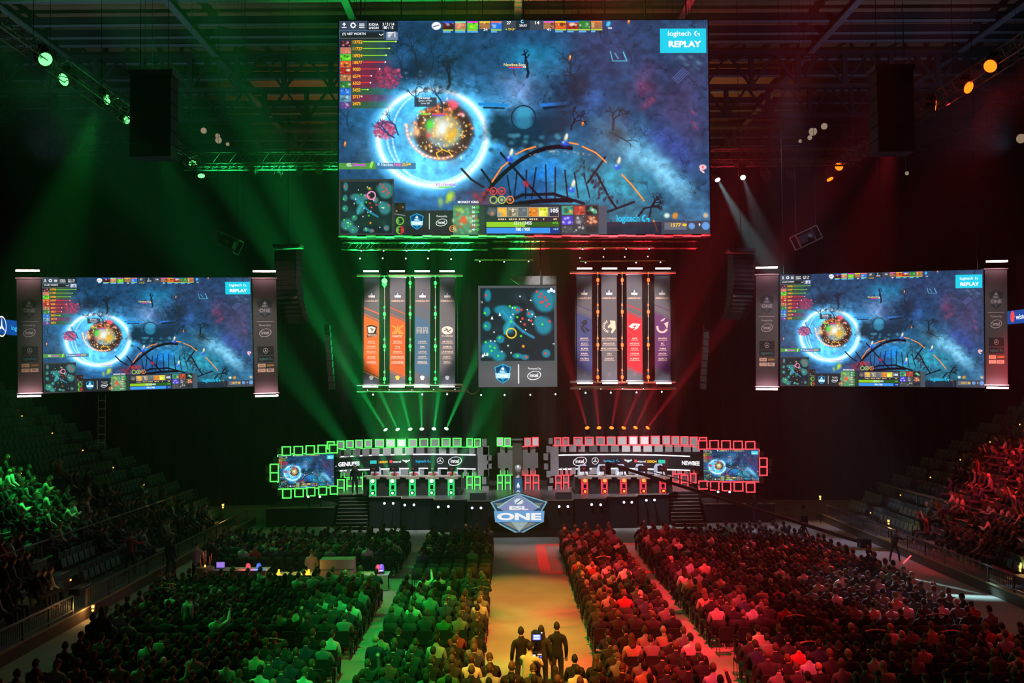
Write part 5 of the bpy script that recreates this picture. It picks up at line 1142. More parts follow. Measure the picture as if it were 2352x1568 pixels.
# square speaker towers hanging over both sides
def cluster(px0, px1, py0, py1, D, label):
    a, b = at(px0, py0, D), at(px1, py1, D); w_ = b.x - a.x; h = a.z - b.z; cx = (a.x + b.x) / 2
    e = empty('speaker_cluster', (cx, D, b.z), label, 'speaker'); n = 6
    for i in range(n):
        k = child(MB().box((0, .5, h * (i + .5) / n), (w_ - .05, 1.0, h / n - .05), BLACK).box((0, -.015, h * (i + .5) / n), (w_ - .2, .03, h / n - .16), MATTE), 'speaker_box', e)
    child(MB().box((0, .5, h + .12), (w_ * 1.05, 1.1, .2), TRS), 'top_frame', e)
    for s_ in (-.6, .6): child(MB().tube((s_, .5, h + .2), (s_, .5, ROOFZ - b.z + 1.3), .013, BLACK, 5), 'hanging_chain', e)
cluster(297, 393, 172, 360, 43.5, 'big square black speaker tower hanging on the green side under the roof')
cluster(2012, 2104, 160, 349, 43.5, 'big square black speaker tower hanging on the red side under the roof')
# curved line arrays beside the central screen
def array(px, py0, py1, D, s_, label):
    a = at(px, py0, D); b = at(px, py1, D); n = 14; L = (a.z - b.z) / n
    e = empty('line_array_speaker', a, label, 'speaker'); x = y = z = 0.0; th = 0.0
    for i in range(n):
        th = R(1.0 + i * i * .22); rot = Matrix.Rotation(-th, 4, 'X'); rz = Matrix.Rotation(s_ * R(22), 4, 'Z')
        M = rz @ Matrix.Translation((0, y, z)) @ rot
        mb = MB(); mb.box((0, 0, -L / 2), (1.3, .55, L * .92), BLACK); mb.box((0, -.285, -L / 2), (1.2, .03, L * .8), TRS if i > 8 else MATTE)
        o = child(mb, 'speaker_box', e); o.matrix_local = M
        y += math.sin(th) * L * 1.0; z -= math.cos(th) * L
    child(MB().box((0, 0, .2), (1.4, .9, .15), TRS), 'top_frame', e); child(MB().tube((0, 0, .25), (0, 0, ROOFZ - a.z + 1.3), .013, BLACK, 5), 'hanging_chain', e)
array(662, 575, 742, 52.5, -1, 'curved hanging line array of black speakers beside the green-side banners')
array(1702, 585, 732, 52.5, 1, 'curved hanging line array of black speakers beside the red-side screen')
for px, s_, nm in ((752, 1, 'green'), (1622, -1, 'red')):
    a, b = at(px, 745, 57), at(px, 895, 57); e = empty('slim_speaker_column', a, 'thin dark speaker column hanging on the %s side of the team banners' % nm, 'speaker')
    for i in range(9): child(MB().box((s_ * .03 * i, 0, (b.z - a.z) * (i + .5) / 9), (.3, .35, (a.z - b.z) / 9 * .9), BLACK), 'speaker_box', e)
    child(MB().tube((0, 0, 0), (0, 0, ROOFZ - a.z + 1.3), .011, BLACK, 4), 'hanging_chain', e)
# frames that hold the team banners
def bframe(px0, px1, yt, yb, nm):
    a, b = at(px0, yt, 57.15), at(px1, yt, 57.15); c_ = at(px0, yb, 57.15); d_ = at(px1, yb, 57.15); e = empty('banner_rigging', a, 'pipe frame holding the four team banners on the %s side' % nm, 'frame')
    PI_ = mat('pipe_brass', (.5, .33, .2), .4, .6)
    for p, q, n_ in ((a, b, 'top_pipe'), (c_, d_, 'bottom_pipe'), (c_ - Vector((0, 0, .35)), d_ - Vector((0, 0, .35)), 'bottom_pipe')):
        o = MB().tube(p, q, .06, PI_, 6).build(n_, loc=a); setpar(o, e)
    for t_ in (.05, .35, .65, .95):
        p = a.lerp(b, t_); o = MB().tube(p, (p.x, p.y, ROOFZ + 1.3), .011, BLACK, 4).build('hanging_cable', loc=a); setpar(o, e)
        q = c_.lerp(d_, t_) - Vector((0, 0, .35)); o = MB().tube(p, q, .02, BLACK, 4).build('side_cable', loc=a); setpar(o, e)
bframe(820, 1063, 632, 883, 'green'); bframe(1309, 1552, 626, 877, 'red')
mb = MB(); q0 = at(1062, 884, 57); P = [q0 + Vector((i * .16, 0, -.5 * math.sin(i / 7 * PI) - i * .0)) for i in range(8)]; mb.path(P, .03, mat('pipe_brass', (.5, .33, .2), .4, .6)); tag(mb.build('slack_cable', loc=q0), 'sagging cable between the green-side banner frame and the minimap screen', 'cable')
# strings of small lights between the banners
def light_string(px, ys, nm, idx, lens, big=False):
    D = 56.9; a = at(px, ys[0] - 14, D); e = empty('light_string', a, 'vertical string of %s lamps, %s gap between team banners from the green end' % (nm, nth(idx)), 'stage light', 'light strings between the team banners')
    b = at(px, ys[-1] + 14, D); o = MB().tube(a, b, .025, mat('string_cable', (.3, .26, .2), .6), 5).build('cable', loc=a); setpar(o, e)
    for k, y in enumerate(ys):
        p = at(px, y, D); h = MB(); h.box(p + Vector((0, .12, 0)), (.10, .14, .8), BLACK); hh = h.build('lamp_bar', loc=a); setpar(hh, e)
        for dz, r_ in ((.26, .05), (-.12, .085 if not (big and k == 0) else .15), (-.34, .04)):
            l = MB(); l.sphere(p + Vector((0, -.02, dz)), r_, lens, 8, 6, (1, .5, 1.4)); ll = l.build('lens', loc=a); ll.location = (0, 0, 0); ll.parent = hh
    return e
GS = emat('green_pixel', (.04, 1.0, .16), 1.7, False); RS = emat('red_pixel', (1.0, .14, .015), 2.2, False)
for i, px in enumerate((883, 942, 1000)): light_string(px, (645, 716, 790, 865), 'green', i + 1, GS, i == 0)
for i, px in enumerate((1373, 1429, 1489)): light_string(px, (638, 711, 787, 861), 'red', i + 4, RS)
p = at(883, 645, 56.6); moving_head(p, face_cam(p, (0, 0, 0)), GL2, 'dazzling green lamp at the top of the first light string', 'green lamps', 500, (.03, 1, .2), 70, .15, False, 1)
# rows of tiny lamps on pipes above and below the banners
SP = emat('sparkle', (.75, .9, 1.0), 4.5, False); SPW = emat('sparkle_warm', (1.0, .72, .5), 3.5, False)
def pipe_row(pts, D, lab, warm=False, bar=True, r_=.05):
    r_ *= .72
    a = at(pts[0][0] - 12, pts[0][1], D); b = at(pts[-1][0] + 12, pts[-1][1], D); e = empty('lamp_pipe', a, lab, 'stage light')
    if bar: o = MB().tube(a + Vector((0, .12, .1)), b + Vector((0, .12, .1)), .035, mat('pipe_brass', (.5, .33, .2), .4, .6), 5).build('pipe', loc=a); setpar(o, e)
    for t_ in (.1, .9):
        p = a.lerp(b, t_); o = MB().tube(p + Vector((0, .12, .1)), (p.x, p.y + .12, ROOFZ + 1.3) if pts[0][1] < 800 else (p.x, 57.15, p.z + (.6 if pts[0][1] > 900 else .35)), .011, BLACK, 4).build('hanging_cable', loc=a); setpar(o, e)
    for x, y in pts:
        p = at(x, y, D); l = MB().sphere(p, r_, SPW if warm else SP, 8, 5); l.sphere(p + Vector((0, .08, .05)), r_ * 1.5, BLACK, 8, 5); o = l.build('lamp', loc=a); setpar(o, e)
pipe_row([(830, 575.5), (881, 575.5), (934, 575.5), (985, 575.5), (1035, 575)], 56, 'row of five tiny cool lamps under the central screen, green half')
pipe_row([(1338, 572), (1388, 571.5), (1438, 571.5), (1491, 571)], 56, 'row of four tiny cool lamps under the central screen, red half')
pipe_row([(827, 593.5), (879, 593), (932, 593.5), (983, 593.5), (1036, 595)], 55.6, 'row of five small warm lamps above the green-side banners', True, False, .06)
pipe_row([(1332, 592), (1386, 590), (1435, 590), (1488, 589)], 55.6, 'row of four small warm lamps above the red-side banners', True, False, .045)
pipe_row([(1102, 600), (1158, 601), (1214, 600)], 55.8, 'row of three tiny lamps above the minimap screen', False, True, .05)
pipe_row([(1345, 603), (1461, 603), (1517, 602)], 55.8, 'row of three tiny lamps above the red-side banners', False, True, .05)
pipe_row([(844, 895.5), (894, 895), (946, 895), (996, 894), (1045, 894)], 56.3, 'row of tiny lamps under the green-side banner frame', False, True, .035)
pipe_row([(857, 906), (970, 905.5), (1027, 905), (1105, 907), (1159, 907), (1218, 906.5), (1276, 905)], 56.3, 'row of bluish lamps below the banners and the minimap screen', False, False, .065)
pipe_row([(1345, 902), (1403, 901.5), (1462, 901), (1520, 899.5)], 56.3, 'row of bluish lamps below the red-side banners', False, False, .065)
pipe_row([(1332, 893), (1380, 893), (1430, 892), (1478, 892)], 56.3, 'row of tiny lamps under the red-side banner frame', False, True, .035)
for (px0, px1, py, nm) in ((785, 1120, 565, 'green'), (1130, 1600, 562, 'red')):
    a, b = at(px0, py, 58.5), at(px1, py, 58.5); o = truss(a, b, 'lighting_truss', 'lattice truss with warm glints below the central screen, %s half' % nm, .4, .6, mat('truss_warm_lit', (.07, .05, .035), .5, .6))  # brown tint of the metal stands for warm light on this truss
    for u_ in (.1, .5, .9): p = a.lerp(b, u_); q = MB().tube(p, (p.x, p.y, ROOFZ + 1.3), .011, BLACK, 4).build('hanging_cable', loc=p); q.location = p - a; q.parent = o
# projectors hanging under the wide truss
for px, py, nm, s_ in ((523, 557, 'green', 1), (1851, 546, 'red', -1)):
    p = at(px, py, 52); e = empty('projector', p, 'hanging projector cage catching %s light below the crossing truss' % nm, 'projector')
    rot = Matrix.Rotation(s_ * R(25), 3, 'Y')
    fr2 = MB()
    for x in (-.6, .6):
        for y in (-.5, .5):
            for z0, z1 in ((-.35, .35),): fr2.bar(rot @ Vector((x, y, z0)), rot @ Vector((x, y, z1)), .05, .05, ALU)
    for z in (-.35, .35):
        for y in (-.5, .5): fr2.bar(rot @ Vector((-.6, y, z)), rot @ Vector((.6, y, z)), .05, .05, ALU)
        for x in (-.6, .6): fr2.bar(rot @ Vector((x, -.5, z)), rot @ Vector((x, .5, z)), .05, .05, ALU)
    child(fr2, 'cage', e); child(MB().box((0, 0, 0), (.8, .7, .4), BLACK, rot), 'housing', e); child(MB().tube(rot @ Vector((.1, -.35, 0)), rot @ Vector((.1, -.52, 0)), .1, ALU, 10), 'lens_barrel', e)
    for x in (-.5, .5): child(MB().tube((x, 0, .3), (x, 0, ROOFZ - p.z + 1.3), .011, BLACK, 4), 'hanging_cable', e)
# rope ladder below the green-side screen
a = at(234, 905, 49); e = empty('rope_ladder', a, 'short rope ladder hanging under the green-side screen', 'ladder')
for s_ in (-.17, .17): child(MB().tube((s_, 0, 0), (s_, 0, -2.6), .015, mat('rope', (.4, .35, .28), .9), 4), 'rope', e)
for i in range(6): child(MB().tube((-.17, 0, -.4 * i - .3), (.17, 0, -.4 * i - .3), .025, mat('rung', (.55, .5, .42), .6), 5), 'rung', e)
# suspension of the side screens
for nm, pts_ in (('green', ((110, 636, 49), (330, 637, 50.5), (560, 638, 51.5))), ('red', ((1800, 630, 51.5), (2025, 624, 50), (2245, 618, 48.5)))):
    p0 = at(*pts_[0]); e = empty('screen_hanger', p0, 'black cables carrying the %s-side video screen' % nm, 'cable')
    for q in pts_: p = at(*q); o = MB().tube(p, (p.x, p.y, ROOFZ + 1.3), .013, BLACK, 4).build('hanging_cable', loc=p0); setpar(o, e)
# ============================================================ people
SKIN = [mat('skin_%d' % i, c_, .55) for i, c_ in enumerate(((.55, .34, .25), (.44, .26, .18), (.62, .42, .32), (.25, .14, .09)))]
HAIRM = [mat('hair_%d' % i, c_, .7) for i, c_ in enumerate(((.03, .022, .018), (.09, .05, .03), (.13, .08, .045), (.015, .014, .014)))]
JEANS = mat('dark_trousers', (.03, .035, .05), .85)
SHOE = mat('dark_shoes', (.04, .04, .04), .7)
CLOTH = {}
CC = {'black': (.02, .02, .022), 'charcoal': (.045, .045, .05), 'navy': (.03, .04, .09), 'grey': (.20, .20, .21), 'white': (.74, .73, .70), 'pale blue': (.38, .46, .58), 'red': (.45, .05, .05), 'beige': (.52, .42, .30), 'green': (.08, .2, .1), 'light grey': (.45, .45, .46)}
for k, v in CC.items(): CLOTH[k] = mat('cloth_' + k.replace(' ', '_'), v, .9)
def interp(D, tab):
    for (a, va), (b, vb) in zip(tab[:-1], tab[1:]):
        if D <= b: t_ = max(0, (D - a) / (b - a)); return va + (vb - va) * t_
    return tab[-1][1]
def headframe(P):
    H_ = Vector(P['head']); U_ = (H_ - Vector(P['neck0'])).normalized(); F_ = Vector(P['face']); F_ = (F_ - U_ * F_.dot(U_)).normalized(); tl = P['face'][2] + .12
    q = Matrix.Rotation(-tl * .6, 3, F_.cross(U_).normalized()); F_ = q @ F_; U_ = q @ U_
    return F_.cross(U_).normalized(), F_, U_, H_ + U_ * .035 + F_ * .012
def headshape(P, grow=0.0):
    """egg shaped head with brow, nose and chin; also returns the unit direction of every point"""
    R_, F_, U_, C_ = headframe(P); sp = MB().sphere((0, 0, 0), 1, None, 18, 12); out_ = []
    for x, y, z in sp.v:
        wx_ = .080 * (1 - .22 * max(0, -z) ** 1.3); fy = .100 if y < 0 else .092; k = 1 + grow
        if z < 0 and y < 0: fy *= 1 - .28 * (-z)
        X, Y, Z = x * wx_ * k, y * fy * k, z * (.122 if z > 0 else .118) * k
        if not grow:
            if y > .85 and abs(x) < .3: Y += .020 * max(0, 1 - abs(z + .12) * 4) * (1 - abs(x) * 3)
            if y > .5 and .1 < z < .35: Y += .004
            if y > .6 and abs(z + .02) < .14 and .2 < abs(x) < .55: Y -= .008
            if y > .3 and z < -.55: Y += .010
        out_.append((C_ + R_ * X + F_ * Y + U_ * Z, (x, y, z)))
    return out_, sp.f
def skin_body(pose, long_sleeve=True, fingers=True):
    """one continuous figure grown from a skeleton; returns the mesh and a region for every face"""
    P = pose; V = []; E = []; RR = []
    def v(p, r_): V.append(p); RR.append(r_ if isinstance(r_, tuple) else (r_, r_)); return len(V) - 1
    def chain(start, pts):
        k = start
        for p, r_ in pts: n = v(p, r_); E.append((k, n)); k = n
        return k
    pel = v(P['pelvis'], (.15, .12)); waist = chain(pel, [(P['waist'], (.135, .105))]); chest = chain(waist, [(P['chest'], (.16, .11))]); nb = chain(chest, [(P['neck0'], (.075, .07))])
    hd = P['head']; up = (Vector(hd) - Vector(P['neck0'])).normalized(); fw = Vector(P['face'])
    n1 = chain(nb, [(tuple(Vector(P['neck0']) + up * .07), .054), (tuple(Vector(hd) - up * .01), .056)])
    rt = fw.cross(up).normalized()
    for s_, sd in ((-1, 'L'), (1, 'R')):
        sh = chain(chest, [(P['sh' + sd], .066)]); el = chain(sh, [(tuple(Vector(P['sh' + sd]).lerp(Vector(P['el' + sd]), .5)), .056), (P['el' + sd], .045)]); wr_ = chain(el, [(tuple(Vector(P['el' + sd]).lerp(Vector(P['wr' + sd]), .55)), .04), (P['wr' + sd], .028)])
        w0 = Vector(P['wr' + sd]); dirn = (w0 - Vector(P['el' + sd])).normalized(); pm = w0 + dirn * .06; side_ = dirn.cross(Vector((0, 0, 1)));
        if side_.length < .1: side_ = Vector((1, 0, 0))
        side_.normalize(); palm = chain(wr_, [(tuple(pm), (.04, .022))])
        if fingers:
            for q, L in ((-.03, .06), (-.01, .075), (.012, .07), (.032, .055)):
                chain(palm, [(tuple(pm + dirn * .035 + side_ * q), .0095), (tuple(pm + dirn * (.035 + L) + side_ * q * 1.15 + Vector((0, 0, -.02))), .008)])
            chain(palm, [(tuple(pm + side_ * (-.045 * s_) + dirn * .01), .011), (tuple(pm + side_ * (-.06 * s_) + dirn * .045), .009)])
        hp = chain(pel, [(P['hp' + sd], .085)]); kn = chain(hp, [(tuple(Vector(P['hp' + sd]).lerp(Vector(P['kn' + sd]), .5)), .075), (P['kn' + sd], .058)]); an = chain(kn, [(tuple(Vector(P['kn' + sd]).lerp(Vector(P['an' + sd]), .4)), .055), (P['an' + sd], .038)])
        a = Vector(P['an' + sd]); chain(an, [(tuple(a + Vector((0, .06, -.05))), .038), (tuple(a + Vector((0, .17, -.06))), .032)])
    me = bpy.data.meshes.new('body'); me.from_pydata(V, E, []); o = bpy.data.objects.new('body', me); COL.objects.link(o)
    sk = o.modifiers.new('skin', 'SKIN'); sk.use_smooth_shade = True
    for i, sv in enumerate(me.skin_vertices[0].data): sv.radius = RR[i]; sv.use_root = (i == 0)
    sb = o.modifiers.new('sub', 'SUBSURF'); sb.levels = 1; sb.render_levels = 1
    dg = bpy.context.evaluated_depsgraph_get(); ev = o.evaluated_get(dg); m2 = bpy.data.meshes.new_from_object(ev)
    COL.objects.unlink(o); bpy.data.objects.remove(o)
    hv, hf = headshape(P); nv = len(m2.vertices); vv = [tuple(v_.co) for v_ in m2.vertices] + [tuple(h_[0]) for h_ in hv]; ff = [tuple(p.vertices) for p in m2.polygons] + [tuple(nv + i for i in f) for f in hf]
    R_, F_, U_, C_ = headframe(P)
    for s_ in (-1, 1):
        e_ = MB().sphere((0, 0, 0), 1, None, 8, 5); k = len(vv); c0 = C_ + R_ * s_ * .083 - F_ * .004 - U_ * .012
        vv += [tuple(c0 + R_ * x * .012 + F_ * y * .02 + U_ * z * .032) for x, y, z in e_.v]; ff += [tuple(k + i for i in f) for f in e_.f]
    m2.clear_geometry(); m2.from_pydata(vv, [], ff); m2.update()
    for p in m2.polygons: p.use_smooth = True
    return m2
def segd(p, a, b):
    a = Vector(a); b = Vector(b); d = b - a; t_ = max(0, min(1, (p - a).dot(d) / (d.dot(d) + 1e-9))); return (p - a - d * t_).length
def garment(me, pose, sel, off, name):
    P = pose; segs = []
    H_ = Vector(P['head']); N_ = Vector(P['neck0']); U_ = (H_ - N_).normalized()
    segs += [('torso', P['pelvis'], P['waist'], .13), ('torso', P['waist'], P['chest'], .13), ('torso', P['chest'], tuple(N_ - U_ * .02), .1), ('neck', tuple(N_ + U_ * .05), tuple(N_ + U_ * .1), .05), ('head', tuple(H_ - U_ * .06), tuple(H_ + U_ * .12), .1)]
    for sd in 'LR':
        segs += [('torso', P['chest'], P['sh' + sd], .07), ('upper', P['sh' + sd], P['el' + sd], .05), ('fore', P['el' + sd], P['wr' + sd], .04)]
        w0 = Vector(P['wr' + sd]); d_ = (w0 - Vector(P['el' + sd])).normalized(); segs.append(('hand', tuple(w0 + d_ * .03), tuple(w0 + d_ * .14), .03))
        segs += [('legtop', P['pelvis'], P['hp' + sd], .1), ('leg', P['hp' + sd], P['kn' + sd], .075), ('leg', P['kn' + sd], P['an' + sd], .045)]; a = Vector(P['an' + sd]); segs.append(('foot', tuple(a + Vector((0, .03, -.04))), tuple(a + Vector((0, .17, -.06))), .03))
    reg = []
    for v_ in me.vertices: reg.append(min(segs, key=lambda s_: segd(v_.co, s_[1], s_[2]) - s_[3])[0])
    keep = [p for p in me.polygons if sum(reg[i] in sel for i in p.vertices) * 2 >= len(p.vertices) or (all(reg[i] in sel for i in p.vertices))]
    if callable(off): offf = off
    else: offf = lambda v_: off
    idx = {}; vs = []; fs = []
    for p in keep:
        f = []
        for i in p.vertices:
            if i not in idx: idx[i] = len(vs); v_ = me.vertices[i]; vs.append(tuple(v_.co + v_.normal * offf(v_)))
            f.append(idx[i])
        fs.append(tuple(f))
    m2 = bpy.data.meshes.new(name); m2.from_pydata(vs, [], fs)
    for p in m2.polygons: p.use_smooth = True
    m2.update(); return m2
def hairmesh(me, pose, kind):
    R_, F_, U_, C_ = headframe(pose); hv, hf = headshape(pose, .11 if kind != 'long' else .16); idx = {}; vs = []; fs = []
    def line_(y):
        return interp(-y, ((-1, .62), (-.45, .48), (-.2, .12), (.15, -.12), (.45, -.52), (1, -.62))) if kind != 'cap' else interp(-y, ((-1, .38), (0, .1), (.5, -.1), (1, -.2)))
    for f in hf:
        if all(hv[i][1][2] > line_(hv[i][1][1]) - .06 for i in f):
            q = []
            for i in f:
                if i not in idx: idx[i] = len(vs); n_ = math.sin(i * 12.9) * .004 if kind != 'cap' else 0; vs.append(tuple(hv[i][0] + U_ * (.004 + n_) + R_ * n_))
                q.append(idx[i])
            fs.append(tuple(q))
    if kind == 'long':
        b = len(vs); n = 9
        for j in range(6):
            for i in range(n):
                t_ = PI * (i / (n - 1)); w2 = .086 + .006 * j - (.014 if j == 5 else 0); vs.append(tuple(C_ + U_ * (.03 - .052 * j) + R_ * (w2 * math.cos(t_)) - F_ * (.0 + (.108 + .002 * j) * math.sin(t_)) + Vector((0, 0, .006 * math.sin(i * 5.1 + j)))))
        for j in range(5):
            for i in range(n - 1): a = b + j * n + i; fs.append((a, a + 1, a + n + 1, a + n))
    if kind == 'cap':
        b = len(vs); q = [C_ + U_ * .045 + F_ * .07 + R_ * .07, C_ + U_ * .045 + F_ * .07 - R_ * .07, C_ + U_ * .03 + F_ * .175 - R_ * .045, C_ + U_ * .03 + F_ * .175 + R_ * .045]
        vs += [tuple(x) for x in q] + [tuple(x + U_ * .012) for x in q]; fs += [(b, b + 1, b + 2, b + 3), (b + 7, b + 6, b + 5, b + 4), (b, b + 4, b + 5, b + 1), (b + 1, b + 5, b + 6, b + 2), (b + 2, b + 6, b + 7, b + 3), (b + 3, b + 7, b + 4, b)]
    m2 = bpy.data.meshes.new('hair'); m2.from_pydata(vs, [], fs)
    for p in m2.polygons: p.use_smooth = True
    m2.update(); return m2
def sit(lean=0., turn=0., arms='lap', slump=0., head=0.):
    y = lambda t: .02 - .04 * t + lean * t; P = {'pelvis': (0, 0, .52), 'waist': (0, y(.4), .72), 'chest': (0, y(.8), .95 - slump * .5), 'neck0': (0, y(1.) + .01, 1.10 - slump)}
    hx = .03 * turn; P['head'] = (hx, P['neck0'][1] + .035 + .05 * head, 1.245 - slump - .02 * head); P['face'] = (math.sin(turn), math.cos(turn), -.15 - .3 * head)
    cy_, cz = P['chest'][1], P['chest'][2] + .07
    for s_, sd in ((-1, 'L'), (1, 'R')):
        P['sh' + sd] = (s_ * .185, cy_, cz); P['hp' + sd] = (s_ * .09, .04, .50); P['kn' + sd] = (s_ * .14, .44, .50); P['an' + sd] = (s_ * .13, .46, .10)
        if arms == 'lap': P['el' + sd] = (s_ * .25, cy_ + .06, cz - .26); P['wr' + sd] = (s_ * .10, cy_ + .26, cz - .40)
        elif arms == 'crossed': P['el' + sd] = (s_ * .27, cy_ + .12, cz - .24); P['wr' + sd] = (s_ * -.06, cy_ + .25, cz - .2 + .03 * s_)
        elif arms == 'up': P['el' + sd] = (s_ * .30, cy_ + .12, cz + .12); P['wr' + sd] = (s_ * .22, cy_ + .2, cz + .38)
        elif arms == 'oneup': P['el' + sd] = (s_ * .3, cy_ + .14, cz + (.1 if s_ > 0 else -.24)); P['wr' + sd] = (s_ * .26, cy_ + .3, cz + (.34 if s_ > 0 else -.36))
        elif arms == 'phone': P['el' + sd] = (s_ * .24, cy_ + .12, cz - .22); P['wr' + sd] = (s_ * .05, cy_ + .3, cz - .12)
        elif arms == 'forward': P['el' + sd] = (s_ * .24, cy_ + .22, cz - .14); P['wr' + sd] = (s_ * .2, cy_ + .48, cz - .08)
        elif arms == 'headback': P['el' + sd] = (s_ * .34, cy_ - .02, cz + .14); P['wr' + sd] = (s_ * .12, cy_ - .05, cz + .2)
        elif arms == 'desk': P['el' + sd] = (s_ * .25, cy_ + .16, cz - .22); P['wr' + sd] = (s_ * .18, cy_ + .4, cz - .24)
    return P
def stand(arms='down', turn=0., step=.1, lean=0.):
    P = {'pelvis': (0, 0, .95), 'waist': (0, lean * .3, 1.12), 'chest': (0, lean * .7, 1.34), 'neck0': (0, lean, 1.50), 'head': (0, lean * 1.1 + .03, 1.645), 'face': (math.sin(turn), math.cos(turn), -.1)}
    for s_, sd in ((-1, 'L'), (1, 'R')):
        cy_ = lean * .75; P['sh' + sd] = (s_ * .185, cy_, 1.42); P['hp' + sd] = (s_ * .09, 0, .92); P['kn' + sd] = (s_ * .11, .03 + step * s_, .50); P['an' + sd] = (s_ * .12, step * 1.4 * s_, .10)
        if arms == 'down': P['el' + sd] = (s_ * .25, cy_ - .03, 1.13); P['wr' + sd] = (s_ * .25, cy_ + .06, .9)
        elif arms == 'camera': P['el' + sd] = (s_ * .28, cy_ + .16, 1.22); P['wr' + sd] = (s_ * .16, cy_ + .36, 1.28)
        elif arms == 'crossed': P['el' + sd] = (s_ * .26, cy_ + .12, 1.16); P['wr' + sd] = (s_ * -.06, cy_ + .24, 1.2 + .03 * s_)
        elif arms == 'reach': P['el' + sd] = (s_ * .3, cy_ + .2, 1.3); P['wr' + sd] = (s_ * .3, cy_ + .44, 1.32)
    return P
class Figure:
    def __init__(s, pose, hair='short', sleeve=True, fingers=True):
        s.body = skin_body(pose, sleeve, fingers); s.shirt = garment(s.body, pose, ('torso', 'upper') + (('fore',) if sleeve else ()), .014, 'top')
        s.trousers = garment(s.body, pose, ('leg', 'legtop'), .012, 'trousers'); s.shoes = garment(s.body, pose, ('foot',), .012, 'shoes')
        s.hair = hairmesh(s.body, pose, hair) if hair != 'bald' else None; s.kind = hair
        z = min(v_.co.z for v_ in s.body.vertices); s.z0 = z
SPEC = [(sit(), 'short', True), (sit(.05, .4), 'short', False), (sit(-.06, -.3, 'crossed'), 'short', True), (sit(.14, .1, 'phone', .03, .7), 'short', True), (sit(.02, 0, 'lap'), 'long', True), (sit(.0, .5, 'crossed'), 'cap', False),
        (sit(.10, -.5, 'lap', .02), 'bald', True), (sit(.0, 0, 'headback'), 'short', False), (sit(-.02, .2, 'oneup'), 'short', True), (sit(.04, -.2, 'phone', 0, .3), 'cap', True)]
FIG = [Figure(*s_) for s_ in SPEC]
EXTRA = [Figure(sit(.05, .2, 'up'), 'short', False), Figure(sit(.12, -.2, 'forward'), 'short', True), Figure(sit(.02, .6, 'oneup'), 'long', True)]
def put_person(F, loc, rz, top, hair_i, skin_i, label, group, sc=1.0, trousers=None):
    b = bpy.data.objects.new('person', F.body); COL.objects.link(b)
    if not F.body.materials: F.body.materials.append(SKIN[0])
    b.material_slots[0].link = 'OBJECT'; b.material_slots[0].material = SKIN[skin_i]
    b.location = loc; b.rotation_euler = (0, 0, rz); b.scale = (sc, sc, sc); tag(b, label, 'person', group)
    for nm, me, mt in (('top', F.shirt, CLOTH[top]), ('trousers', F.trousers, trousers or JEANS), ('hair', F.hair, HAIRM[hair_i])):
        if me is None: continue
        if not me.materials: me.materials.append(mt)
        o = bpy.data.objects.new('cap' if (nm == 'hair' and F.kind == 'cap') else nm, me); COL.objects.link(o); o.parent = b
        o.material_slots[0].link = 'OBJECT'; o.material_slots[0].material = mt
    return b
# ---- folding chairs
def chair_proto():
    e = empty('event_chair', (0, 0, 0), '', 'chair'); FB = mat('chair_fabric', (.022, .022, .026), .9)
    s_ = MB(); s_.box((0, 0, .44), (.46, .42, .06), FB); child(s_, 'seat', e)
    bk = MB(); q = [(-.23, .48), (-.23, .84), (-.17, .90), (.17, .90), (.23, .84), (.23, .48)]; bk.prism([(x, -.23 - (z - .48) * .12, z) for x, z in q], (0, .05, 0), FB); child(bk, 'backrest', e)
    f = MB()
    for x in (-.22, .22): f.tube((x, -.22, .02), (x, -.24, .85), .012, RAIL, 5); f.tube((x, .19, .0), (x, .17, .43), .012, RAIL, 5); f.tube((x, -.22, .0), (x, -.22, .1), .012, RAIL, 5)
    f.tube((-.22, -.22, .12), (.22, -.22, .12), .01, RAIL, 5); child(f, 'frame', e); return e
# ---- the rows on the floor
BLK = [('wide green-side block', 'the green-lit aisle', lambda D: interp(D, ((24, -12.2), (30, -12.6), (40, -13.2), (51, -14.0))), lambda D: -5.0, -1),
       ('narrow green-side block', 'the green-lit aisle', lambda D: -3.6, lambda D: -.9, 1),
       ('narrow red-side block', 'the red-lit aisle', lambda D: 2.4, lambda D: 5.0, -1),
       ('wide red-side block', 'the red-lit aisle', lambda D: 6.6, lambda D: interp(D, ((24, 15.2), (32, 15.2), (44, 14.6), (51, 13.6))), 1)]
TOPS = ['black'] * 14 + ['charcoal'] * 9 + ['navy'] * 5 + ['grey'] * 5 + ['white'] * 3 + ['pale blue'] * 1 + ['red'] * 1 + ['beige'] * 2 + ['green'] * 1 + ['light grey'] * 2
NROW = 28; RP = .96; rr = random.Random(21)
people = []; chairs = []
for bi, (bn, aisle, xl, xr, s_) in enumerate(BLK):
    for k in range(NROW):
        D = 50.6 - k * RP
        gap = (29.9 < D < 31.3)
        if D < 31.4: D -= .25
        a, b = xl(D), xr(D); n = max(1, int((b - a) / .54) + 1)
        for j in range(n):
            x = (b - j * .54) if s_ < 0 else (a + j * .54); x += rr.uniform(-.04, .04); yy = D + rr.uniform(-.04, .04)
            if gap: continue
            if bi == 0 and 39.6 < D < 44.2 and x > -14.2: continue
            if bi == 1 and 38.9 < D < 43.4:
                if D > 41.4: chairs.append((x, yy, bi, k, j))
                continue
            if (x - .6) ** 2 < 2.2 and D < 29 and bi == 1 and x > -.9: continue
            chairs.append((x, yy, bi, k, j))
            if rr.random() < .93: people.append((x, yy, bi, k, j))
# the two bottom middle pieces fill the centre corridor behind the cameras
for k in range(3):
    D = 26.4 - k * .96
    for j in range(6):
        x = -.45 + j * .54
        if k == 0 and abs(x - .75) < .75: continue
        chairs.append((x, D, 4, k, j)); people.append((x, D, 4, k, j))
BLK.append(('centre corridor block', 'green-side end', None, None, 1))
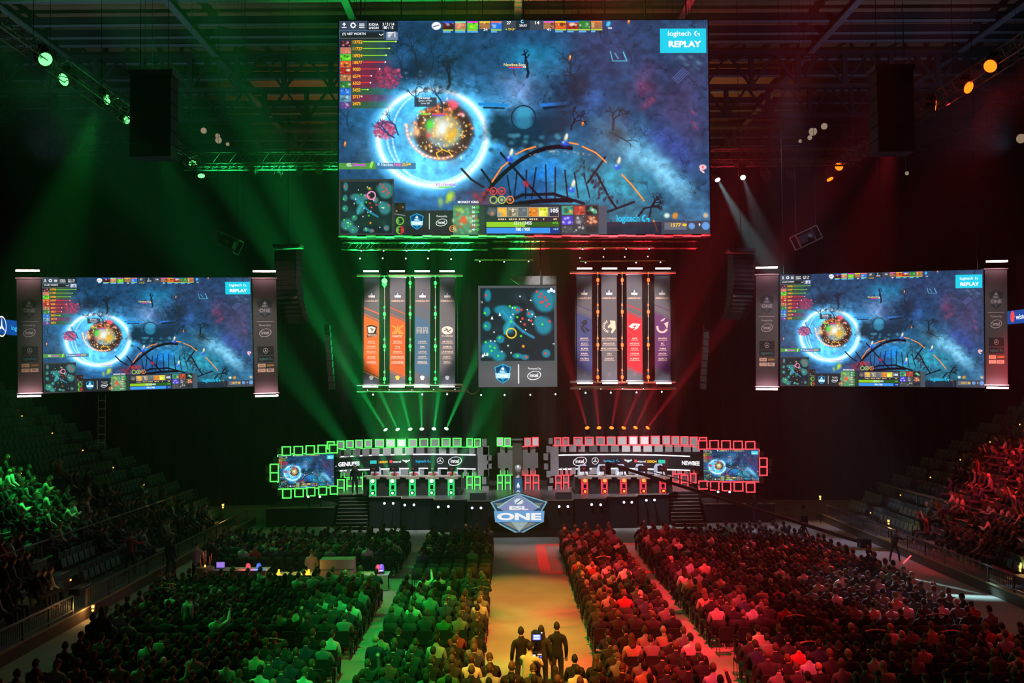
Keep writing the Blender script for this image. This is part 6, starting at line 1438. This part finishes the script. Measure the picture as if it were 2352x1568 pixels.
# ---- people in the stands
stand_p = []
for side in (-1, 1):
    for k in range(0, 15):
        x, z = tier(side, k); xs = x + side * .42
        y = 24.0
        while y < 58.5:
            y += .56
            if any(abs(y - ys) < .75 for ys in (30.6, 39.6, 48.2, 57.4)): continue
            if side < 0: lim = interp(k, ((0, 57), (2, 56.5), (4, 53), (7, 49), (9, 46.5), (14, 44))); pr = .82 if y < lim - 4 else .5
            else: lim = interp(k, ((0, 50), (2, 52), (4, 54), (8, 55), (14, 54))); pr = .84 if y < lim - 3 else .6
            if side < 0 and k < 2 and 37.5 < y < 44 : continue
            if side > 0 and k > 11: continue
            if y > lim or rr.random() > pr: continue
            stand_p.append((xs, y, z, side, k))
def vis(p):
    a, b = proj(p); return -15 < a < 2367 and b < 1585
allp = []
for (x, y, bi, k, j) in people:
    if vis((x, y, 1.3)): allp.append((math.hypot(x, y), 'floor', (x, y, 0.0), bi, k, j))
for (x, y, z, side, k) in stand_p:
    if vis((x, y, z + 1.2)): allp.append((math.hypot(x, y), 'stand', (x, y, z), side, k, y))
allp.sort(key=lambda t_: t_[0])
NIND = 278
HAIRN = {'short': 'short hair', 'long': 'long hair', 'bald': 'a bald head', 'cap': 'a cap'}
def look(loc, kind, side_or_block):
    if kind == 'floor':
        return -math.atan2((.9 - loc[0]) * .55, 62 - loc[1]) * 1.0
    tx, ty = (1.0, 57.0); a = math.atan2(ty - loc[1], tx - loc[0]) - PI / 2
    return a if abs(a) < R(62) else math.copysign(R(62), a)
crowd = []
for i, (d_, kind, loc, a, b, c_) in enumerate(allp):
    fi = rr.choice([0, 0, 0, 1, 1, 2, 2, 3, 3, 4, 5, 6, 7, 8, 9] if rr.random() > .12 else [0, 1]); top = rr.choice(TOPS); hi = rr.randrange(4); si = rr.choice([0, 0, 1, 2, 2, 3]); sc_ = rr.uniform(.95, 1.05)
    if fi in (7, 8) and rr.random() < .75: fi = 0
    F = FIG[fi]
    if kind == 'stand' and a > 0 and rr.random() < .3: F = rr.choice(EXTRA)
    rz = look(loc, kind, a) + rr.uniform(-.12, .12)
    lo = (loc[0], loc[1], loc[2] - 0.0)
    if i < NIND:
        if kind == 'floor':
            fr3, al = BLK[a][0], BLK[a][1]
            lab = 'person in %s top, %s row of %s, %s seat from %s' % (top, nth(b + 1) if a != 4 else nth(b + 1), fr3, nth(c_ + 1), al.replace('the ', ''))
            grp = 'audience seated on the hall floor'
        else:
            sn = 'green-lit' if a < 0 else 'red-lit'; sect = sum(c_ > q for q in (30.6, 39.6, 48.2)); seat = int((c_ - 24) / .56)
            lab = 'person in %s top, %s stand, tier %s up, seat %s from camera end' % (top, sn, nth(b + 1), nth(seat))
            grp = 'audience seated in the side stands'
        put_person(F, lo, rz, top, hi, si, lab, grp, sc_)
    else: crowd.append((F, lo, rz, top, hi, si, sc_))
# everyone farther away
CROWDM = bpy.data.materials.new('crowd_cloth'); CROWDM.use_nodes = True; nt = CROWDM.node_tree; at_ = nt.nodes.new('ShaderNodeAttribute'); at_.attribute_name = 'ink'
nt.links.new(at_.outputs['Color'], nt.nodes['Principled BSDF'].inputs['Base Color']); nt.nodes['Principled BSDF'].inputs['Roughness'].default_value = .85
def arrs(me):
    v_ = np.zeros(len(me.vertices) * 3, np.float32); me.vertices.foreach_get('co', v_); me.calc_loop_triangles(); t_ = np.zeros(len(me.loop_triangles) * 3, np.int32); me.loop_triangles.foreach_get('vertices', t_); return v_.reshape(-1, 3), t_.reshape(-1, 3)
LOWS = []
def lowfig(spec):
    P = spec[0]; m_ = skin_body(P, True, False); return m_
_cache = {}
def figarr(F):
    if id(F) in _cache: return _cache[id(F)]
    out_ = [(arrs(F.body), 'skin'), (arrs(F.shirt), 'top'), (arrs(F.trousers), 'leg')] + ([(arrs(F.hair), 'hair')] if F.hair else []); _cache[id(F)] = out_; return out_
def merged(items, name, m_):
    Vs = []; Ts = []; Cs = []; n = 0
    for (parts, M, cols) in items:
        for ((v_, t_), key) in parts:
            w2 = v_ @ M[:3, :3].T + M[:3, 3]; Vs.append(w2); Ts.append(t_ + n); n += len(v_); Cs.append(np.tile(np.array([*cols[key], 1.0], np.float32), (len(v_), 1)))
    V_ = np.concatenate(Vs).astype(np.float32); T_ = np.concatenate(Ts).astype(np.int32); C_ = np.concatenate(Cs)
    me = bpy.data.meshes.new(name); me.vertices.add(len(V_)); me.vertices.foreach_set('co', V_.ravel()); me.loops.add(len(T_) * 3); me.loops.foreach_set('vertex_index', T_.ravel()); me.polygons.add(len(T_)); me.polygons.foreach_set('loop_start', np.arange(len(T_), dtype=np.int32) * 3)
    me.polygons.foreach_set('use_smooth', np.ones(len(T_), bool)); me.update(calc_edges=True); me.materials.append(m_)
    ca = me.color_attributes.new('ink', 'FLOAT_COLOR', 'POINT'); ca.data.foreach_set('color', C_.ravel()); o = bpy.data.objects.new(name, me); COL.objects.link(o); return o
HC = [(.03, .022, .018), (.09, .05, .03), (.13, .08, .045), (.015, .014, .014)]; SKC = [(.55, .34, .25), (.44, .26, .18), (.62, .42, .32), (.25, .14, .09)]
items = []
for (F, lo, rz, top, hi, si, sc_) in crowd:
    M = np.array(Matrix.Translation(lo) @ Matrix.Rotation(rz, 4, 'Z') @ Matrix.Scale(sc_, 4)); items.append((figarr(F), M, {'skin': SKC[si], 'top': CC[top], 'leg': (.03, .035, .05), 'hair': HC[hi]}))
o = merged(items, 'seated_audience', CROWDM); tag(o, 'hundreds of seated spectators filling the rows towards the stage and the stands', 'audience', None, 'stuff')
# chairs: nearest ones single, the others together
CH = chair_proto(); vc = sorted([c_ for c_ in chairs if vis((c_[0], c_[1], .8))], key=lambda c_: math.hypot(c_[0], c_[1])); NCH = 200
for i, (x, y, bi, k, j) in enumerate(vc[:NCH]):
    o = CH if i == 0 else copy_tree(CH); o.location = (x, y - .02, 0); o['label'] = 'black chair, %s row of %s, %s place from %s' % (nth(k + 1), BLK[bi][0], nth(j + 1), BLK[bi][1].replace('the ', ''))
    o['group'] = 'black event chairs on the hall floor'
cp = [(arrs(ch.data), 'c') for ch in CH.children]
items = [(cp, np.array(Matrix.Translation((x, y - .02, 0))), {'c': (.022, .022, .026)}) for (x, y, bi, k, j) in vc[NCH:]]
o = merged(items, 'black_event_chairs', CROWDM); tag(o, 'rows of black event chairs under the farther audience', 'chairs', None, 'stuff')
# tip-up seats of the stands
def seat_proto():
    m_ = mat('stand_seat', (.05, .11, .10), .5); s_ = MB(); s_.box((0, -.2, .62), (.46, .05, .5), m_, Matrix.Rotation(R(-8), 3, 'X')); s_.box((0, -.08, .46), (.44, .1, .36), m_, Matrix.Rotation(R(12), 3, 'X')); s_.box((0, -.18, .25), (.06, .06, .3), RAIL)
    o = s_.build('stadium_chair'); tag(o, '', 'seat'); return o
SP0 = seat_proto(); ss = []
for side in (-1, 1):
    for k in range(0, 16):
        x, z = tier(side, k); y = 24.0; n = 0
        while y < 60:
            y += .56; n += 1
            if any(abs(y - ys) < .75 for ys in (30.6, 39.6, 48.2, 57.4)): continue
            ss.append((x + side * .42, y - .1, z, side, k, n))
occ = set((round(a, 2), round(b - .1, 2)) for a, b, *_ in stand_p)
ss = [q for q in ss if vis((q[0], q[1], q[2] + .6))]
ss.sort(key=lambda q: ((round(q[0], 2), round(q[1], 2)) in occ, math.hypot(q[0], q[1]))); NS = 160
sl_ = lambda q: 'tip-up seat, %s stand, %s tier up, %s place from camera end' % ('green-lit' if q[3] < 0 else 'red-lit', nth(q[4] + 1), nth(q[5]))
srot = lambda q: look((q[0], q[1], q[2]), 'stand', q[3])
for i, q in enumerate(ss[:NS]):
    o = SP0 if i == 0 else SP0.copy()
    if i: COL.objects.link(o)
    o.location = (q[0], q[1], q[2]); o.rotation_euler = (0, 0, (R(90) if q[3] > 0 else -R(90))); o['label'] = sl_(q); o['group'] = 'tip-up seats in the side stands'
sa = [(arrs(SP0.data), 'c')]
items = [(sa, np.array(Matrix.Translation((q[0], q[1], q[2])) @ Matrix.Rotation((R(90) if q[3] > 0 else -R(90)), 4, 'Z')), {'c': (.05, .11, .10)}) for q in ss[NS:]]
o = merged(items, 'stand_seats', CROWDM); tag(o, 'long rows of tip-up seats on the side stands', 'seats', None, 'stuff')
# ============================================================ single people, cameras, tables
def stander(px, py_head, D, pose, top, label, rz=0., z=0., hair='short', hi=0, si=0, group=None, x=None, tr=None, sc=1.0):
    F = Figure(pose, hair); X = at(px, py_head, D).x if x is None else x
    return put_person(F, (X, D, z - .0), rz, top, hi, si, label, group, sc, tr)
stander(451, 1225, 43.2, stand('crossed', .2, .04), 'light grey', 'man in pale shirt standing in the side aisle behind the round candle table', 0)
stander(486, 1240, 44.0, stand('down', -.3), 'black', 'man in dark clothes standing beside the pale-shirted man in the side aisle', -.3)
stander(432, 1370, 32.6, stand('down', -.9, .12), 'white', 'man in pink-lit white shirt walking through the wide green-side block', -.7, hi=1)
stander(234, 1402, 30.6, stand('down', 0, .06), 'black', 'person in a long black coat standing at the outer end of the green-side rows', .2, hair='long')
stander(350, 1225, 43.5, stand('reach', -.3), 'red', 'person in red top standing at the railing below the green-lit stand', -.5, hi=2, x=-15.85, z=.4)
stander(392, 1255, 44.6, stand('down', .3), 'navy', 'person in navy standing at the railing by the empty green seats', -.4)
stander(1197, 1455, 27.6, stand('down', .1, .05), 'black', 'man in black seen from behind, green-side neighbour of the cameraman', .1)
stander(1279, 1436, 28.1, stand('down', 0, .04), 'black', 'broad man in black standing at the bottom of the centre corridor', 0)
stander(1243, 1457, 27.7, stand('down', .2, .05), 'charcoal', 'long-haired person in dark top standing just behind the video camera screen', 0, hair='long')
CAMMAN = stander(1212, 1478, 25.9, stand('camera', .2, .1, .1), 'white', 'cameraman in a white shirt leaning to the video camera', -.45)
stander(2092, 1265, 47.0, stand('reach', .2, .2, .18), 'black', 'person in black bending at the red-side rink wall holding a glowing stick', -1.0, sc=.8, x=17.7)
stander(1733, 1150, 59.0, stand('reach', .3, .1), 'black', 'crane operator in black standing below the red-outlined small screen', .4)
stander(815, 1060, 60.9, stand('down', 0, .05), 'black', 'presenter in black standing on the stage before the green frames', PI, SZ)
stander(715, 1283, 43.4, sit(.05, 0, 'lap'), 'beige', 'person in beige top seated behind the candle table', 0, hi=2)
# ---- players
for side in ('green', 'red'):
    q = [s_[2] for s_ in SEATS if s_[0] == side]; x0, x1 = q[0].x - .6, q[-1].x + .6; o = MB().box(((x0 + x1) / 2, 61.75, SZ + .07), (x1 - x0, 2.1, .14), STG).build('seat_riser', loc=((x0 + x1) / 2, 61.75, SZ)); tag(o, 'low black riser under the %s-side players' % side, 'riser')
GCH = mat('gaming_chair', (.55, .62, .72), .5)
PF = Figure(sit(.08, 0, 'desk', 0, .2), 'short', False)
for (side, i, p) in SEATS:
    Z = p.z + .14
    b = put_person(PF, (p.x, p.y, Z), PI, 'red' if side == 'green' else 'white', 0, 0, 'player in %s jersey and headset behind the %s desk of the %s side' % ('dark red' if side == 'green' else 'white', nth(i + 1), side), 'players on the stage')
    h = MB(); prev = None
    for k in range(9): t_ = PI * k / 8; q = Vector((.10 * math.cos(t_), .05, 1.27 + .14 * math.sin(t_) + .01)); h.tube(prev, q, .012, BLACK, 5) if prev else None; prev = q
    for s_ in (-.1, .1): h.sphere((s_, .05, 1.26), .045, BLACK, 8, 5, (.6, 1, 1))
    child(h, 'headset', b)
    e = empty('gaming_chair', (p.x, p.y + .05, Z), 'tall pale gaming chair behind the %s desk of the %s side' % (nth(i + 1), side), 'chair', 'player chairs on the stage')
    child(MB().box((0, 0, .44), (.52, .5, .1), GCH), 'seat', e)
    mb = MB(); q = [(-.25, .5), (-.32, .9), (-.30, 1.25), (-.18, 1.46), (.18, 1.46), (.30, 1.25), (.32, .9), (.25, .5)]; mb.prism([(x, .22 + (z - .5) * .1, z) for x, z in q], (0, .09, 0), GCH); child(mb, 'backrest', e)
    mb = MB(); mb.tube((0, 0, .1), (0, 0, .4), .03, BLACK, 8)
    for k in range(5): a_ = 2 * PI * k / 5; mb.tube((0, 0, .1), (.28 * math.cos(a_), .28 * math.sin(a_), .05), .02, BLACK, 5)
    child(mb, 'base', e)
spot((1.2, 58.6, 11), (1.2, 63, 3.5), (.95, .9, .95), 1500, 60, 1, .4, name='wall_fill_light')  # overhead spots added to brighten the block walls
spot((-4.5, 59.5, 11.5), (-4.5, 64, 3.5), (.9, .95, .92), 1300, 70, 1, .4, name='wall_fill_light')
spot((6.5, 59.5, 11.5), (6.5, 64, 3.5), (.98, .9, .92), 1300, 70, 1, .4, name='wall_fill_light')
for x_, c_ in ((-5.6, (.9, .95, 1.0)), (6.9, (.95, .9, 1.0))):
    spot((x_, 57.6, 9.5), (x_ + .2, 61.3, 2.9), c_, 2600, 75, .9, .3, name='player_light')
# ---- television camera on its tripod
cp_ = at(1233, 1466, 26.3); e = empty('video_camera', (cp_.x, 26.9, 1.42), 'television camera with a bright viewfinder screen in the centre corridor', 'camera')
zc_ = cp_.z - 1.42
child(MB().box((0, .25, .16), (.24, .6, .28), BLACK).tube((0, .55, .16), (0, .95, .16), .1, BLACK, 12), 'camera_body', e)
child(MB().box((0, -.42, zc_), (.24, .08, .19), BLACK), 'viewfinder', e)
v_ = child(MB().box((0, -.465, zc_ + .0), (.20, .01, .14), emat('viewfinder_blue', (.08, .14, .8), 2.0, False)), 'viewfinder_screen', e)
child(MB().box((0, -.472, zc_ + .035), (.15, .006, .035), emat('viewfinder_white', (.75, .9, 1), 1.6, False)).box((0, -.472, zc_ - .03), (.15, .006, .04), emat('viewfinder_white', (.75, .9, 1), 1.6, False)), 'viewfinder_picture', e)
child(MB().bar((0, -.38, zc_ - .1), (0, -.1, .25), .03, .03, BLACK), 'viewfinder_arm', e)
child(MB().sphere((.13, -.46, zc_ + .11), .018, GL), 'tally_light', e)
z2 = at(1233, 1507, 26.3).z - 1.42
child(MB().box((0, -.4, z2 - .02), (.28, .2, .16), BLACK), 'control_unit', e)
child(MB().box((-.08, -.51, z2), (.09, .01, .04), emat('button_pale', (.7, .7, 1), 1.4, False)).box((.07, -.51, z2 + .025), (.11, .01, .03), emat('button_orange', (1, .4, .2), 1.6, False)).box((.03, -.51, z2 - .035), (.03, .01, .03), emat('button_pink', (1, .5, .5), 1.4, False)).box((.1, -.51, z2 - .035), (.05, .01, .04), emat('button_blue', (.05, .12, .9), 1.6, False)), 'lit_buttons', e)
t_ = empty('camera_tripod', (cp_.x, 26.9, 0), 'black tripod under the television camera', 'tripod')
child(MB().tube((0, 0, .8), (0, 0, 1.42), .06, BLACK, 8), 'column', t_)
for k in range(3): a_ = 2 * PI * k / 3 + .5; child(MB().tube((0, 0, .9), (.5 * math.cos(a_), .5 * math.sin(a_), 0), .03, BLACK, 6), 'leg', t_)
# ---- camera crane
pv = at(1845, 1192, 50); tip = at(1398, 1064, 58); tail = at(1985, 1247, 47.6)
e = empty('camera_crane', (pv.x, 50, 0), 'long dark camera crane reaching across the red side of the stage', 'crane')
CR = mat('crane_dark_red', (.09, .035, .03), .5)
o = MB().bar(tip, tail, .11, .15, CR).bar(tip + Vector((0, 0, .22)), pv + Vector((0, 0, .25)), .04, .04, CR).build('arm', loc=e.location); setpar(o, e)
o = MB().box(tail, (.5, .5, .4), BLACK).build('counterweight', loc=e.location); setpar(o, e)
o = MB().box(tip + Vector((-.05, 0, -.35)), (.3, .45, .5), BLACK).tube(tip + Vector((-.05, 0, -.1)), tip + Vector((-.05, 0, .1)), .08, BLACK, 8).tube(tip + Vector((-.05, -.2, -.4)), tip + Vector((-.05, -.5, -.42)), .09, BLACK, 10).build('crane_camera', loc=e.location); setpar(o, e)
o = MB().box(pv, (.35, .35, .4), BLACK).tube(pv, (pv.x, 50, .5), .08, BLACK, 8).build('pivot', loc=e.location); setpar(o, e)
for k in range(3): a_ = 2 * PI * k / 3 + .4; child(MB().tube((0, 0, pv.z - .2), (.75 * math.cos(a_), .75 * math.sin(a_), 0), .04, BLACK, 6), 'leg', e)
o = MB().tube(pv + Vector((0, 0, .2)), pv + Vector((0, 0, .55)), .03, BLACK, 6).box(pv + Vector((0, 0, .6)), (.2, .1, .15), BLACK).build('crane_monitor', loc=e.location); setpar(o, e)
# ---- commentary tables in the green-side block
TCL = mat('table_cloth', (.35, .32, .24), .85); TOPM = mat('table_top', (.5, .5, .4), .6)
def table(px0, px1, py, D, zt, dep, label, cloth=True):
    a, b = at(px0, py, D), at(px1, py, D); w_ = b.x - a.x; cx = (a.x + b.x) / 2; e = empty('long_table', (cx, D + dep / 2, 0), label, 'table')
    child(MB().box((0, 0, zt - .02), (w_, dep, .04), TOPM), 'table_top', e)
    if cloth: child(MB().box((0, -dep / 2 + .02, zt / 2), (w_ - .04, .03, zt - .06), TCL), 'front_cloth', e)
    for x in (-w_ / 2 + .08, w_ / 2 - .08):
        for y in (-dep / 2 + .08, dep / 2 - .08): child(MB().box((x, y, zt / 2 - .02), (.05, .05, zt - .04), BLACK), 'leg', e)
    return e, cx, D, zt
zT = lambda px, py, D: at(px, py, D).z
table(487, 611, 1312, 41.6, zT(550, 1310, 41.6), .8, 'cloth-covered table with a red and a blue beacon lamp')
table(622, 716, 1322, 41.4, zT(670, 1321, 41.4), .8, 'low cloth-covered table with two glowing yellow candles')
table(822, 892, 1322, 41.6, zT(850, 1320, 41.6), .8, 'small table beside the long pale case with two beacon lamps')
a, b = at(733, 1300, 42), at(812, 1300, 42); zt1 = zT(780, 1285, 42.0); e = empty('pale_case', ((a.x + b.x) / 2, 42.4, 0), 'long pale boxy case standing between the candle table and the aisle', 'case')
CS = mat('case_pale', (.42, .42, .30), .7); W2 = b.x - a.x
child(MB().box((0, 0, zt1 * .33), (W2, .8, zt1 * .66), CS), 'case_body', e); child(MB().box((0, .0, zt1 * .83), (W2 - .04, .76, zt1 * .33), CS), 'lid', e); child(MB().box((0, -.39, zt1 * .665), (W2 + .02, .05, .03), ALU), 'lid_edge', e)
p = at(468, 1304, 41.8); e = empty('round_table', (p.x, 42.0, 0), 'round cloth-covered table carrying thin candlesticks', 'table'); mb = MB(); n = 20
lathe(mb, [(.42, 0), (.39, .3), (.38, p.z - .03), (.36, p.z)], TCL, 20); child(mb, 'table_cloth', e)
c_ = empty('candle_holder', (p.x, 42.0, p.z), 'thin brass candlesticks with tiny flames on the round table', 'candlestick'); BR = mat('brass', (.6, .4, .15), .3, .9)
for k, (x, h_) in enumerate(((-.16, .5), (-.05, .62), (.02, .7), (.14, .45), (.2, .55))):
    child(MB().tube((x, 0, 0), (x * 1.3, 0, h_), .012, BR, 6), 'stick', c_)
child(MB().sphere((0, -.02, .05), .03, emat('candle_flame', (1, .35, .08), 4, False), 8, 6, (1, 1, 1.6)), 'flame', c_)
def beacon(px, py, D, col, nm, tb):
    p = at(px, py, D); z0 = p.z - .17; e = empty('beacon_lamp', (p.x, D, z0), '%s glowing beacon lamp on the %s' % (nm, tb), 'lamp', 'beacon lamps on the tables')
    child(MB().tube((0, 0, 0), (0, 0, .05), .12, BLACK, 12), 'base', e); child(lathe(MB(), [(.10, .05), (.105, .2), (.085, .3), (.05, .34)], emat('beacon_' + nm.replace(' ', '_'), col, .7, False), 14), 'dome', e)
    child(MB().sphere((0, -.085, .1), .05, emat('beacon_core_' + nm.replace(' ', '_'), tuple(min(1, c + .35) for c in col), 3, False), 8, 5, (1.4, .5, .5)), 'bulb', e)
    l = bpy.data.lights.new('beacon_light', 'POINT'); l.energy = 12; l.color = col; l.shadow_soft_size = .1; o = bpy.data.objects.new('beacon_light', l); COL.objects.link(o); o.parent = e; o.location = (0, -.25, .35)
beacon(570, 1303, 41.9, (1.0, .08, .10), 'red', 'table near the candlesticks'); beacon(594.5, 1303, 41.9, (.04, .2, 1.0), 'blue', 'table near the candlesticks')
beacon(868.5, 1306, 41.8, (1.0, .1, .15), 'red', 'small table by the aisle'); beacon(876.5, 1305, 41.8, (.25, .15, 1.0), 'violet blue', 'small table by the aisle')
for px, nm in ((635, 'outer'), (704, 'inner')):
    p = at(px, 1319, 41.6); e = empty('candle', (p.x, 41.7, p.z), 'glowing yellow block candle, %s one of two on the low table' % nm, 'candle', 'yellow candles'); YL = emat('candle_yellow', (1, .42, .02), 2.4, False)
    for k, (x, h_) in enumerate(((-.07, .16), (.0, .12), (.07, .18))): child(MB().tube((x, 0, 0), (x, 0, h_), .045, YL, 8), 'wax_block', e)
    l = bpy.data.lights.new('candle_light', 'POINT'); l.energy = 12; l.color = (1, .5, .1); l.shadow_soft_size = .08; o = bpy.data.objects.new('candle_light', l); COL.objects.link(o); o.parent = e; o.location = (0, -.1, .3)
# laptop and flowers on the first table
p = at(503, 1303, 42.0); e = empty('laptop', (p.x, 42.1, zT(550, 1310, 41.6)), 'open laptop with a violet glow on the beacon table', 'laptop'); child(MB().box((0, 0, .01), (.36, .26, .02), BLACK), 'keyboard', e); child(MB().box((0, .14, .13), (.36, .02, .25), BLACK), 'lid', e)
child(MB().box((0, .127, .13), (.33, .005, .22), emat('laptop_violet', (.35, .2, .8), 1.0, False)), 'display', e)
# phones, glow stick, warm lamps near the rails
for i, (px, py, D, c, lab) in enumerate(((1676, 1267, 48.6, (.7, .75, 1), 'lit phone held up at the outer edge of the wide red-side block'), (2331, 1546, 27.2, (.8, .9, 1), 'lit phone at the far outer end of the red-side rows'), (809, 1358, 38, (.7, .75, 1), 'lit phone in the wide green-side block near the aisle'), (1355, 1420, 33.5, (.8, .8, .1), 'yellow glowing card in the narrow red-side block'))):
    p = at(px, py, D); e = empty('phone', p, lab, 'phone'); child(MB().box((0, 0, 0), (.075, .01, .14), BLACK), 'phone_body', e); child(MB().box((0, -.008, 0), (.066, .004, .12), emat('phone_glow_%d' % i, c, 1.6, False)), 'display', e)
p, q = at(2100, 1293, 46.4), at(2118, 1275, 46.4); p -= Vector((.5, 0, 0)); q -= Vector((.5, 0, 0)); o = MB().tube(p, q, .035, emat('stick_glow', (.9, .12, .12), 1.2, False), 8).build('glow_stick', loc=p); tag(o, 'pinkish glowing stick held by the bending person at the red-side wall', 'stick')
for px, py, D, lab in ((213, 1397, 36.9, 'amber lamp glowing behind the balusters at the green-side rink wall'), (2041, 1199, 51.5, 'amber lamp on the walkway below the red-lit stand'), (1884, 1143, 60.0, 'amber lamp at the far end of the red-lit stand'), (2343, 1306, 40.5, 'yellow lamp at the near end of the red-lit walkway'), (512, 1162, 57.5, 'amber lamp at the stage end of the green-lit stand')):
    p = at(px, py, D); e = empty('amber_lamp', p, lab, 'lamp'); child(MB().box((0, .05, 0), (.14, .06, .26), BLACK), 'housing', e)
    child(MB().sphere((0, 0, .06), .05, emat('amber', (1, .42, .05), 6, False), 8, 5), 'bulb', e); child(MB().sphere((0, 0, -.07), .04, emat('amber', (1, .42, .05), 6, False), 8, 5), 'bulb', e); child(MB().box((0, .06, -p.z / 2), (.04, .04, max(.05, p.z)), BLACK), 'post', e)
    l = bpy.data.lights.new('amber_light', 'POINT'); l.energy = 18; l.color = (1, .5, .15); l.shadow_soft_size = .08; o = bpy.data.objects.new('amber_light', l); COL.objects.link(o); o.parent = e; o.location = (0, -.15, .1)
